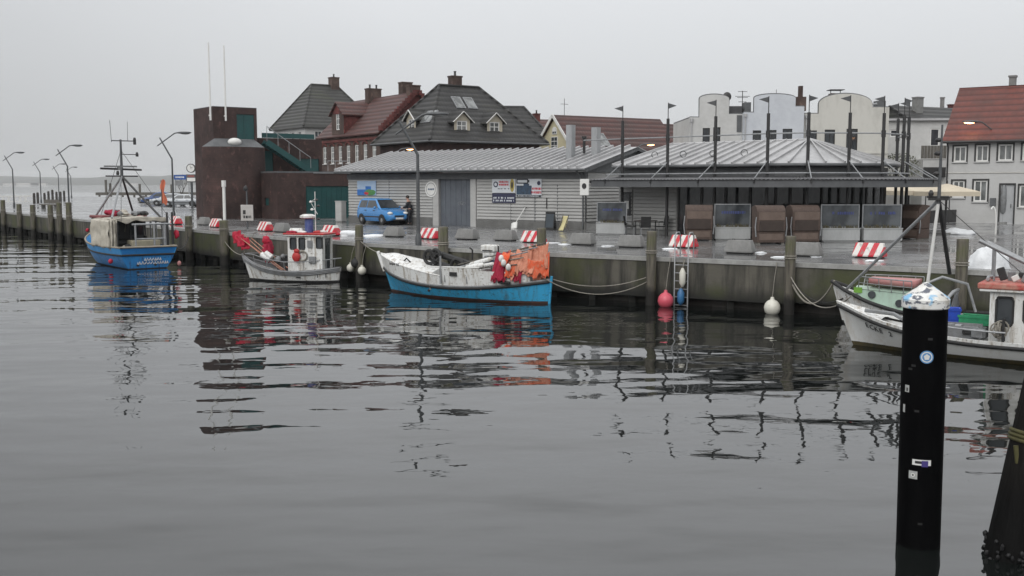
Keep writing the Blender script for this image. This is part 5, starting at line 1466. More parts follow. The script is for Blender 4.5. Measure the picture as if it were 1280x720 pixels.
# ---- evergreen shrub on the terrace
def leafy(label, base, w, h, seed, name='evergreen_shrub'):
    r = thing(name, label, 'shrub', base); rr = random.Random(seed)
    b = MB()
    for k in range(7):
        a = rr.uniform(0, 6.3); b.tube([(0, 0, 0), (w * .25 * math.cos(a), w * .25 * math.sin(a), h * .5), (w * .4 * math.cos(a), w * .4 * math.sin(a), h * rr.uniform(.7, .95))], [.04, .025, .012], 5)
    b.build('stem', mat('bare_bark', (.09, .08, .07)), r)
    b = MB()
    for k in range(900):
        d = V((rr.gauss(0, 1), rr.gauss(0, 1), rr.gauss(0, 1))).normalized() * rr.uniform(.45, 1) ** .5
        lump = 1 + .25 * noise.noise(d * 2 + V((seed, 0, 0)))
        c = V((d.x * w / 2 * lump, d.y * w / 2 * lump, h * .55 + d.z * h * .45 * lump)); s = rr.uniform(.06, .13)
        u = V((rr.uniform(-1, 1), rr.uniform(-1, 1), rr.uniform(-1, 1))).normalized(); v_ = u.orthogonal().normalized()
        b.add([c - u * s, c + v_ * s * .5, c + u * s, c - v_ * s * .5], [(0, 1, 2, 3)])
    b.build('foliage', mat('dull_green_leaves', (.07, .075, .04), (.045, .05, .03), 3, .7), r)
    return r
q = XY(1118, 79); leafy('dull green shrub between the round gables and the terrace fence', V((q.x, q.y, QZ + 2.3)), 3.2, 2.6, 5)

# ---- ladder, buoys and fenders on the wall
e, t, n = edge_frame(853); r = thing('quay_ladder', 'galvanised ladder with hooped handrails on the quay wall', 'ladder', (e.x - n.x * .12, e.y - n.y * .12, 0), ang(t))
for x in (-.24, .24):
    b = MB(); b.tube([(x, 0, -.3), (x, 0, QZ + .75), (x, .12, QZ + .88), (x, .34, QZ + .88), (x, .45, QZ + .75), (x, .45, QZ)], .025, 8); b.build('stile', M_steel, r, 40)
for k in range(7):
    b = MB(); b.tube([(-.24, 0, .05 + k * .27), (.24, 0, .05 + k * .27)], .018, 6); b.build('rung', M_steel, r)
M_pinkbuoy = mat('pink_buoy_vinyl', (.62, .10, .14), (.52, .07, .10), 4, .35, lo=.5, hi=.8)
M_whitebuoy = mat('white_buoy_vinyl', (.66, .65, .58), (.50, .48, .40), 4, .4, lo=.48, hi=.75)
M_bluefender = mat('blue_fender_vinyl', (.04, .16, .34), (.03, .10, .22), 4, .4)
def ball_buoy(px, py, rad, label, m, top=None):
    e, t, n = edge_frame(px); p = e - n * (.15 + rad)
    z = P(px, py, p.y).z
    r = thing('ball_buoy', label, 'buoy', (p.x, p.y, z))
    b = MB(); b.lathe([(.01, -rad), (rad * .5, -rad * .88), (rad * .87, -rad * .5), (rad, 0), (rad * .9, rad * .48), (rad * .6, rad * .86), (rad * .25, rad * 1.05), (.06, rad * 1.2), (.05, rad * 1.35)], (0, 0, 0), 18); b.build('ball', m, r, 60)
    b = MB(); b.tube([(0, 0, rad * 1.3), V((n.x, n.y, 0)) * (rad * .5) + V((0, 0, (QZ - z) * .6)), V((n.x, n.y, 0)) * (rad + .1) + V((0, 0, QZ - z + .03))], .012, 5); b.build('lanyard', M_rope, r)
    return r
ball_buoy(838.5, 376, .27, 'pink ball buoy hanging on the wall left of the ladder', M_pinkbuoy)
ball_buoy(971, 385, .26, 'white ball buoy hanging on the wall by the rope post', M_whitebuoy)
ball_buoy(446.5, 335, .17, 'small white ball buoy in the fender cluster right of the white boat', M_whitebuoy)
ball_buoy(460.5, 338.5, .18, 'second small white ball buoy in the fender cluster at the turquoise bow', M_whitebuoy)
ball_buoy(453, 329, .2, 'black ball fender above the two small white buoys', M_black)
def long_fender(px, y0, y1, rad, label, m):
    e, t, n = edge_frame(px); p = e - n * (.14 + rad); za, zb = P(px, y1, p.y).z, P(px, y0, p.y).z; h = zb - za
    r = thing('long_fender', label, 'fender', (p.x, p.y, za))
    b = MB(); b.lathe([(.03, 0), (rad * .6, .05), (rad, .13), (rad, h - .15), (rad * .6, h - .06), (.04, h)], (0, 0, 0), 14); b.build('tube', m, r, 50)
    b = MB(); b.tube([(0, 0, h), (n.x * (rad + .1), n.y * (rad + .1), QZ - za + .02)], .012, 5); b.build('lanyard', M_rope, r)
long_fender(856.5, 335, 358.5, .105, 'slim white fender hanging on the quay ladder', M_whitebuoy)
long_fender(855, 360.5, 381.5, .12, 'blue fender hanging at the foot of the quay ladder', M_bluefender)
def rope(label, a, c, sag, rad=.016, m=None, nseg=14, extra=None):
    a, c = V(a), V(c)
    pts = [a.lerp(c, k / nseg) - V((0, 0, sag * 4 * (k / nseg) * (1 - k / nseg))) for k in range(nseg + 1)]
    b = MB(); b.tube(pts, rad, 6)
    return tag(b.build('mooring_rope', m or M_rope, None, 60), label, 'rope', 'mooring ropes')

# ---- beach chairs, windbreaks, tables under the canopy
def beach_chair(label, px, py, rz, s=1.0):
    r = thing('beach_chair', label, 'beach chair', G(px, py), rz, 'hooded beach chairs before the pavilion'); r.scale = (s, s, s)
    b = MB(); b.box(-.58, .58, -.38, .38, .06, .50); b.build('seat_box', M_wicker, r, bevel=.02)
    b = MB(); n = 9
    prof = [(-.40, .50), (-.42, .95), (-.40, 1.2)] + [(-.02 - .38 * math.cos(R(8 + 84 * k / n)), 1.22 + .36 * math.sin(R(8 + 84 * k / n))) for k in range(1, n)] + [(.05, 1.58), (.42, 1.52), (.45, 1.42), (.4, 1.36), (.36, .5)]
    b.extrude([(-.60, y, z) for y, z in prof], (1.2, 0, 0)); fixn(b.build('hood', M_wicker, r, 40, bevel=.03))
    b = MB(); b.box(-.54, .54, -.435, -.405, .98, 1.3); b.build('hood_awning', M_wicker2, r)
    b = MB(); b.box(-.5, .5, -.43, -.385, .52, .95); b.build('cushion', mat('dark_cushion', (.05, .036, .03), (.035, .026, .022), 4, .8), r, bevel=.02)
    b = MB(); b.box(-.5, .5, -.395, -.383, .16, .42); b.build('footrest_drawer', M_wicker2, r)
    for sx in (-1, 1):
        b = MB(); b.tube([(sx * .62, -.35, .3), (sx * .66, -.35, .7), (sx * .62, -.35, 1.1)], .025, 6); b.build('handle', M_steel, r)
        b = MB(); b.box(sx * .5 - .06, sx * .5 + .06, -.36, .36, 0, .06); b.build('skid', M_wood, r)
    return r
beach_chair('brown hooded beach chair, leftmost, beside the first planter windbreak', 873, 300.5, R(-8), 1.0)
beach_chair('brown hooded beach chair right of the first planter windbreak', 960, 304.5, R(4), 1.02)
beach_chair('brown hooded beach chair left of the second planter windbreak', 1003, 303.5, R(6), 1.02)
beach_chair('reddish brown beach chair at the right end of the windbreaks', 1141, 299, R(-60), 1.0)
def windbreak(label, px0, px1, py, rz=0.0, gz=1.62):
    a = G(px0, py); c = G(px1, py); L = (c - a).length
    r = thing('planter_windbreak', label, 'windbreak', a, rz, 'glass windbreaks on pale planters')
    b = MB(); b.box(.02, L - .02, 0, .42, .06, .56); b.box(0, L, -.02, .44, .56, .6); b.box(.08, L - .08, .05, .38, 0, .06); b.build('planter', mat('pale_planter', (.42, .43, .43), (.34, .35, .35), 2, .5, stretch=(1, 1, .4)), r, bevel=.01)
    b = MB(); b.box(0, .04, .2, .24, .61, gz); b.box(L - .04, L, .2, .24, .61, gz); b.box(.04, L - .04, .2, .24, gz - .04, gz); b.box(.04, L - .04, .2, .24, .61, .66); f = b.build('frame', M_steel, r)
    b = MB(); b.box(.045, L - .045, .212, .228, .665, gz - .045); p_ = b.build('glass', M_screen, r)
    b = MB()
    for q in words(.2 * L, .85 * L, gz - .38, .13, int(px0)): b.box(q[0], q[1], .205, .211, q[2], q[3])
    bl_ = b.build('blue_lettering', mat('faded_blue_print', (.05, .07, .22), (.04, .05, .14), 5, .4), p_); bl_['kind'] = 'stuff'
    b = MB(); rr = random.Random(int(px0))
    for k in range(60):
        x, y = rr.uniform(.1, L - .1), rr.uniform(.02, .17); h = rr.uniform(.05, .2)
        b.add([(x - .03, y, .6), (x + .03, y, .6), (x + rr.uniform(-.06, .06), y - .03, .6 + h)], [(0, 1, 2)])
    b.build('withered_plants', mat('withered_leaves', (.1, .09, .05), (.06, .05, .03), 6, .8), r)
    return r
windbreak('glass windbreak on a pale planter left of the table and chairs', 744.5, 783, 293.5, R(-18))
windbreak('glass windbreak on a pale planter between two beach chairs', 893, 938, 300.5, R(-4))
windbreak('glass windbreak on a pale planter right of the third beach chair', 1027, 1076, 302.5, R(2))
windbreak('rightmost glass windbreak on a pale planter beside the reddish beach chair', 1079, 1129, 302.5, R(2))
# table with chairs
p = G(807, 294.5)
r = thing('cafe_table', 'dark outdoor table under the canopy between the chairs', 'table', p, R(-30))
b = MB(); b.box(-.45, .45, -.4, .4, .70, .74); b.build('table_top', mat('dark_table_top', (.06, .045, .04), (.04, .03, .03), 5, .4), r)
for x in (-.38, .38):
    for y in (-.33, .33): b = MB(); b.tube([(x, y, 0), (x, y, .7)], .02, 6); b.build('leg', M_dark, r)
def cafe_chair(label, p, rz):
    r = thing('outdoor_chair', label, 'chair', p, rz, 'dark outdoor chairs at the table')
    b = MB(); b.box(-.24, .24, -.24, .24, .42, .46); b.build('seat', M_black, r, bevel=.01)
    b = MB(); b.M = Matrix.Translation((0, .23, .46)) @ Matrix.Rotation(R(-10), 4, 'X'); b.box(-.24, .24, -.015, .015, .02, .5); b.build('backrest', M_black, r, bevel=.01)
    for x in (-.21, .21):
        for y in (-.21, .21): b = MB(); b.tube([(x, y, 0), (x, y, .42)], .016, 6); b.build('leg', M_steel, r)
        b = MB(); b.tube([(x * 1.15, -.2, .42), (x * 1.15, -.2, .66), (x * 1.15, .22, .68)], .016, 6); b.build('armrest', M_dark, r)
cafe_chair('dark outdoor chair left of the table under the canopy', p + V((-.75, .05, 0)), R(75))
cafe_chair('dark outdoor chair right of the table under the canopy', p + V((.75, .1, 0)), R(-75))
cafe_chair('dark outdoor chair in front of the table under the canopy', p + V((-.1, -.65, 0)), R(178))
# deckchair, A-board, snow shovel at the shed
p = G(700.5, 289.5); r = thing('yellow_deckchair', 'pale yellow reclined deckchair beside the black board at the shed', 'deckchair', p, R(-60))
b = MB(); b.M = Matrix.Rotation(R(-22), 4, 'X'); b.sheet(lambda u, v: V(((u - .5) * .5, .06 * math.sin(v * math.pi) , .06 + v * .82)), 4, 10); b.build('seat_cloth', mat('pale_yellow_cloth', (.62, .56, .30), (.52, .46, .24), 4, .8), r, 60, solid=.02)
for x in (-.27, .27):
    b = MB(); b.tube([(x, -.02, 0), (x, .36, .9)], .02, 6); b.tube([(x, .4, 0), (x, .16, .45)], .018, 6); b.build('frame', M_wood, r)
p = G(688, 287.5); r = thing('sandwich_board', 'black framed pavement chalkboard standing at the shed', 'sign', p, ang(xd))
for s in (-1, 1):
    b = MB(); b.M = Matrix.Rotation(R(8 * s), 4, 'X'); b.box(-.32, .32, s * .12 - .02, s * .12 + .02, .0, .98); o_ = b.build('panel', M_black, r, bevel=.02)
    b = MB(); b.M = Matrix.Rotation(R(8 * s), 4, 'X'); y = s * .143; b.box(-.26, .26, min(y, y - s * .002) - .001, max(y, y - s * .002) + .001, .12, .92); b.build('board_face', mat('slate_board', (.05, .065, .08), (.04, .05, .06), 4, .5), o_)
p = on_shed(shed_x(656) , 0, -.5); r = thing('snow_shovel', 'white snow shovel leaning on the shed wall', 'shovel', V((p.x, p.y, QZ)), ang(xd))
b = MB(); b.tube([(-.2, -.15, .25), (.12, .38, 1.2)], .025, 6); b.build('handle', M_white, r)
b = MB(); b.M = Matrix.Translation((-.22, -.2, .15)) @ Matrix.Rotation(R(-28), 4, 'X') @ Matrix.Rotation(R(-15), 4, 'Y'); b.sheet(lambda u, v: V(((u - .5) * .42, -.06 * math.sin(u * math.pi), (v - .5) * .42)), 6, 4); b.build('blade', M_white, r, 60, solid=.012)
b = MB(); b.tube([(.04, .38, 1.2), (.2, .38, 1.2)], .02, 6); b.build('grip', M_dark, r)
# utility cabinet at the left end of the shed
p = on_shed(-.5, 0, -.3); r = thing('utility_cabinet', 'pale utility cabinet against the left end of the shed', 'cabinet', V((p.x, p.y, QZ)), ang(xd))
b = MB(); b.box(-.3, .3, -.2, .2, .08, 1.35); b.box(-.33, .33, -.23, .23, 1.351, 1.4); b.build('case', M_siding, r); b = MB(); b.box(-.27, .27, -.22, -.203, .15, 1.3); b.build('door', M_siding, r); b = MB(); b.box(-.28, .28, -.18, .18, 0, .079); b.build('base', M_concrete, r)
# notice board on a post by the tower
p = G(309.5, 286); r = thing('notice_board', 'white notice board on a post in front of the brick tower', 'sign', p, R(8))
b = MB(); b.tube([(0, 0, 0), (0, 0, 2.15)], .045, 8); b.build('post', M_lampgrey, r)
zt, zb = P(309, 256, p.y).z - QZ, P(309, 276, p.y).z - QZ
b = MB(); b.box(-.34, .34, -.1, -.05, zb, zt); bo = b.build('board', mat('notice_white', (.5, .48, .46), (.42, .4, .38), 4, .6), r, bevel=.02)
b = MB()
for q in words(-.22, .2, zb + .55 * (zt - zb), .26, 33): b.box(q[0], q[1], -.106, -.101, q[2], q[3])
for q in words(-.2, .22, zb + .25 * (zt - zb), .16, 34): b.box(q[0], q[1], -.106, -.101, q[2], q[3])
b.build('faded_symbols', M_dark, bo)
b = MB(); b.blob((-.06, 0, 2.25), (.12, .1, .16), 1, .2); b.build('lamp_cap', M_dark, r)
# orange flag at the trawler quay
p = G(203, 279); r = thing('orange_flag', 'faded orange flag hanging on a pole behind the blue trawler', 'flag', p)
b = MB(); b.tube([(0, 0, 0), (0, 0, 2.75)], .025, 6); b.build('pole', M_lampgrey, r)
b = MB(); b.sheet(lambda u, v: V(((u - .5) * (.16 + .2 * abs(math.sin(v * 5 + .6))) + .12 + .07 * math.sin(v * 7), .08 * math.sin(u * 9 + v * 2), 1.2 + v * 1.5 + .1 * math.sin(u * 4))), 8, 10); b.build('cloth', mat('faded_orange_cloth', (.70, .22, .12), (.6, .2, .13), 4, .8), r, 60)

# ---- big canvas parasols right of the pavilion
def parasol(label, px, Y, w, zb, zt):
    r = thing('canvas_parasol', label, 'parasol', XY(px, Y), R(12), 'beige parasols beside the pavilion')
    b = MB(); h = w / 2
    b.add([(-h, -h, zb), (h, -h, zb), (h, h, zb), (-h, h, zb), (0, 0, zt), (-h, -h, zb - .22), (h, -h, zb - .22), (h, h, zb - .22), (-h, h, zb - .22)], [(0, 1, 4), (1, 2, 4), (2, 3, 4), (3, 0, 4), (5, 6, 1, 0), (6, 7, 2, 1), (7, 8, 3, 2), (8, 5, 0, 3)])
    b.build('canopy', M_canvas, r, solid=.015)
    b = MB(); b.tube([(0, 0, 0), (0, 0, zt - .02)], .05, 8); b.build('pole', M_dark, r)
    for k in range(4):
        a = R(45 + 90 * k); b = MB(); b.tube([(0, 0, zt - .08), (h * 1.38 * math.cos(a), h * 1.38 * math.sin(a), zb - .04)], .02, 5); b.build('rib', M_wood, r)
    b = MB(); b.box(-.45, .45, -.45, .45, 0, .1); b.build('base', M_concrete, r)
    b = MB(); b.lathe([(.04, zt - .01), (.05, zt + .12), (.01, zt + .2)], (0, 0, 0), 8); b.build('finial', M_dark, r)
parasol('beige canvas parasol behind the tall mast, nearer one', 1181, 52, 2.2, ZQ(239.5, 52), ZQ(229.5, 52))
parasol('beige canvas parasol half hidden behind the canopy end', 1134, 54.5, 3.0, ZQ(238.5, 54), ZQ(228, 54))
# dark low wall with posts behind the parasols
p0, p1 = G(1157, 280.5), G(1228, 276.5); d = p1 - p0
r = thing('low_dark_fence', 'low dark board fence with slim posts beside the parasols', 'fence', p0, ang(d)); L = d.length
for k in range(int(L / .6)):
    b = MB(); b.box(k * .6 + .01, k * .6 + .59, -.03, .03, .05, .85 + .0 * k); b.build('board', M_dark, r)
for k in range(6):
    b = MB(); b.tube([(k * L / 5, .06, 0), (k * L / 5, .06, 2.5)], .035, 6); b.build('post', M_dark, r)
b = MB(); b.box(0, L, .03, .08, 2.3, 2.36); b.build('top_rail', M_dark, r)
# planters and folded parasol at the white house door
for px, py, hh, lb in ((1256, 277.5, 1.0, 'dark planter shrub beside the door of the white house'), (1278, 276.5, .8, 'dark planter shrub at the right picture edge before the white house')):
    p = G(px, py); r = thing('planter_shrub', lb, 'planter', p)
    b = MB(); b.lathe([(.28, 0), (.36, .5), (.38, .55)], (0, 0, 0), 12); b.build('pot', M_dark, r, 40)
    b = MB(); rr = random.Random(px)
    for k in range(260):
        d_ = V((rr.gauss(0, 1), rr.gauss(0, 1), rr.gauss(0, 1))).normalized() * rr.uniform(.5, 1); c = V((d_.x * .42, d_.y * .42, .55 + hh * .5 + d_.z * hh * .5)); s = rr.uniform(.05, .1); u = V((rr.uniform(-1, 1), rr.uniform(-1, 1), rr.uniform(-1, 1))).normalized(); v_ = u.orthogonal().normalized()
        b.add([c - u * s, c + v_ * s * .5, c + u * s, c - v_ * s * .5], [(0, 1, 2, 3)])
    b.build('foliage', mat('dark_green_leaves', (.02, .028, .018), (.03, .035, .02), 5, .6), r)
p = G(1253, 279.5); r = thing('folded_parasol', 'grey folded parasol standing by the door of the white house', 'parasol', p)
b = MB(); b.lathe([(.05, .6), (.16, .75), (.2, 1.4), (.17, 2.2), (.05, 2.65)], (0, 0, 0), 10); b.build('cloth', M_boatgrey, r, 50); b = MB(); b.tube([(0, 0, 0), (0, 0, 2.75)], .03, 6); b.build('pole', M_dark, r); b = MB(); b.lathe([(.3, 0), (.28, .1)], (0, 0, 0), 10); b.build('base', M_concrete, r)
# white hoop (bicycle stand) and snow remains
p = G(1240, 292); r = tag(MB().tube([(p.x + .3 * math.cos(R(180 * k / 12)) * .6, p.y, QZ + 1.35 * math.sin(R(180 * k / 12)) ** .7) for k in range(13)][:9], .045, 8).build('bent_white_pipe', M_white, None, 60), 'bent white pipe standing in the paving before the white house', 'pipe')
def snow(px, py, w, d, h, label, seed):
    p = G(px, py); b = MB(); b.blob((0, 0, 0), (w, d, h), seed, .3, 1.4, 26, 16, 0.0)
    o = b.build('snow_heap', M_snow, None, 70); o.location = (p.x, p.y, QZ + .004); tag(o, label, 'snow', 'old snow on the quay')
snow(1236, 335.5, .62, .45, .62, 'large white heap of old snow on the quay edge behind the red rimmed wheelhouse', 3)
snow(1199, 293, .8, .5, .28, 'flat heap of old snow before the low dark fence', 4)
snow(1093, 326.5, .28, .25, .04, 'thin snow remnant beside the barrier behind the green boat', 5)
snow(838, 311.5, .3, .2, .05, 'thin snow remnant left of the ladder barrier', 6)
snow(707, 306, .35, .25, .04, 'thin snow remnant left of the block before the deckchair', 7)
snow(760, 308, .28, .2, .03, 'thin snow remnant between the two blocks left of the ladder', 8)
snow(951, 316.5, .2, .18, .06, 'small snow lump right of the block before the beach chairs', 9)
snow(976, 322, .35, .2, .04, 'thin snow remnant at the foot of the rope post', 10)
snow(470, 295.5, .7, .35, .1, 'white snow patch left of the block in front of the blue car', 11)
snow(432, 294.5, .75, .4, .26, 'white snow heap right of the striped barrier by the small white boat', 12)
snow(690, 304, .4, .25, .03, 'thin snow remnant right of the post behind the orange nets', 13)
snow(1020, 321.5, .2, .14, .03, 'tiny snow remnant right of the last concrete block', 14)

# ---- person at the car
def person(label, loc, rz):
    r = thing('person', label, 'person', loc, rz)
    def skin(name, verts, edges, rad, m, root=0):
        me = bpy.data.meshes.new(name); me.from_pydata(verts, edges, []); me.materials.append(m)
        o = bpy.data.objects.new(name, me); col.objects.link(o); o.parent = r
        sk = o.modifiers.new('skin', 'SKIN'); sk.use_smooth_shade = True
        for i, q in enumerate(rad): me.skin_vertices[0].data[i].radius = q if hasattr(q, '__len__') else (q, q)
        me.skin_vertices[0].data[root].use_root = True
        s = o.modifiers.new('sub', 'SUBSURF'); s.levels = 1; s.render_levels = 2
        return o
    M_skin = mat('skin_tone', (.42, .26, .2), (.38, .22, .17), 5, .6)
    jac = mat('dark_jacket', (.018, .02, .025), (.03, .03, .035), 4, .8); tro = mat('dark_trousers', (.03, .032, .04), (.025, .025, .03), 4, .8)
    vs = [(0, 0, .92), (0, .02, 1.12), (.0, .06, 1.34), (0, .1, 1.46), (0, .13, 1.54), (0, .17, 1.64), (0, .17, 1.73),
          (.17, .08, 1.38), (.24, .2, 1.14), (.2, .42, 1.02), (.18, .52, 1.0), (-.17, .08, 1.38), (-.26, .16, 1.14), (-.22, .38, 1.04), (-.2, .48, 1.02),
          (.09, 0, .86), (.11, .02, .48), (.11, -.03, .09), (.11, .12, .05), (-.09, 0, .86), (-.12, .06, .48), (-.13, .04, .09), (-.13, .18, .05)]
    es = [(0, 1), (1, 2), (2, 3), (3, 4), (4, 5), (5, 6), (3, 7), (7, 8), (8, 9), (9, 10), (3, 11), (11, 12), (12, 13), (13, 14), (0, 15), (15, 16), (16, 17), (17, 18), (0, 19), (19, 20), (20, 21), (21, 22)]
    ra = [.13, .13, .14, .09, .055, (.085, .095), (.07, .08), .06, .05, .04, .04, .06, .05, .04, .04, .09, .06, .045, .04, .09, .06, .045, .04]
    skin('body', vs, es, ra, M_skin)
    skin('jacket', vs[:4] + [vs[7], vs[8], vs[9], vs[11], vs[12], vs[13]], [(0, 1), (1, 2), (2, 3), (3, 4), (4, 5), (5, 6), (3, 7), (7, 8), (8, 9)], [.17, .17, .18, .11, .085, .07, .058, .085, .07, .058], jac)
    skin('trousers', [vs[0], vs[15], vs[16], vs[17], vs[19], vs[20], vs[21]], [(0, 1), (1, 2), (2, 3), (0, 4), (4, 5), (5, 6)], [.15, .11, .08, .065, .11, .08, .065], tro)
    b = MB(); b.blob((0, .15, 1.715), (.1, .115, .10), 2, .1); b.build('hair', mat('dark_hair', (.015, .012, .01), (.03, .02, .015), 8, .6), r, 60)
    for sx, (x, y) in ((1, (.11, .06)), (-1, (-.13, .12))):
        b = MB(); b.blob((x, y, .055), (.055, .15, .06), 3, 0); b.build('shoe', M_black, r, 60)
    for (x, y, z) in ((.18, .55, .99), (-.2, .51, 1.01)):
        for k in range(5):
            b = MB(); u = (k - 2) * .018; L = (.05, .075, .08, .075, .06)[k]
            b.tube([(x + u, y, z), (x + u * 1.2, y + L * .6, z - .01), (x + u * 1.2, y + L, z - .035)], .009, 5); b.build('finger', M_skin, r)
    b = MB(); b.blob((0, .262, 1.63), (.016, .022, .025), 0, 0, 1, 8, 6); b.build('nose', M_skin, r)
    for sx in (-.09, .09): b = MB(); b.blob((sx, .16, 1.63), (.014, .025, .035), 0, 0, 1, 8, 6); b.build('ear', M_skin, r)
    return r
p = G(512, 281.2); person('person in a dark jacket leaning towards the front of the blue car', (p.x, p.y + .3, QZ), R(75))

# ================================================================== BOATS  (local x = towards the bow, y = port, z = 0 at the waterline)
def curve(tab):
    """smooth function through (s, value) pairs"""
    xs = [a for a, _ in tab]; ys = [c for _, c in tab]
    def f(s):
        s = min(max(s, xs[0]), xs[-1])
        for i in range(len(xs) - 1):
            if s <= xs[i + 1] + 1e-9:
                u = (s - xs[i]) / (xs[i + 1] - xs[i]); h = xs[i + 1] - xs[i]
                m0 = (ys[i + 1] - ys[i - 1]) / (xs[i + 1] - xs[i - 1]) if i > 0 else (ys[i + 1] - ys[i]) / h
                m1 = (ys[i + 2] - ys[i]) / (xs[i + 2] - xs[i]) if i + 2 < len(xs) else (ys[i + 1] - ys[i]) / h
                return (2 * u**3 - 3 * u**2 + 1) * ys[i] + (u**3 - 2 * u**2 + u) * h * m0 + (-2 * u**3 + 3 * u**2) * ys[i + 1] + (u**3 - u**2) * h * m1
        return ys[-1]
    return f
class Hull:
    def __init__(self, L, B, plan, sheer, rake=.5, keel=-.3, stern_rake=.1):
        self.L, self.B, self.plan, self.sheer, self.rake, self.keel, self.sr = L, B, curve(plan), curve(sheer), rake, keel, stern_rake
    def pt(self, s, z, side, off=0.0):
        """skin point at station s and height z"""
        zs = self.sheer(s); t = max(0, (z - self.keel) / (zs - self.keel))
        bw = max(0, (s - .6) / .4) ** 2
        ex = .30 + .75 * bw
        half = self.B / 2 * self.plan(s) * (t ** ex if t <= 1 else 1 + (t - 1) * .12 * (1 + bw))
        x = (s - .5) * self.L + self.rake * (t - .55) * bw - self.sr * (t - .5) * max(0, 1 - s * 6)
        return V((x - off * bw * .8, side * max(0.0, half - off), z))
    def skin(self, mb, z0, z1, s0=0.0, s1=1.0, ns=34, nl=7, off=0.0, transom=True):
        z0 = z0 if callable(z0) else (lambda s, q=z0: q); z1 = z1 if callable(z1) else (lambda s, q=z1: q)
        for side in (1, -1):
            vs = []
            for i in range(ns + 1):
                s = s0 + (s1 - s0) * i / ns
                for j in range(nl + 1):
                    vs.append(self.pt(s, z0(s) + (z1(s) - z0(s)) * j / nl, side, off))
            mb.add(vs, [(i * (nl + 1) + j, (i + 1) * (nl + 1) + j, (i + 1) * (nl + 1) + j + 1, i * (nl + 1) + j + 1) for i in range(ns) for j in range(nl)])
        if transom:
            a = [self.pt(s0, z0(s0) + (z1(s0) - z0(s0)) * j / nl, 1, off) for j in range(nl + 1)]; c = [self.pt(s0, z0(s0) + (z1(s0) - z0(s0)) * j / nl, -1, off) for j in range(nl + 1)]
            mb.add(a + c, [(j, j + 1, nl + 2 + j, nl + 1 + j) for j in range(nl)])
        return mb
    def wall(self, mb, z0, z1, s0, s1, ns=30, th=.06, transom=False):
        """bulwark with thickness"""
        self.skin(mb, z0, z1, s0, s1, ns, 4, 0.0, transom); self.skin(mb, z0, z1, s0, s1, ns, 4, th, transom)
        for side in (1, -1):
            vs = []
            for i in range(ns + 1):
                s = s0 + (s1 - s0) * i / ns; zz = z1(s) if callable(z1) else z1
                vs += [self.pt(s, zz, side, 0), self.pt(s, zz, side, th)]
            mb.add(vs, [(2 * i, 2 * i + 1, 2 * i + 3, 2 * i + 2) for i in range(ns)])
        return mb
    def deck(self, mb, z, s0=0.0, s1=.99, ns=24, off=.05, camber=0.0, nc=4):
        vs = []; z = z if callable(z) else (lambda s, q=z: q)
        for i in range(ns + 1):
            s = s0 + (s1 - s0) * i / ns; a, c = self.pt(s, z(s), 1, off), self.pt(s, z(s), -1, off)
            for j in range(nc + 1):
                u = j / nc; q = a.lerp(c, u); q.z += camber * math.sin(math.pi * u) * min(1, abs(a.y) * 2); vs.append(q)
        mb.add(vs, [(i * (nc + 1) + j, (i + 1) * (nc + 1) + j, (i + 1) * (nc + 1) + j + 1, i * (nc + 1) + j + 1) for i in range(ns) for j in range(nc)])
        return mb
    def line(self, z, side, s0=0.0, s1=1.0, n=30, off=0.0):
        z = z if callable(z) else (lambda s, q=z: q)
        return [self.pt(s0 + (s1 - s0) * i / n, z(s0 + (s1 - s0) * i / n), side, off) for i in range(n + 1)]
    def rail(self, mb, z, r, s0=0.0, s1=1.0, off=0.0, stern=True, n=8):
        a = self.line(z, 1, s0, s1, 30, off); c = self.line(z, -1, s0, s1, 30, off)
        mb.tube(a, r, n); mb.tube(c, r, n)
        if stern: mb.tube([a[0], c[0]], r, n)
        return mb
def boat(name, label, stern_px, bow_px, z=0):
    pass
def net_sheet(parent, name, m, pa, pb, drop, seed, nx=26, ny=16, amp=.10, wav=7, out=.34):
    """a net hung over the line pa-pb, drooping `drop` on the near side in uneven vertical folds"""
    pa, pb = V(pa), V(pb)
    def fn(u, v):
        q = pa.lerp(pb, u)
        fold = amp * noise.noise(V((u * wav + seed, v * .9, 0))) + amp * .6 * noise.noise(V((u * wav * 2.6 + seed, v * 1.6, 3)))
        side = amp * .5 * noise.noise(V((u * wav + seed, v * 2, 5)))
        hem = 1 + .3 * noise.noise(V((u * 4 + seed, 0, 1))) + .08 * noise.noise(V((u * 15 + seed, 0, 4)))
        return V((q.x + side, q.y + .04 + v ** .7 * out + fold, q.z - drop * v * hem + .05 * noise.noise(V((u * 9, seed, 2))) - .10 * math.sin(u * math.pi) * (1 - v)))
    b = MB(); b.sheet(fn, nx, ny)
    return b.build(name, m, parent, 60, solid=.012)

# ---------------------------------------------------------------- turquoise and white boat in the middle
bow, stn = G(488, 363.5, 0), G(684, 379, 0)
hdg = (bow - stn); Lm = hdg.length + .15; hd_ = hdg.normalized(); port = V((-hd_.y, hd_.x, 0))
cm = (bow + stn) / 2
tb = thing('turquoise_fishing_boat', 'open white and turquoise fishing boat with orange nets and a dark winch', 'boat', (cm.x, cm.y, 0), ang(hd_))
H = Hull(Lm, 2.15, [(0, .04), (.05, .36), (.14, .68), (.3, .93), (.5, 1), (.68, .93), (.82, .70), (.93, .36), (1, .02)], [(0, .78), (.15, .62), (.35, .48), (.55, .44), (.75, .52), (.9, .70), (1, .90)], rake=.5)
b = MB(); H.skin(b, .07, H.sheer); b.build('hull', M_blue, tb, 40)
b = MB(); H.skin(b, -.3, .075); b.build('bottom', M_antifoul, tb, 40)
b = MB(); H.rail(b, lambda s: H.sheer(s) - .03, .055); b.build('rubbing_strake', M_black, tb, 60)
b = MB(); H.rail(b, lambda s: H.sheer(s) + .03, .05, off=.03); b.build('gunwale', M_boatgrey, tb, 60)
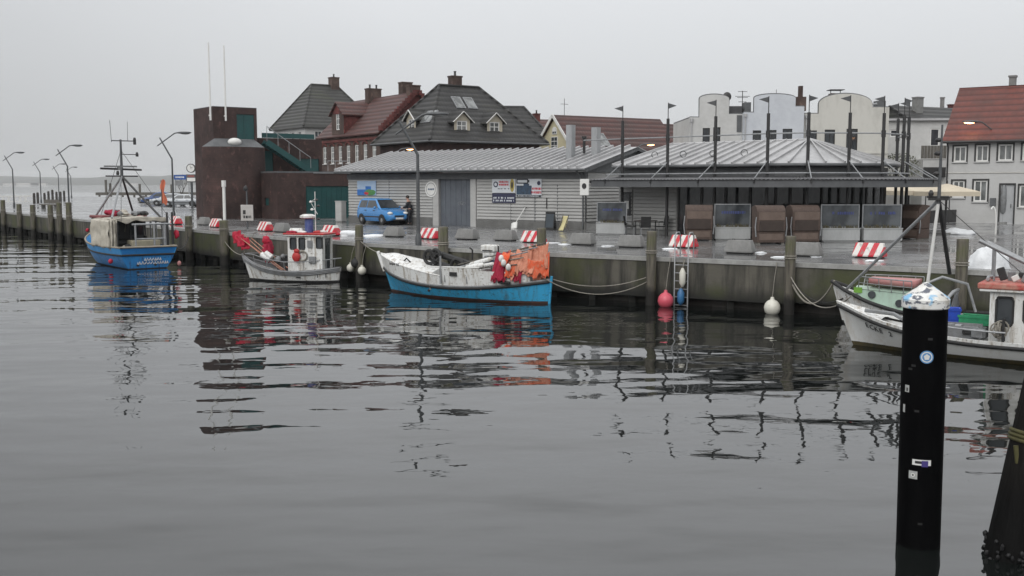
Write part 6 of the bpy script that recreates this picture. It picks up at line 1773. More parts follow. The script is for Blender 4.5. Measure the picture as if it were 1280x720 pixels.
topz = curve([(.5, .80), (.62, .90), (.8, 1.10), (1, 1.42)])
b = MB(); H.wall(b, H.sheer, topz, .52, 1.0, 26); b.build('bulwark', M_boatwhite, tb, 40)
b = MB(); H.deck(b, lambda s: topz(s) - .02, .60, .995, 20, .03, .24); b.build('foredeck', M_boatwhite, tb, 50)
b = MB(); a_, c_ = H.pt(.6, topz(.6) - .02, 1, .03), H.pt(.6, topz(.6) - .02, -1, .03); n = 6
arc = [a_.lerp(c_, j / n) + V((0, 0, .24 * math.sin(math.pi * j / n))) for j in range(n + 1)]
b.add(arc + [V((p.x, p.y, .3)) for p in arc], [(j, j + 1, n + 2 + j, n + 1 + j) for j in range(n)]); b.build('fore_bulkhead', M_boatwhite, tb)
b = MB(); H.rail(b, lambda s: topz(s) + .01, .03, .52, 1.0, .02, False); b.build('bulwark_rail', M_boatwhite, tb, 60)
b = MB(); b.tube([H.pt(1, .75, 1) + V((.04, 0, 0)), H.pt(1, 1.50, 1) + V((.05, 0, 0))], [.06, .07], 8); b.build('stem_post', M_boatwhite, tb, 50)
b = MB(); b.lathe([(.16, 0), (.17, .06), (.12, .08)], (1.15, .35, 1.17), 12); b.build('vent_hatch', M_black, tb, 40)
b = MB(); b.tube([(2.55, .45, 1.2), (2.35, .5, 1.34), (2.15, .5, 1.2)], .03, 6); b.build('foredeck_cleat', M_black, tb)
b = MB(); H.deck(b, .36, .03, .62, 20, .04); b.build('deck', M_deckwood, tb)
b = MB(); b.tube([H.pt(0, -.2, 1) - V((.05, 0, 0)), H.pt(0, .95, 1) - V((.06, 0, 0))], .05, 8); b.build('stern_post', M_blue, tb, 50)
# white working coaming amidships
b = MB(); H.wall(b, lambda s: H.sheer(s) + .02, lambda s: 1.16 - .1 * (s - .3), .30, .52, 14, .05); cb = b.build('coaming', M_boatwhite, tb, 40)
for s in (.30, .52):
    a_, c_ = H.pt(s, .55, 1, .03), H.pt(s, 1.14, -1, .03); b = MB(); b.box(a_.x - .025, a_.x + .025, c_.y, a_.y, .4, 1.13 if s < .4 else .9); b.build('cross_bulkhead', M_boatwhite, tb)
q = H.pt(.445, .95, 1); b = MB(); b.cbox((q.x, q.y + .0, .93), (.32, .05, .14)); b.build('scupper', M_black, cb)
for s in (.37, .50, .525):
    q = H.pt(s, .8, 1); b = MB(); b.box(q.x - .012, q.x + .012, q.y - .02, q.y + .012, .62, 1.1); b.build('panel_joint', M_boatgrey, cb)
q = H.pt(.52, 1.1, 1); b = MB(); b.tube([(q.x, q.y, .56), (q.x, q.y, 1.55)], .035, 8); b.build('stanchion', M_steel, tb, 40)
b = MB(); a_, c_ = H.pt(.3, 1.2, 1, .04), H.pt(.60, 1.0, 1, .06); b.tube([(a_.x, a_.y, 1.2), (c_.x, c_.y, 1.14)], .022, 6); b.build('side_rail', M_white, tb)
# stern box with a drawing
b = MB(); H.wall(b, lambda s: H.sheer(s) + .02, 1.08, .07, .30, 14, .05, True); sbx = b.build('stern_coaming', M_boatwhite, tb, 40)
q = H.pt(.16, .98, 1); b = MB(); rr = random.Random(8)
for k in range(4): b.tube([(q.x - .2 + .1 * k + .03 * rr.uniform(-1, 1), q.y + .016, .86 + rr.uniform(0, .06)), (q.x - .16 + .1 * k, q.y + .016, 1.0 + rr.uniform(-.05, .05)), (q.x - .1 + .1 * k, q.y + .016, .88 + rr.uniform(-.02, .1))], .014, 5)
b.build('painted_emblem', M_dark, sbx)
q = H.pt(.2, .7, 1); b = MB(); b.cbox((q.x - .2, q.y + .0, .72), (.5, .10, .10)); b.build('fairlead', M_black, tb, bevel=.03)
b = MB()
for k in range(7):      # name on the bow, too small to read: dark strokes
    q = H.pt(.885 - .011 * k - (.008 if k > 4 else 0), 1.12, 1); rr = random.Random(k); h_ = rr.uniform(.06, .1)
    b.box(q.x - .02, q.x + .02, q.y - .04, q.y + .012, 1.12 - h_ / 2, 1.12 + h_ / 2)
b.build('bow_lettering', M_dark, tb)
q = H.pt(.62, .25, 1); b = MB(); b.lathe([(.05, -.03), (.05, .03)], (q.x, q.y, .26), 10, 'Y'); b.build('drain', M_black, tb)
# winch: dark drums and arm
wx = 1.0
b = MB(); b.cbox((wx - .55, .05, .95), (1.5, .55, .16), Matrix.Rotation(R(-14), 3, 'Y')); b.tube([(wx - 1.3, .05, 1.2), (wx + .3, .05, 1.55)], .13, 8); wi = b.build('winch_frame', M_black, tb, 40)
for x, z, rr0 in ((wx + .35, 1.42, .24), (wx - .95, 1.12, .27), (wx + .05, 1.5, .2)):
    b = MB(); b.torus((x, .36, z), rr0, .065, 'Y', 20, 8); b.lathe([(.07, -.4), (.07, .1)], (x, .36, z), 10, 'Y'); b.build('drum', M_black, wi, 60)
    b = MB(); b.lathe([(rr0 * .7, -.25), (rr0 * .72, -.2)], (x, .4, z), 16, 'Y'); b.build('drum_disc', mat('winch_grey', (.06, .06, .055), (.03, .03, .03), 6, .5), wi, 60)
b = MB(); b.tube([(wx - 1.6, .3, 1.15), (wx - 1.62, .32, 1.75), (wx - 1.5, .32, 1.82)], .035, 6); b.build('lever', M_black, wi)
# sorting table and gear aft
b = MB(); b.box(-2.55, -.75, -.55, .25, 1.30, 1.40); b.build('sorting_table', M_steelblue, tb)
for x in (-2.4, -.9):
    for y in (-.45, .15): b = MB(); b.tube([(x, y, .36), (x, y, 1.3)], .025, 6); b.build('table_leg', M_steel, tb)
rr = random.Random(2)
for k in range(9):
    b = MB(); b.cbox((-1.0 - k * .17, -.2 + rr.uniform(-.2, .2), 1.45 + rr.uniform(0, .06)), (rr.uniform(.1, .3), .2, rr.uniform(.06, .16)), Matrix.Rotation(rr.uniform(-.4, .4), 3, 'Z')); b.build('deck_gear', (M_boatgrey, M_steel, M_steelblue, M_white)[k % 4], tb, bevel=.01)
b = MB(); b.box(-1.25, -.65, -.5, -.1, 1.66, 1.92); b.box(-1.2, -.7, -.45, -.15, 1.40, 1.659); oc = b.build('engine_cowl', M_boatwhite, tb, bevel=.05)
b = MB(); b.box(-1.2, -.75, -.098, -.09, 1.70, 1.74); b.build('cowl_vent', M_black, oc)
b = MB(); b.torus((-2.9, -.3, 1.75), .16, .025, 'Y', 16, 6); b.tube([(-2.9, -.3, 1.4), (-2.9, -.3, 1.75)], .03, 6); b.build('steering_wheel', M_steel, tb)
b = MB(); b.blob((-2.0, -.1, 1.56), (.13, .12, .12), 4, .2); b.build('yellow_float', M_yellow, tb, 60)
# marker poles, floats, nets
poles = [((-.2, .62, 1.22), (-3.7, .30, 2.10)), ((-.35, .70, 1.16), (-3.5, .42, 1.96)), ((-.5, .76, 1.12), (-3.1, .70, 1.60)), ((-.8, .80, 1.08), (-2.9, .80, 1.36)), ((.2, .55, 1.05), (-3.3, .7, 1.80)), ((-.3, .3, 1.2), (-2.9, .1, 1.9)), ((-.6, .4, 1.15), (-3.5, .3, 2.02))]
for k, (a_, c_) in enumerate(poles):
    b = MB(); b.tube([a_, c_], .022, 6); b.build('marker_pole', (M_wood, M_steel, M_rope)[k % 3], tb)
for (a_, c_, r0) in (((-.75, .66, 1.24), (-1.75, .68, 1.50), .085), ((-.65, .76, 1.14), (-1.5, .80, 1.28), .09), ((-1.5, .80, 1.26), (-1.95, .82, 1.34), .07)):
    b = MB(); b.tube([a_, V(a_).lerp(V(c_), .08), V(a_).lerp(V(c_), .92), c_], [r0 * .5, r0, r0, r0 * .5], 10); b.build('white_float', M_boatwhite, tb, 50)
for x, z in ((-2.45, 1.40), (-2.65, 1.26), (-2.35, 1.55)):
    b = MB(); b.blob((x, .95, z), (.09, .1, .13), 0, 0); b.build('net_float', M_boatwhite, tb, 60)
def hung(name, m, x0, x1, z, drop, seed, frac=.62, out=None, wav=4.5, amp=.07):
    ya, yb = [max(.14, H.pt((x + Lm / 2) / Lm, 1.0, 1).y) for x in (x0, x1)]
    return net_sheet(tb, name, m, (x0, ya * frac, z), (x1, yb * frac, z + .06), drop, seed, 26, 16, amp, wav, (ya + yb) / 2 * (1.02 - frac) + .04 if out is None else out)
hung('crimson_net', M_crimson, -1.95, -2.43, 1.76, 1.0, 1)
hung('crimson_net', M_crimson, -2.03, -2.51, 1.45, .72, 12, .8)
hung('crimson_net', M_crimson, -2.67, -3.03, 1.3, .55, 2, .85)
for k, (x0, x1, z, dr, fr_, m) in enumerate(((-2.39, -2.91, 1.80, .9, .6, M_salmon), (-2.31, -2.59, 1.78, .42, .8, M_orange), (-2.71, -3.27, 1.86, .85, .6, M_salmon), (-2.47, -2.83, 1.36, .45, .95, M_orange), (-2.83, -3.19, 1.66, .6, .8, M_salmon), (-3.15, -3.59, 1.98, .95, .7, M_salmon), (-3.39, -3.79, 2.06, .8, .8, M_salmon), (-3.19, -3.79, 1.55, .62, 1.1, M_orange), (-3.55, -3.83, 1.75, .85, 1.0, M_orange), (-2.59, -3.39, 1.8, .8, .2, M_salmon))):
    hung('orange_net' if m is M_orange else 'salmon_net', m, x0, x1, z, dr, 3 + k * 2.3, fr_)
b = MB(); b.blob((-2.75, .0, .95), (.7, .42, .45), 5, .35, 2.4, 24, 14); b.build('net_pile', M_salmon, tb, 60)
b = MB(); b.blob((-2.0, .0, .9), (.6, .45, .4), 6, .3, 2.2, 20, 12); b.build('net_pile', M_crimson, tb, 60)
for x, y in ((-1.9, .5), (-3.55, .1)):
    b = MB(); b.tube([(x, y, .4), (x, y, 1.95)], .03, 6); b.build('net_stand', M_black, tb)
e, t, n = edge_frame(455); rope('dark bow rope from the turquoise boat to the green stained post', tb.matrix_basis @ H.pt(.98, 1.45, 1), (e.x - n.x * .2, e.y - n.y * .2, 1.75), .08)
e, t, n = edge_frame(817); rope('slack stern rope from the turquoise boat along the quay wall', tb.matrix_basis @ H.pt(.02, .85, -1), (e.x - n.x * .25, e.y - n.y * .25, 1.0), .32)
rope('second slack stern rope hanging low on the quay wall left of the ladder', tb.matrix_basis @ H.pt(.03, .95, 1), (e.x - n.x * .3, e.y - n.y * .3, .85), .55)

# ---------------------------------------------------------------- small white boat with the wheelhouse
bow, stn = G(311, 349, 0), G(423, 352, 0)
hdg = bow - stn; hd_ = hdg.normalized(); port = V((-hd_.y, hd_.x, 0)); Lw = hdg.length + .1
cm = (bow + stn) / 2
wb_ = thing('small_white_boat', 'small white boat with a red trimmed wheelhouse and red marker flags', 'boat', (cm.x, cm.y, 0), ang(hd_))
H = Hull(Lw, 1.6, [(0, .06), (.06, .42), (.16, .74), (.4, 1), (.65, .92), (.82, .66), (.93, .34), (1, .03)], [(0, .58), (.2, .47), (.45, .42), (.7, .52), (.88, .74), (1, .98)], rake=.4)
b = MB(); H.skin(b, .06, H.sheer); b.build('hull', M_boatwhite, wb_, 40)
b = MB(); H.skin(b, -.28, .065); b.build('bottom', M_black, wb_, 40)
b = MB()
for side in (1, -1):
    for dz in (.0, -.06, -.12): b.tube(H.line(lambda s: H.sheer(s) + dz, side, 0, 1, 30, -.015), .04, 6)
b.build('rubbing_strake', M_boatgrey, wb_, 60)
b = MB(); H.wall(b, H.sheer, lambda s: H.sheer(s) + .06, 0, 1, 26, .07, True); b.build('gunwale', M_boatgrey, wb_, 40)
b = MB(); H.deck(b, .34, 0, .93, 22, .05); b.build('deck', M_boatgrey, wb_)
b = MB(); b.tube([H.pt(1, .7, 1), H.pt(1, 1.12, 1)], .05, 8); b.build('stem_post', M_boatgrey, wb_)
# wheelhouse
x0, x1, hw, zt = -1.62, -.05, .52, 1.93
fr = [(x0, 1.98), (x1 + .03, 2.0)]
def house_side(y0):
    return None
for sgn in (1, -1):
    Mx = Matrix.Translation((x1 if sgn > 0 else x0, sgn * hw, .45)) @ Matrix.Rotation(R(180 if sgn > 0 else 0), 4, 'Z')
    holes = [(.12, .40, .92, 1.40), (.52, .80, .92, 1.40), (1.32, 1.58, .98, 1.42)]
    b = MB(Mx); pierced(b, x1 - x0, zt - .45, holes, .04); wl = b.build('wheelhouse_side', M_boatwhite, wb_)
    for q in holes:
        b = MB(Mx); b.box(q[0] - .03, q[1] + .03, .02, .035, q[2] - .03, q[3] + .03); b.build('window', M_glass, wl)
        b = MB(Mx); cx, cz = (q[0] + q[1]) / 2, (q[2] + q[3]) / 2
        w2, h2_ = (q[1] - q[0]) / 2, (q[3] - q[2]) / 2
        b.tube([(cx + w2 * max(-1, min(1, 1.35 * math.cos(a * math.pi / 10))), -.01, cz + h2_ * max(-1, min(1, 1.35 * math.sin(a * math.pi / 10)))) for a in range(21)], .022, 5); b.build('window_seal', M_black, wl)
for x in (x0, x1):
    Mx = Matrix.Translation((x, -hw if x == x1 else hw, .45)) @ Matrix.Rotation(R(90 if x == x1 else -90), 4, 'Z')
    hs = [(.1, .5, .95, 1.38), (.6, 1.0, .95, 1.38)] if x == x1 else [(.3, .85, .0, 1.38)]
    b = MB(Mx); pierced(b, 2 * hw, zt - .45, hs, .04); wl = b.build('wheelhouse_end', M_boatwhite, wb_)
    for q in hs: b = MB(Mx); b.box(q[0], q[1], .03, .04, q[2], q[3]); b.build('window', M_glass, wl)
b = MB(); b.box(x0 - .12, x1 + .14, -hw - .1, hw + .1, zt, zt + .05); b.build('wheelhouse_roof', M_boatwhite, wb_, bevel=.02)
b = MB(); b.box(x0 - .14, x1 + .16, -hw - .12, hw + .12, zt + .051, zt + .12); b.build('red_roof_trim', M_red, wb_, bevel=.02)
rr = random.Random(4)
for k in range(8):
    b = MB(); b.blob((x0 + .1 + rr.uniform(0, 1.5), rr.uniform(-.35, .45), zt + .15), (rr.uniform(.12, .25), .1, .06), k, .3, 2); b.build('roof_gear', (M_red, M_boatwhite, M_crimson)[k % 3], wb_, 60)
b = MB(); b.tube([(-.55, .1, zt + .2), (-.5, .1, zt + .2), (-.0, .1, zt + .2), (.05, .1, zt + .2)], [.06, .11, .11, .06], 12); b.build('life_raft_drum', M_boatwhite, wb_, 50)
b = MB(); b.lathe([(.17, zt + .12), (.18, zt + .2), (.18, zt + .62), (.16, zt + .7)], (-.75, -.1, 0), 14); bd = b.build('blue_drum', mat('worn_blue_drum', (.03, .06, .25), (.12, .15, .28), 6, .5), wb_, 50)
b = MB(); b.lathe([(.24, zt + .705), (.34, zt + .75), (.34, zt + .83), (.2, zt + .9)], (-.7, -.1, 0), 18); b.build('radar_dome', M_boatwhite, wb_, 60)
b = MB(); b.tube([(-1.05, -.1, zt + .1), (-1.05, -.1, zt + 1.85)], .022, 6); b.tube([(-1.15, -.1, zt + .9), (-.85, -.1, zt + 1.4), (-1.05, -.1, zt + 1.55)], .014, 5)
ms = b.build('mast', M_boatwhite, wb_)
for z, x in ((1.1, -.9), (1.25, -1.2), (1.42, -.85), (.7, -1.2), (1.5, -1.12)):
    b = MB(); b.blob((x, -.1, zt + z), (.07, .05, .05), 1, .2); b.tube([(-1.05, -.1, zt + z), (x, -.1, zt + z)], .012, 5); b.build('mast_instrument', (M_white, M_dark)[x < -1], ms, 60)
y = hw + .03
b = MB(); b.blob((-.48, y + .05, 1.05), (.19, .08, .22), 2, .1); b.blob((-.5, y + .05, 1.3), (.13, .07, .1), 3, .1); b.build('life_jacket', M_red, wb_, 60)
b = MB(); b.torus((-.75, y + .02, 1.1), .2, .035, 'Y', 18, 6); b.build('rope_coil', M_rope, wb_, 60)
b = MB(); b.box(-1.35, -1.05, y - .02, y + .06, .8, 1.08); b.build('side_box', M_boatgrey, wb_)
b = MB(); b.box(-1.2, -.98, y - .02, y + .03, 1.45, 1.75); b.build('side_box', M_boatgrey, wb_)
for side in (1, -1):
    b = MB(); pts = [H.pt(.97, 1.12, side, .05)] + [H.pt(s, H.sheer(s) + .42 - .1 * (s > .9), side, .06) for s in (.85, .7, .5, .3, .1, .0)]
    b.tube(pts, .018, 6)
    for s in (.85, .7, .5, .3, .1): b.tube([H.pt(s, H.sheer(s), side, .06), H.pt(s, H.sheer(s) + .42, side, .06)], .014, 6)
    b.build('railing', M_steel, wb_)
b = MB(); b.box(.15, .6, -.25, .3, .34, .8); b.cbox((.35, .1, .95), (.3, .3, .3)); b.build('engine_box', M_dark, wb_, bevel=.04)
b = MB(); b.blob((.55, .25, .9), (.16, .16, .14), 3, .2); b.blob((.3, .3, 1.05), (.1, .1, .1), 4, .2); b.build('deck_floats', M_boatgrey, wb_, 60)
# marker flags at the bow
for k, (a_, c_) in enumerate((((.1, .45, .45), (2.35, .35, 1.85)), ((.25, .4, .45), (2.2, .2, 1.95)), ((.2, .5, .42), (2.05, .45, 1.7)), ((.0, .3, .5), (1.9, .1, 1.8)))):
    b = MB(); b.tube([a_, c_], .018, 6); b.build('marker_pole', mat('red_bamboo', (.4, .12, .08), (.5, .35, .25), 9, .6), wb_)
rr = random.Random(6)
for k, c in enumerate(((2.3, .35, 1.75), (2.1, .3, 1.62), (2.45, .3, 1.9))):
    b = MB(); sd_ = k * 3.7; b.sheet(lambda u, v, c=c, sd_=sd_: V((c[0] + (u - .5) * .42 + .05 * noise.noise(V((v * 3, sd_, 0))) - .1 * v, c[1] + .10 * noise.noise(V((u * 5 + sd_, v * 2, 0))) + .05 * v, c[2] + .22 - v * .48 + .05 * noise.noise(V((u * 4, sd_, 2))) - .08 * u)), 8, 8); b.build('red_flag', M_flag, wb_, 60, solid=.01)
b = MB(); b.blob((1.15, .0, 1.25), (.24, .22, .46), 8, .35, 2.6, 26, 20); b.build('crimson_flag_bundle', M_crimson, wb_, 60)
b = MB(); b.blob((1.2, .05, 1.70), (.17, .15, .18), 9, .4, 2.6, 20, 14); b.build('crimson_flag_bundle', M_flag, wb_, 60)
for (c, L_) in (((1.0, .52, 1.02), .5), ((.85, .5, 1.1), .4)):
    d_ = V((2.2, -.1, 1.4)).normalized(); a_ = V(c) - d_ * L_ / 2; e_ = V(c) + d_ * L_ / 2
    b = MB(); b.tube([a_, a_.lerp(e_, .08), a_.lerp(e_, .92), e_], [.07, .12, .12, .07], 10); b.build('white_float', M_boatwhite, wb_, 50)
b = MB(); b.tube([H.pt(.98, 1.1, 1), V((1.6, .3, 2.05)), V((.1, .3, 2.0))], .014, 5); b.build('forestay', M_rope, wb_)
q = H.pt(.15, .35, 1)
for x_ in (.1, .17):
    q = H.pt(x_, .34, 1); b = MB(); b.box(q.x - .012, q.x + .012, q.y - .03, q.y + .012, .2, .46); b.box(q.x - .06, q.x + .1, q.y - .03, q.y + .012, .36, .385); b.build('registration_mark', M_dark, wb_)
q = H.pt(.36, .2, 1); b = MB(); b.cbox((q.x, q.y, .2), (.2, .03, .06)); b.build('exhaust_port', M_black, wb_)
e, t, n = edge_frame(287); rope('bow rope from the small white boat to the dark mooring post', wb_.matrix_basis @ H.pt(.98, 1.05, 1), (e.x - n.x * .2, e.y - n.y * .2, 1.2), .18)

# ---------------------------------------------------------------- blue trawler, stern towards us
sl, sr_ = G(148, 337.5, 0), G(222, 335, 0)
hd_ = V((-.60, .80, 0)).normalized(); port = V((-hd_.y, hd_.x, 0))
Lt = 8.4; cm = (sl + sr_) / 2 + hd_ * Lt / 2
bt = thing('blue_trawler', 'blue fishing trawler with a cream tarpaulin shelter and tripod mast', 'boat', (cm.x, cm.y, 0), ang(hd_))
H = Hull(Lt, 3.05, [(0, .92), (.1, .96), (.35, 1), (.6, .96), (.8, .74), (.92, .42), (1, .03)], [(0, 1.08), (.3, 1.05), (.6, 1.1), (.85, 1.3), (1, 1.55)], rake=.6, stern_rake=.25)
b = MB(); H.skin(b, .05, lambda s: H.sheer(s) - .38); b.build('hull', M_trawl, bt, 40)
b = MB(); H.skin(b, -.4, .055); b.build('bottom', M_black, bt, 40)
b = MB(); H.rail(b, lambda s: H.sheer(s) - .38, .05); b.build('rubbing_strake', M_black, bt, 60)
b = MB(); H.wall(b, lambda s: H.sheer(s) - .38, H.sheer, 0, 1, 26, .07, True); b.build('bulwark', M_trawl2, bt, 40)
b = MB(); H.rail(b, H.sheer, .05, off=.03); b.build('cap_rail', mat('worn_cap_rail', (.34, .30, .24), (.2, .18, .15), 5, .7), bt, 60)
b = MB(); H.deck(b, .62, 0, .95, 20, .06); b.build('deck', M_deckwood, bt)
xs = -Lt / 2
# name on the transom, unreadable at this distance: two lines of white strokes
for zz, hh, w0, w1, sdd in ((.47, .16, -.5, .3, 3), (.30, .17, -.85, .62, 4)):
    b = MB()
    for q in words(w0, w1, zz, hh, sdd, 1): b.tube([(xs - .02 - .27 * (zz - .35), q[0] - .12, q[2] + .01), (xs - .02 - .27 * (zz - .35), (q[0] + q[1]) / 2 - .12, q[3]), (xs - .02 - .27 * (zz - .35), q[1] - .12, q[2] + .02)], .018, 5)
    b.build('white_lettering', M_white, bt)
for y in (-.35, .5): b = MB(); b.lathe([(.06, -.03), (.06, .03)], (xs + .01, y, .2), 8, 'X'); b.build('scupper', M_black, bt)
# deck shelter: hoops and tarpaulin over the port side
hx = [-3.1, -2.2, -1.3, -.4]
for x in hx:
    b = MB(); b.tube([(x, 1.42, .9), (x, 1.40, 2.2), (x, .9, 2.42), (x, -.9, 2.42), (x, -1.38, 2.2), (x, -1.42, .9)], .045, 8); b.build('shelter_hoop', M_steel, bt, 40)
for y in (1.40, -1.38, .0):
    b = MB(); b.tube([(hx[0], y, 2.2 if y else 2.45), (hx[-1] + 1.2, y, 2.2 if y else 2.45)], .035, 6); b.build('shelter_bar', M_steel, bt)
b = MB()
def tarp(u, v):
    x = -3.2 + u * 3.4; w = .09 * noise.noise(V((u * 9, v * 5, 0)))
    if v < .55: y = 1.5 + w + .07 * math.sin(u * 24); z = 1.0 + v / .55 * 1.3 + (.12 * noise.noise(V((u * 6, 0, 3))) if v < .05 else 0)
    else: y = 1.5 - (v - .55) / .45 * 1.7; z = 2.3 + .2 * math.sin((v - .55) / .45 * 1.6) + w
    return V((x, y, z))
b.sheet(tarp, 30, 22); b.build('tarpaulin', M_tarp, bt, 60, solid=.015)
b = MB(); b.sheet(lambda u, v: V((-3.24 + .1 * noise.noise(V((u * 6, v * 6, 4))) + .06 * math.sin(u * 16), 1.5 - u * .36, 1.0 + (1 - v) * 1.35 + .05 * math.sin(u * 7))), 12, 10); b.build('tarpaulin_flap', M_tarp, bt, 60, solid=.015)
b = MB(); b.sheet(lambda u, v: V((-3.05 + v * 3.0, 1.25 - u * 2.5, 2.46 + .05 * math.sin(v * 9) * math.sin(u * 5) - .16 * abs(u - .5))), 10, 12); b.build('roof_tarpaulin', M_tarp, bt, 60, solid=.015)
b = MB(); b.sheet(lambda u, v: V((-3.22 + .05 * noise.noise(V((u * 9, v * 3, 7))), 1.3 - u * 2.65, 2.5 - .1 * abs(u - .5) - v * (.22 + .14 * noise.noise(V((u * 6, 0, 9)))))), 22, 4); b.build('tarpaulin_valance', M_tarp, bt, 60, solid=.012)
# gallows, winch and gear seen under the shelter
for y in (-.95, -.45, .45):
    b = MB(); b.tube([(-3.9, y, .7), (-3.85, y, 2.15)], .05, 8); b.build('gallows_post', M_steel, bt, 40)
b = MB(); b.tube([(-3.85, -1.3, 2.15), (-3.85, .6, 2.15)], .05, 8); b.tube([(-3.88, -1.0, 1.45), (-3.88, .45, 1.45)], .04, 8); b.build('gallows_bar', M_steel, bt, 40)
b = MB(); b.box(-3.4, -2.6, -.9, .5, .62, 1.35); b.build('fish_box_stack', mat('cream_fish_boxes', (.4, .37, .27), (.28, .26, .2), 4, .6), bt, bevel=.03)
b = MB(); b.lathe([(.38, -.8), (.38, -.75), (.22, -.74), (.22, .6), (.38, .61), (.38, .66)], (-1.7, .1, 1.15), 18, 'Y'); b.build('net_drum', M_dark, bt, 40)
b = MB(); b.box(-.6, 1.4, -1.1, 1.1, .65, 2.35); wh = b.build('wheelhouse', mat('dark_wheelhouse', (.05, .055, .06), (.04, .04, .045), 3, .5), bt, bevel=.05)
b = MB(); b.box(-.7, 1.5, -1.15, 1.15, 2.36, 2.5); b.build('wheelhouse_roof', mat('faded_red_roof', (.2, .05, .05), (.15, .04, .04), 4, .6), wh, bevel=.04)
for y in (-.6, .6): b = MB(); b.box(-.62, -.601, y - .35, y + .35, 1.5, 2.1); b.build('window', M_glass, wh)
rr = random.Random(12)
for k in range(12):
    b = MB(); b.blob((rr.uniform(-2.0, 1.2), rr.uniform(-1.2, 1.0), 2.6 + rr.uniform(-.02, .12)), (rr.uniform(.15, .4), rr.uniform(.12, .25), rr.uniform(.08, .16)), k, .3, 2); b.build('roof_gear', (M_crimson, M_dark, M_boatgrey, M_tarp)[k % 4], bt, 60)
b = MB(); b.blob((-.8, .7, 2.68), (.22, .18, .13), 3, .4); b.build('red_float', M_crimson, bt, 60)
# tripod mast
mx = -.5
for a_ in ((mx - 2.2, 1.2, 2.45), (mx - 2.2, -1.3, 2.3), (mx + 1.5, 1.0, 2.4), (mx + 1.5, -1.0, 2.4)):
    b = MB(); b.tube([a_, (mx, 0, 4.5)], .055, 8); b.build('mast_leg', M_steel if a_[1] > 0 else M_dark, bt, 40)
b = MB(); b.tube([(mx, 0, 4.4), (mx, 0, 6.35)], [.08, .05], 8); ms = b.build('mast', M_lampgrey, bt, 40)
b = MB(); b.tube([(mx, -1.0, 4.82), (mx, 1.05, 4.88)], .05, 6); b.tube([(mx, -.8, 4.5), (mx, .8, 4.5)], .035, 6); b.build('crosstree', M_dark, ms)
b = MB(); b.box(mx - .08, mx + .08, -.75, .85, 4.95, 5.03); b.lathe([(.12, 4.8), (.12, 4.95)], (mx, .1, 0), 8); b.build('radar_bar', M_boatgrey, ms)
b = MB(); b.tube([(mx, -.7, 6.28), (mx, .45, 6.28)], .025, 6); b.tube([(mx, 0, 5.6), (mx, -.8, 5.6)], .02, 6); b.build('light_arm', M_dark, ms)
for y, z in ((-.7, 6.34), (-.7, 6.2), (-.8, 5.6), (.2, 4.65)): b = MB(); b.lathe([(.07, -.1), (.08, 0), (.05, .12)], (mx, y, z), 8); b.build('mast_light', M_dark, ms)
b = MB(); b.tube([(mx, .45, 6.2), (mx, .5, 7.3)], .014, 5); b.tube([(mx, -.35, 6.3), (mx, -.37, 7.25)], .012, 5); b.build('whip_aerial', M_lampgrey, ms)
b = MB()
for q in ((Lt / 2 - .2, 0, 2.0), (-4.2, 1.2, 2.3), (-4.2, -1.2, 2.3)): b.tube([(mx, 0, 5.8), q], .012, 5)
b.build('rigging', M_dark, bt)
rr = random.Random(41)
for k in range(14):
    x, y = rr.uniform(-3.7, -2.4), rr.uniform(-1.2, 1.1)
    b = MB(); b.blob((x, y, .78 + rr.uniform(0, .25)), (rr.uniform(.15, .35), rr.uniform(.15, .3), rr.uniform(.12, .25)), k, .35, 2.2, 14, 9); b.build('net_heap', (M_black, M_rope, M_boatgrey, mat('brown_net', (.09, .07, .05), (.05, .04, .03), 12, .9, .02, 30), M_tarp)[k % 5], bt, 60)
for x, y in ((-3.5, 1.2), (-3.0, 1.3), (-2.7, -1.3), (-3.2, -1.25), (-2.6, .3)):
    b = MB(); b.tube([(x, y, .65), (x + rr.uniform(-.1, .1), y, rr.uniform(1.7, 2.3))], .035, 6); b.build('deck_stanchion', (M_steel, M_dark)[y > 0], bt)
b = MB()
for k in range(7): b.tube([(-2.3, -1.2 + k * .4, 2.3), (-2.3 + rr.uniform(-.1, .1), -1.2 + k * .4 + rr.uniform(-.2, .2), rr.uniform(1.4, 2.0))], .014, 5)
b.build('hanging_ropes', M_rope, bt)
b = MB(); b.blob((-3.7, 1.62, .42), (.11, .11, .12), 2, .05); b.build('red_fender', M_flag, bt, 60)
b = MB(); b.blob((-4.1, -1.55, .2), (.10, .10, .13), 2, .05); b.build('red_fender', M_pink, bt, 60)
b = MB(); b.blob((.6, 1.5, 1.75), (.1, .09, .09), 4, .3); b.build('red_float', M_flag, bt, 60)
b = MB(); b.blob((-3.4, -1.7, 1.6), (.14, .12, .2), 7, .5); b.build('red_flag_bundle', M_flag, bt, 60)
for y in (-1.2, -1.45):
    b = MB(); b.tube([(-3.6, y, .9), (-3.4, y - .05, 2.7)], [.07, .05], 6); b.build('dark_stake', M_black, bt)
e, t, n = edge_frame(243); rope('dark stern rope from the blue trawler to the post left of the tower', bt.matrix_basis @ H.pt(0, 1.0, -1), (e.x - n.x * .2, e.y - n.y * .2, 1.3), .3, .02, M_black)

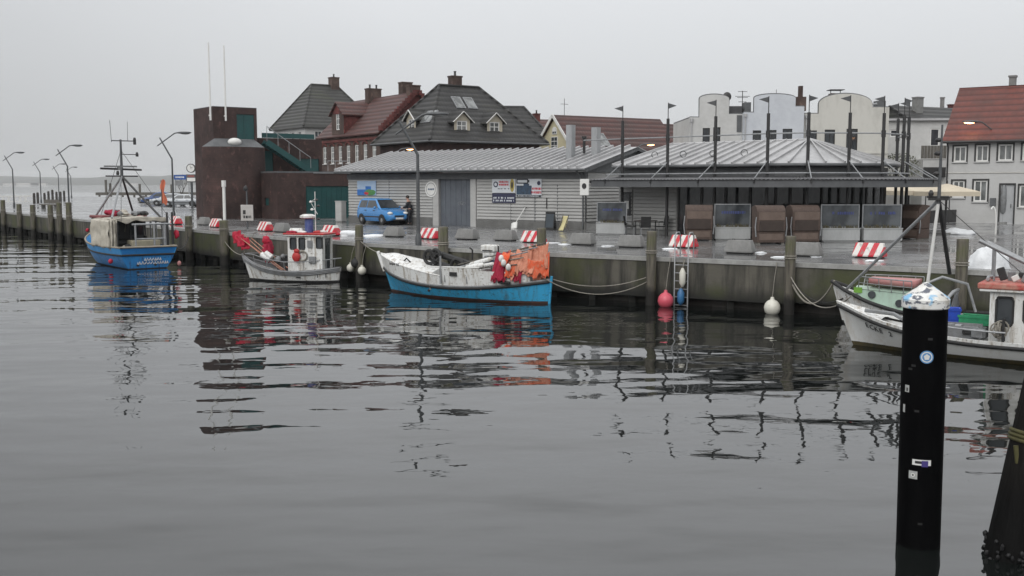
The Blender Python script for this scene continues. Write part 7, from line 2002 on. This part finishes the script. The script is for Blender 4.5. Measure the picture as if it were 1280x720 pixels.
# ---------------------------------------------------------------- white boat ECKE 2, at the right edge
hd_ = V((-.84, .54, 0)).normalized(); port = V((-hd_.y, hd_.x, 0)); Le = 8.6
bow = G(1070, 431, 0)
cm = bow - hd_ * (Le / 2 - .25)
eb = thing('white_fishing_boat', 'white fishing boat lettered ECKE 2 with a red rimmed wheelhouse', 'boat', (cm.x, cm.y, 0), ang(hd_))
H = Hull(Le, 2.5, [(0, .8), (.15, .93), (.4, 1), (.62, .96), (.78, .78), (.9, .45), (1, .02)], [(0, .52), (.3, .42), (.5, .41), (.7, .45), (.87, .66), (1, 1.02)], rake=.55)
M_ecke = mat('rust_stained_white', (.66, .67, .66), (.42, .36, .28), 2.0, .4, stretch=(1, 1, .3), lo=.5, hi=.85)
b = MB(); H.skin(b, .10, H.sheer); b.build('hull', M_ecke, eb, 40)
b = MB(); H.skin(b, -.35, .105); b.build('bottom', mat('weedy_boot_top', (.07, .055, .02), (.03, .03, .02), 5, .7), eb, 40)
b = MB(); H.rail(b, lambda s: H.sheer(s) - .02, .05); b.build('rubbing_strake', M_black, eb, 60)
b = MB(); H.wall(b, H.sheer, lambda s: H.sheer(s) + .10, 0, 1, 30, .08, True); b.build('gunwale', M_boatwhite, eb, 40)
b = MB(); H.deck(b, lambda s: .26 + .6 * max(0, s - .65), 0, .93, 24, .06); b.build('deck', mat('grey_deck', (.2, .2, .19), (.12, .12, .11), 3, .6), eb)
b = MB(); H.deck(b, lambda s: H.sheer(s) + .02, .88, .985, 8, .05, .06); b.build('foredeck', M_boatwhite, eb, 40)
for k, ch in enumerate('ECKE 2'):       # each character follows the flare of the bow
    if ch == ' ': continue
    sk = .915 - .0135 * k; zz = H.sheer(sk) - .17
    q = H.pt(sk, zz, 1); xd_ = (H.pt(sk - .01, zz, 1) - H.pt(sk + .01, zz, 1)).normalized(); yd_ = (H.pt(sk, zz + .1, 1) - H.pt(sk, zz - .1, 1)).normalized()
    text(eb, ch, .2, q + xd_.cross(yd_).normalized() * .03, xd_, yd_, M_dark, 'registration_letter', .004)
b = MB(); b.tube([H.pt(.93, H.sheer(.93) + .12, 1, .2), H.pt(.86, H.sheer(.86) + .25, 1, .5), H.pt(.8, H.sheer(.8) + .1, 1, .5)], .05, 6); b.build('bow_roller', M_boatgrey, eb)
b = MB(); H.rail(b, lambda s: H.sheer(s) + .32, .022, .55, .8, .08, False); b.build('side_rail', M_steel, eb)
rr = random.Random(31)
for k in range(10):
    b = MB(); s = .62 + .02 * k; q = H.pt(s, .9, 1, .35); b.cbox((q.x, q.y - rr.uniform(0, .5), .62 + rr.uniform(0, .2)), (rr.uniform(.15, .45), .2, rr.uniform(.1, .25)), Matrix.Rotation(rr.uniform(-.5, .5), 3, 'Z')); b.build('deck_gear', (M_boatgrey, M_black, M_antifoul, M_steel)[k % 4], eb, bevel=.02)
b = MB(); b.box(1.05, 2.45, .2, .9, .4, .46); b.box(1.05, 2.45, .85, .9, .46, .78); b.box(1.05, 2.45, .2, .25, .46, .78); b.build('sorting_trough', M_boatgrey, eb)
# wheelhouse
x0, x1, hw, z0, zt = -.75, .85, .74, .34, 1.62
for sgn in (1, -1):
    Mx = Matrix.Translation((x1 if sgn > 0 else x0, sgn * hw, z0)) @ Matrix.Rotation(R(180 if sgn > 0 else 0), 4, 'Z')
    holes = [(.14, .50, .50, 1.16), (.72, 1.25, .58, 1.16)]
    b = MB(Mx); pierced(b, x1 - x0, zt - z0, holes, .05); wl = b.build('wheelhouse_side', M_boatwhite, eb)
    for q in holes:
        b = MB(Mx); b.box(q[0] - .03, q[1] + .03, .02, .04, q[2] - .03, q[3] + .03); b.build('window', M_glass, wl)
        b = MB(Mx); cx, cz = (q[0] + q[1]) / 2, (q[2] + q[3]) / 2; w2, h2_ = (q[1] - q[0]) / 2, (q[3] - q[2]) / 2
        b.tube([(cx + w2 * max(-1, min(1, 1.3 * math.cos(a * math.pi / 10))), -.01, cz + h2_ * max(-1, min(1, 1.3 * math.sin(a * math.pi / 10)))) for a in range(21)], .025, 5); b.build('window_seal', M_black, wl)
for x in (x0, x1):
    Mx = Matrix.Translation((x, -hw if x == x1 else hw, z0)) @ Matrix.Rotation(R(90 if x == x1 else -90), 4, 'Z')
    hs = [(.12, .68, .55, 1.16), (.80, 1.36, .55, 1.16)]
    b = MB(Mx); pierced(b, 2 * hw, zt - z0, hs, .05); wl = b.build('wheelhouse_end', M_boatwhite, eb)
    for q in hs: b = MB(Mx); b.box(q[0], q[1], .03, .045, q[2], q[3]); b.build('window', M_glass, wl)
b = MB(); b.box(x0 - .2, x1 + .22, -hw - .12, hw + .12, zt, zt + .06); b.build('wheelhouse_roof', M_boatwhite, eb, bevel=.02)
b = MB(); b.box(x0 - .22, x1 + .26, -hw - .15, hw + .15, zt + .061, zt + .20); b.build('red_roof_rim', mat('worn_red_rim', (.42, .06, .05), (.45, .26, .2), 5, .6), eb, bevel=.03)
b = MB(); b.tube([(x1 + .1, .5, zt + .26), (x1 + .16, 0, zt + .27), (x1 + .1, -.5, zt + .26), (x0 + .2, -.5, zt + .26)], .04, 8); b.build('roof_rail', M_steel, eb, 60)
for k in range(9):
    b = MB(); b.cbox((x1 - .2 - .13 * k, rr.uniform(-.4, .5), zt + .28 + rr.uniform(0, .12)), (.16, .16, rr.uniform(.1, .3)), Matrix.Rotation(rr.uniform(-.6, .6), 3, 'Y')); b.build('roof_gear', (M_black, M_boatgrey, M_white)[k % 3], eb, bevel=.02)
b = MB(); b.blob((x1 - .75, .3, zt + .36), (.11, .11, .13), 0, 0); b.build('search_light', M_boatwhite, eb, 60)
b = MB(); b.tube([(x1 + .35, .3, zt + 1.15), (x1 - 1.6, .2, zt + .2)], .05, 8); b.tube([(x1 + .2, .15, zt + 1.12), (x1 - 1.7, .05, zt + .15)], .04, 8); b.build('folded_mast', M_steel, eb, 50)
b = MB(); b.tube([(x1 + .12, -.35, zt + .2), (x1 + .12, -.35, zt + 1.0)], .03, 6); b.tube([(x1 + .0, .25, zt + .2), (x1 + .0, .25, zt + .95)], .025, 6); b.build('mast_crutch', M_steel, eb)
b = MB(); b.cbox((x1 + .5, .55, .62), (.5, .42, .10), Matrix.Rotation(R(-14), 3, 'Y')); b.build('engine_hatch', M_boatwhite, eb, bevel=.02)
for k in range(6):
    b = MB(); b.torus((x1 - .2 - .02 * k, .95, .72 + .05 * (k % 3)), .13 + .02 * (k % 2), .02, 'Y' if k % 2 else 'X', 14, 5); b.build('rope_coil', M_rope, eb, 60)
b = MB()
for y in (.9, 1.05): b.tube([(x1 - .35, y, .5), (x1 - .35, y, 1.0)], .03, 6)
b.tube([(x1 - .35, .9, 1.0), (x1 - .35, 1.05, 1.0)], .03, 6); b.build('bitts', M_black, eb)
EM = eb.matrix_basis
def crate(name, label, c, size, m, rz, cat):
    p = EM @ V(c); r = thing(name, label, cat, p, ang(hd_) + rz)
    x, y, z = size; b = MB()
    b.box(-x / 2, x / 2, -y / 2, y / 2, 0, .04); b.box(-x / 2, x / 2, -y / 2, -y / 2 + .03, .041, z); b.box(-x / 2, x / 2, y / 2 - .03, y / 2, .041, z); b.box(-x / 2, -x / 2 + .03, -y / 2 + .031, y / 2 - .031, .041, z); b.box(x / 2 - .03, x / 2, -y / 2 + .031, y / 2 - .031, .041, z)
    b.build('tub', m, r, bevel=.012)
    b = MB(); b.box(-x / 2 - .02, x / 2 + .02, -y / 2 - .02, -y / 2 - .001, z - .05, z + .01); b.box(-x / 2 - .02, x / 2 + .02, y / 2 + .001, y / 2 + .02, z - .05, z + .01); b.build('rim', m, r)
crate('fish_crate', 'blue plastic fish crate on the white boat right of the black pile', (2.0, -.45, .70), (.65, .42, .34), M_bluebox, .2, 'crate')
crate('fish_crate', 'green plastic fish crate on the white boat before the wheelhouse', (1.28, -.45, .68), (.75, .45, .22), M_greenbox, -.1, 'crate')
b = MB(); b.box(1.0, 2.35, -.85, .1, .4, .67); b.build('engine_casing', M_boatgrey, eb, bevel=.02)
p = EM @ V((2.18, .15, .58)); r = thing('yellow_bucket', 'yellow bucket tipped on the white boat right of the black pile', 'bucket', p, 0); 
b = MB(); b.M = Matrix.Rotation(R(25), 4, 'Y'); b.lathe([(.10, 0), (.12, .01), (.17, .32), (.18, .34), (.16, .33), (.11, .04)], (0, 0, 0), 16); b.build('pail', M_yellow, r, 50)
b = MB(); b.M = Matrix.Rotation(R(25), 4, 'Y'); b.tube([(.17 * math.cos(math.pi * k / 8), .0 + .02, .32 + .12 * math.sin(math.pi * k / 8)) for k in range(9)], .008, 5); b.build('bail', M_steel, r)

# ---------------------------------------------------------------- mint green boat behind it, with the tripod
hd_ = V((-.84, .54, 0)).normalized(); port = V((-hd_.y, hd_.x, 0)); Lg = 5.6
bow = G(1051, 403, 0)
cm = bow - hd_ * (Lg / 2 - .1)
gb = thing('mint_green_boat', 'mint green and white boat with a faded red deck and tall tripod mast', 'boat', (cm.x, cm.y, 0), ang(hd_))
H = Hull(Lg, 2.0, [(0, .7), (.15, .9), (.4, 1), (.62, .95), (.8, .72), (.92, .40), (1, .02)], [(0, .56), (.3, .44), (.6, .50), (.78, .70), (.9, .95), (1, 1.22)], rake=.45)
b = MB(); H.skin(b, .08, H.sheer); b.build('hull', M_boatwhite, gb, 40)
b = MB(); H.skin(b, -.3, .085); b.build('bottom', M_black, gb, 40)
b = MB(); H.rail(b, lambda s: H.sheer(s), .055); b.build('rubbing_strake', M_black, gb, 60)
b = MB(); H.deck(b, lambda s: H.sheer(s) - .05, 0, .985, 26, .04, .05); b.build('deck', M_boatwhite, gb, 40)
# mint cabin trunk following the hull
ctop = lambda s: 1.02 + .12 * (s - .6)
b = MB()
vsl = []
ns = 22
for side in (1, -1):
    vs = []
    for i in range(ns + 1):
        s = .58 + (.90 - .58) * i / ns
        a_ = H.pt(s, H.sheer(s) - .02, side, .22); c_ = V((a_.x, a_.y * .95, ctop(s)))
        vs += [a_, c_]
    b.add(vs, [(2 * i, 2 * i + 2, 2 * i + 3, 2 * i + 1) for i in range(ns)])
a_ = [H.pt(.58, H.sheer(.58) - .02, sd2, .22) for sd2 in (1, -1)]; c_ = [H.pt(.90, H.sheer(.9) - .02, sd2, .22) for sd2 in (1, -1)]
b.add([a_[0], a_[1], (a_[1].x, a_[1].y * .95, ctop(.58)), (a_[0].x, a_[0].y * .95, ctop(.58)), c_[0], c_[1], (c_[1].x, c_[1].y * .95, ctop(.9)), (c_[0].x, c_[0].y * .95, ctop(.9))], [(0, 1, 2, 3), (4, 5, 6, 7)])
tr_ = b.build('cabin_trunk', M_mint, gb, 40)
b = MB(); vs = []
for i in range(ns + 1):
    s = .58 + .32 * i / ns
    for j in range(5):
        u = j / 4; w = H.pt(s, H.sheer(s) - .02, 1, .22); vs.append((w.x, w.y * .97 * (1 - 2 * u), ctop(s) + .015 + .07 * math.sin(math.pi * u)))
b.add(vs, [(i * 5 + j, (i + 1) * 5 + j, (i + 1) * 5 + j + 1, i * 5 + j + 1) for i in range(ns) for j in range(4)])
b.build('cabin_top', M_mint, gb, 50)
b = MB(); vs = []
for i in range(ns + 1):
    s = .60 + .24 * i / ns
    for j in range(3):
        w = H.pt(s, H.sheer(s) - .02, 1, .34); vs.append((w.x, w.y * (.9 - .9 * j), ctop(s) + .17))
b.add(vs, [(i * 3 + j, (i + 1) * 3 + j, (i + 1) * 3 + j + 1, i * 3 + j + 1) for i in range(ns) for j in range(2)])
for i in range(1): pass
fr_ = b.build('red_deck_panel', M_pink, gb, 50); 
s_ = fr_.modifiers.new('solid', 'SOLIDIFY'); s_.thickness = .18
for s in (.80, .66):
    q = H.pt(s, H.sheer(s) + .2, 1, .22); b = MB(); b.lathe([(.11, -.03), (.11, .02)], (q.x, q.y * .98, H.sheer(s) + .20), 14, 'Y'); b.build('porthole', M_glass, tr_, 40)
b = MB(); q = H.pt(.875, H.sheer(.875) + .12, 1, .2); b.cbox((q.x, q.y, H.sheer(.875) + .14), (.24, .02, .16)); b.build('green_patch', mat('bright_green_paint', (.18, .42, .05), (.14, .3, .05), 5, .5), tr_)
for side in (1, -1):
    b = MB(); hr = lambda s: ctop(s) + .38
    pts = [H.pt(s, hr(s), side, .26) for s in (.86, .82, .76, .7, .64, .6)]; b.tube([H.pt(.88, ctop(.88), side, .26)] + pts, .018, 6); b.tube([p - V((0, 0, .18)) for p in pts], .012, 5)
    for s in (.82, .76, .7, .64, .6): b.tube([H.pt(s, ctop(s), side, .26), H.pt(s, hr(s), side, .26)], .014, 5)
    b.build('railing', M_steel, gb)
b = MB(); b.tube([(-.35, .7, .5), (-.35, .66, .95), (-.45, .4, 1.12), (-.45, -.4, 1.12), (-.35, -.66, .95), (-.35, -.7, .5)], .05, 8); b.build('cockpit_hoop', M_steel, gb, 50)
b = MB(); b.sheet(lambda u, v: V((-.38 - v * .1 + .03 * math.sin(u * 9), .62 - u * 1.24, .5 + v * .58 * math.sin(.25 + u * 2.6))), 10, 6); b.build('cockpit_cover', mat('grey_canvas', (.16, .17, .18), (.1, .1, .11), 4, .7), gb, 60, solid=.01)
GM = gb.matrix_basis; GI = GM.inverted()
apx = GI @ P(1173.5, 250, 27.4)
foot1 = H.pt(.93, H.sheer(.93), 1, .1); foot2 = V((-.35, .6, 1.1)); foot3 = V((-1.3, -.6, .9))
for f_, m_, r0 in ((foot1, M_steel, .045), (GI @ P(1159, 358, 27.6), M_white, .042), (GI @ P(1187, 342, 28.4), M_dark, .055)):
    b = MB(); b.tube([f_, apx], r0, 8); b.build('tripod_leg', m_, gb, 40)
top = GI @ P(1178, 156, 27.5)
b = MB(); b.tube([apx - V((0, 0, .1)), top], [.05, .025], 8); ms = b.build('mast', M_lampgrey, gb, 40)
b = MB(); b.tube([apx + V((-.25, 0, .08)), apx + V((.3, 0, .08))], .03, 6); b.cbox(apx + V((0, 0, .02)), (.5, .18, .06)); b.lathe([(.06, 0), (.07, .08), (.03, .16)], apx + V((.2, 0, .1)), 8); b.build('mast_head_fitting', M_dark, ms)
for u in (.35, .62, .8): 
    q = apx.lerp(top, u); b = MB(); b.blob(q + V((.08, 0, 0)), (.09, .05, .06), 0, 0); b.build('mast_light', M_dark, ms, 60)
b = MB(); b.tube([V((-.9, -.6, .5)), V((-.7, -.3, 1.3)), V((-.1, .1, 1.5)), V((.3, .3, 1.3))], .04, 8); b.build('bent_davit', M_steel, gb, 50)
b = MB(); b.tube([apx, H.pt(.03, 1.0, -1)], .01, 5); b.build('backstay', M_dark, gb)
e, t, n = edge_frame(989.5); pp = e - n * .22
rope('thick pale rope sagging from the rope post to the green boat bow', (pp.x, pp.y, 1.15), GM @ H.pt(.98, 1.25, 1), .75, .028)
rope('thin pale rope from the rope post to the white boat bow', (pp.x, pp.y, 1.25), EM @ V((Le / 2 - .1, 0, 1.25)), .62, .018)
rope('dark rope hanging from the rope post towards the green boat', (pp.x + .05, pp.y - .1, 1.05), GM @ H.pt(.95, .75, 1), .35, .016, M_black)

# ================================================================== FOREGROUND PILES
p = G(1147.5, 679, 0)
zt = P(1157, 381, p.y).z; rad = .238
r = thing('black_mooring_pile', 'black round mooring pile with a white stickered conical cap in the foreground', 'pile', (p.x, p.y, 0))
lean = V(((P(1157, 381, p.y).x - p.x), 0, zt))
b = MB(); b.tube([lean.normalized() * -.6, (0, 0, 0), lean * .5, lean], rad, 40); b.build('shaft', mat('black_pipe_coating', (.002, .002, .0024), (.0042, .0042, .0046), 3, .6, .0015, 40, stretch=(1, 1, .3), spec=.05), r, 40)
def cap_material():
    m, t, b = nt('graffitied_white_cap')
    v = coords(t); n1 = nz(t, v, 5, 6); n2 = nz(t, coords(t, (1, 1, 2)), 9, 5); n3 = nz(t, v, 3.2, 3)
    c = mixcol(t, ramp(t, n1, .48, .68), (.78, .78, .76), (.48, .45, .38))
    c = mixcol(t, ramp(t, n2, .54, .58), c, (.12, .13, .16))
    c = mixcol(t, ramp(t, n3, .52, .57), c, (.22, .48, .72))
    t.links.new(c, b.inputs['Base Color']); b.inputs['Roughness'].default_value = .4
    return m
M_cap = cap_material()
b = MB(); ax = lean
hcap = P(1158, 352.5, p.y).z - zt
b.lathe([(rad + .012, -.03), (rad + .018, -.02), (rad + .018, .07), (rad + .004, .09), (.03, hcap - .01), (.005, hcap)], (ax.x, ax.y, ax.z), 40); cp = b.build('cap', M_cap, r, 30)
def on_pile(px, py):
    """angle and height on the shaft under a photo pixel"""
    d = ray(px, py); o = V((0, 0, CAMZ)) - V((p.x, p.y, 0))
    # ray against the (nearly upright) cylinder, axis shifted with the lean
    for _ in range(3):
        a_ = d.x**2 + d.y**2; z = 1.5 if _ == 0 else hit.z
        cx = lean.x * z / zt
        ox, oy = o.x - cx, o.y
        bb = ox * d.x + oy * d.y; cc = ox**2 + oy**2 - rad**2
        t_ = (-bb - math.sqrt(max(0, bb * bb - a_ * cc))) / a_; hit = V((ox + d.x * t_, oy + d.y * t_, CAMZ + d.z * t_))
    return math.atan2(hit.y, hit.x), hit.z
def sticker(name, px, py, w, h, m, off=.003, round_=False, parent=None, dx=0, dz=0, M=r):
    a0, z0 = on_pile(px, py); b = MB(); n = 10; R0 = rad + off; cx = lean.x * z0 / zt
    if round_:
        vs = [(cx + R0 * math.cos(a0), R0 * math.sin(a0), z0)]; k = 28
        for i in range(k):
            q = 2 * math.pi * i / k; aa = a0 + w / 2 * math.cos(q) / R0; vs.append((cx + R0 * math.cos(aa), R0 * math.sin(aa), z0 + h / 2 * math.sin(q)))
        b.add(vs, [(0, 1 + i, 1 + (i + 1) % k) for i in range(k)])
    else:
        b.sheet(lambda u, v: V((cx + R0 * math.cos(a0 + (u - .5) * w / R0), R0 * math.sin(a0 + (u - .5) * w / R0), z0 + (v - .5) * h)), n, 2)
    return b.build(name, m, parent or r)
M_stk_b = mat('sticker_blue', (.10, .28, .55), (.08, .22, .45), 20, .4)
M_stk_p = mat('sticker_purple', (.07, .05, .22), (.05, .04, .16), 20, .4)
M_stk_g = mat('sticker_grey', (.45, .46, .45), (.32, .33, .32), 30, .5)
s1 = sticker('round_sticker', 1158.5, 446.5, .145, .145, M_stk_b, .003, True)
sticker('sticker_ring', 1158.5, 446.5, .12, .12, M_white, .0045, True)
sticker('sticker_disc', 1158.5, 446.5, .095, .095, M_stk_b, .006, True)
for k in range(5):
    a = math.pi / 2 + k * 2 * math.pi / 5; sticker('sticker_mark', 1158.5 + 2.0 * math.cos(a), 446.5 - 2.0 * math.sin(a), .03, .03, M_white, .0075, True)
sticker('torn_sticker', 1134, 485.5, .06, .08, M_stk_g)
sticker('sticker_letter', 1134.3, 486.5, .02, .04, M_dark, .0045)
sticker('torn_sticker', 1130.3, 510, .035, .09, M_stk_g)
sticker('oblong_sticker', 1152, 578.5, .20, .065, M_white)
sticker('sticker_bar', 1149, 578, .09, .03, M_dark, .0045)
sticker('sticker_bar', 1156, 580, .07, .07, M_stk_p, .006)
sticker('square_sticker', 1141.2, 593.5, .095, .09, M_stk_g)
sticker('sticker_disc', 1141.2, 593.5, .045, .045, M_white, .0045, True)
sticker('sticker_disc', 1141.2, 593.5, .022, .022, M_dark, .006, True)
for (px, py) in ((1142, 457), (1138, 461), (1146, 514), (1163, 424), (1150, 655)): sticker('scuff', px, py, .05, .025, mat('scuff_grey', (.010, .010, .010), (.016, .016, .016), 20, .6), .002)
# raking wooden dolphin pile at the right edge
p2 = G(1263, 694, 0)
r = thing('raking_dolphin_pile', 'leaning dark wooden dolphin pile with mussels at the right edge', 'pile', (p2.x, p2.y, 0))
dirr = V((.215, .06, 1.0)).normalized(); b = MB(); n = 18; vs = []; L_ = 4.6; nl = 24
u = dirr.orthogonal().normalized(); w = dirr.cross(u)
for j in range(nl + 1):
    z = -.7 + (L_ + .7) * j / nl; c = dirr * z
    for k in range(n):
        a = 2 * math.pi * k / n; q = .27 * (1 + .05 * noise.noise(V((math.cos(a) * 3, math.sin(a) * 3, z * .5))) + .03 * noise.noise(V((math.cos(a) * 9, math.sin(a) * 9, z * .3))))
        vs.append(c + (u * math.cos(a) + w * math.sin(a)) * q)
b.add(vs, [(j * n + k, j * n + (k + 1) % n, (j + 1) * n + (k + 1) % n, (j + 1) * n + k) for j in range(nl) for k in range(n)] + [tuple(range(nl * n, nl * n + n))])
def tarred():
    m, t, b = nt('tarred_wood'); v = coords(t, (5, 5, .4)); n1 = nz(t, v, 3, 6)
    g = t.nodes.new("ShaderNodeNewGeometry"); sp = t.nodes.new("ShaderNodeSeparateXYZ"); t.links.new(g.outputs['Position'], sp.inputs[0])
    ad = N(t, "ShaderNodeMath", operation='MULTIPLY_ADD'); ad.inputs[1].default_value = .5; t.links.new(n1, ad.inputs[0]); t.links.new(sp.outputs['Z'], ad.inputs[2])
    dry = mixcol(t, ramp(t, n1, .4, .7), (.013, .012, .011), (.006, .0055, .005))
    wet = mixcol(t, ramp(t, n1, .4, .7), (.006, .006, .006), (.004, .004, .004))
    rr_ = ramp(t, ad.outputs[0], .9, 1.0)
    mx_ = N(t, "ShaderNodeMapRange"); mx_.inputs['From Min'].default_value = .9; mx_.inputs['From Max'].default_value = 1.25; t.links.new(ad.outputs[0], mx_.inputs['Value'])
    t.links.new(mixcol(t, mx_.outputs['Result'], wet, dry), b.inputs['Base Color']); b.inputs['Roughness'].default_value = .7; b.inputs['Specular IOR Level'].default_value = .12; bumpit(t, b, n1, .02)
    return m
b.build('shaft', tarred(), r, 50)
b = MB(); c = dirr * 1.28
for dz in (0, .045, .09):
    cc = c + dirr * dz; b.tube([cc + (u * math.cos(2 * math.pi * k / 20) + w * math.sin(2 * math.pi * k / 20)) * .285 for k in range(21)], .022, 6)
b.build('rope_band', mat('mossy_rope', (.09, .085, .03), (.06, .055, .025), 12, .9), r, 60)
b = MB(); c = dirr * 1.22; b.tube([c + V((-.27, -.1, .06)), c + V((-.26, -.13, -.12)), c + V((-.22, -.13, -.26))], [.03, .025, .01], 6); b.build('rope_end', mat('mossy_rope', (.16, .15, .04)), r, 60)
b = MB(); rr = random.Random(77)
for k in range(70):
    a = rr.uniform(0, 2 * math.pi); z = rr.gauss(.03, .08); cc = dirr * z + (u * math.cos(a) + w * math.sin(a)) * (.265 + rr.uniform(0, .03))
    b.blob(cc, (rr.uniform(.015, .035), rr.uniform(.015, .03), rr.uniform(.02, .04)), k, .3, 2, 7, 5)
o_ = b.build('mussels', mat('black_mussels', (.005, .005, .0055), (.008, .008, .009), 10, .6), r, 60); o_['kind'] = 'stuff'

# ================================================================== HAZE
hz = MB(); hz.box(-7400, 7400, -40, 8000, -1.0, 92)
ho = hz.build('haze', None)
hm = bpy.data.materials.new('misty_air'); hm.use_nodes = True
t = hm.node_tree; t.nodes.clear()
mo = t.nodes.new('ShaderNodeOutputMaterial'); pv = t.nodes.new('ShaderNodeVolumePrincipled')
pv.inputs['Color'].default_value = (.97, .98, .99, 1); pv.inputs['Density'].default_value = .00012; pv.inputs['Anisotropy'].default_value = .15
t.links.new(pv.outputs['Volume'], mo.inputs['Volume'])
ho.data.materials.append(hm)
tag(ho, 'thin winter mist over the harbour', kind='stuff')
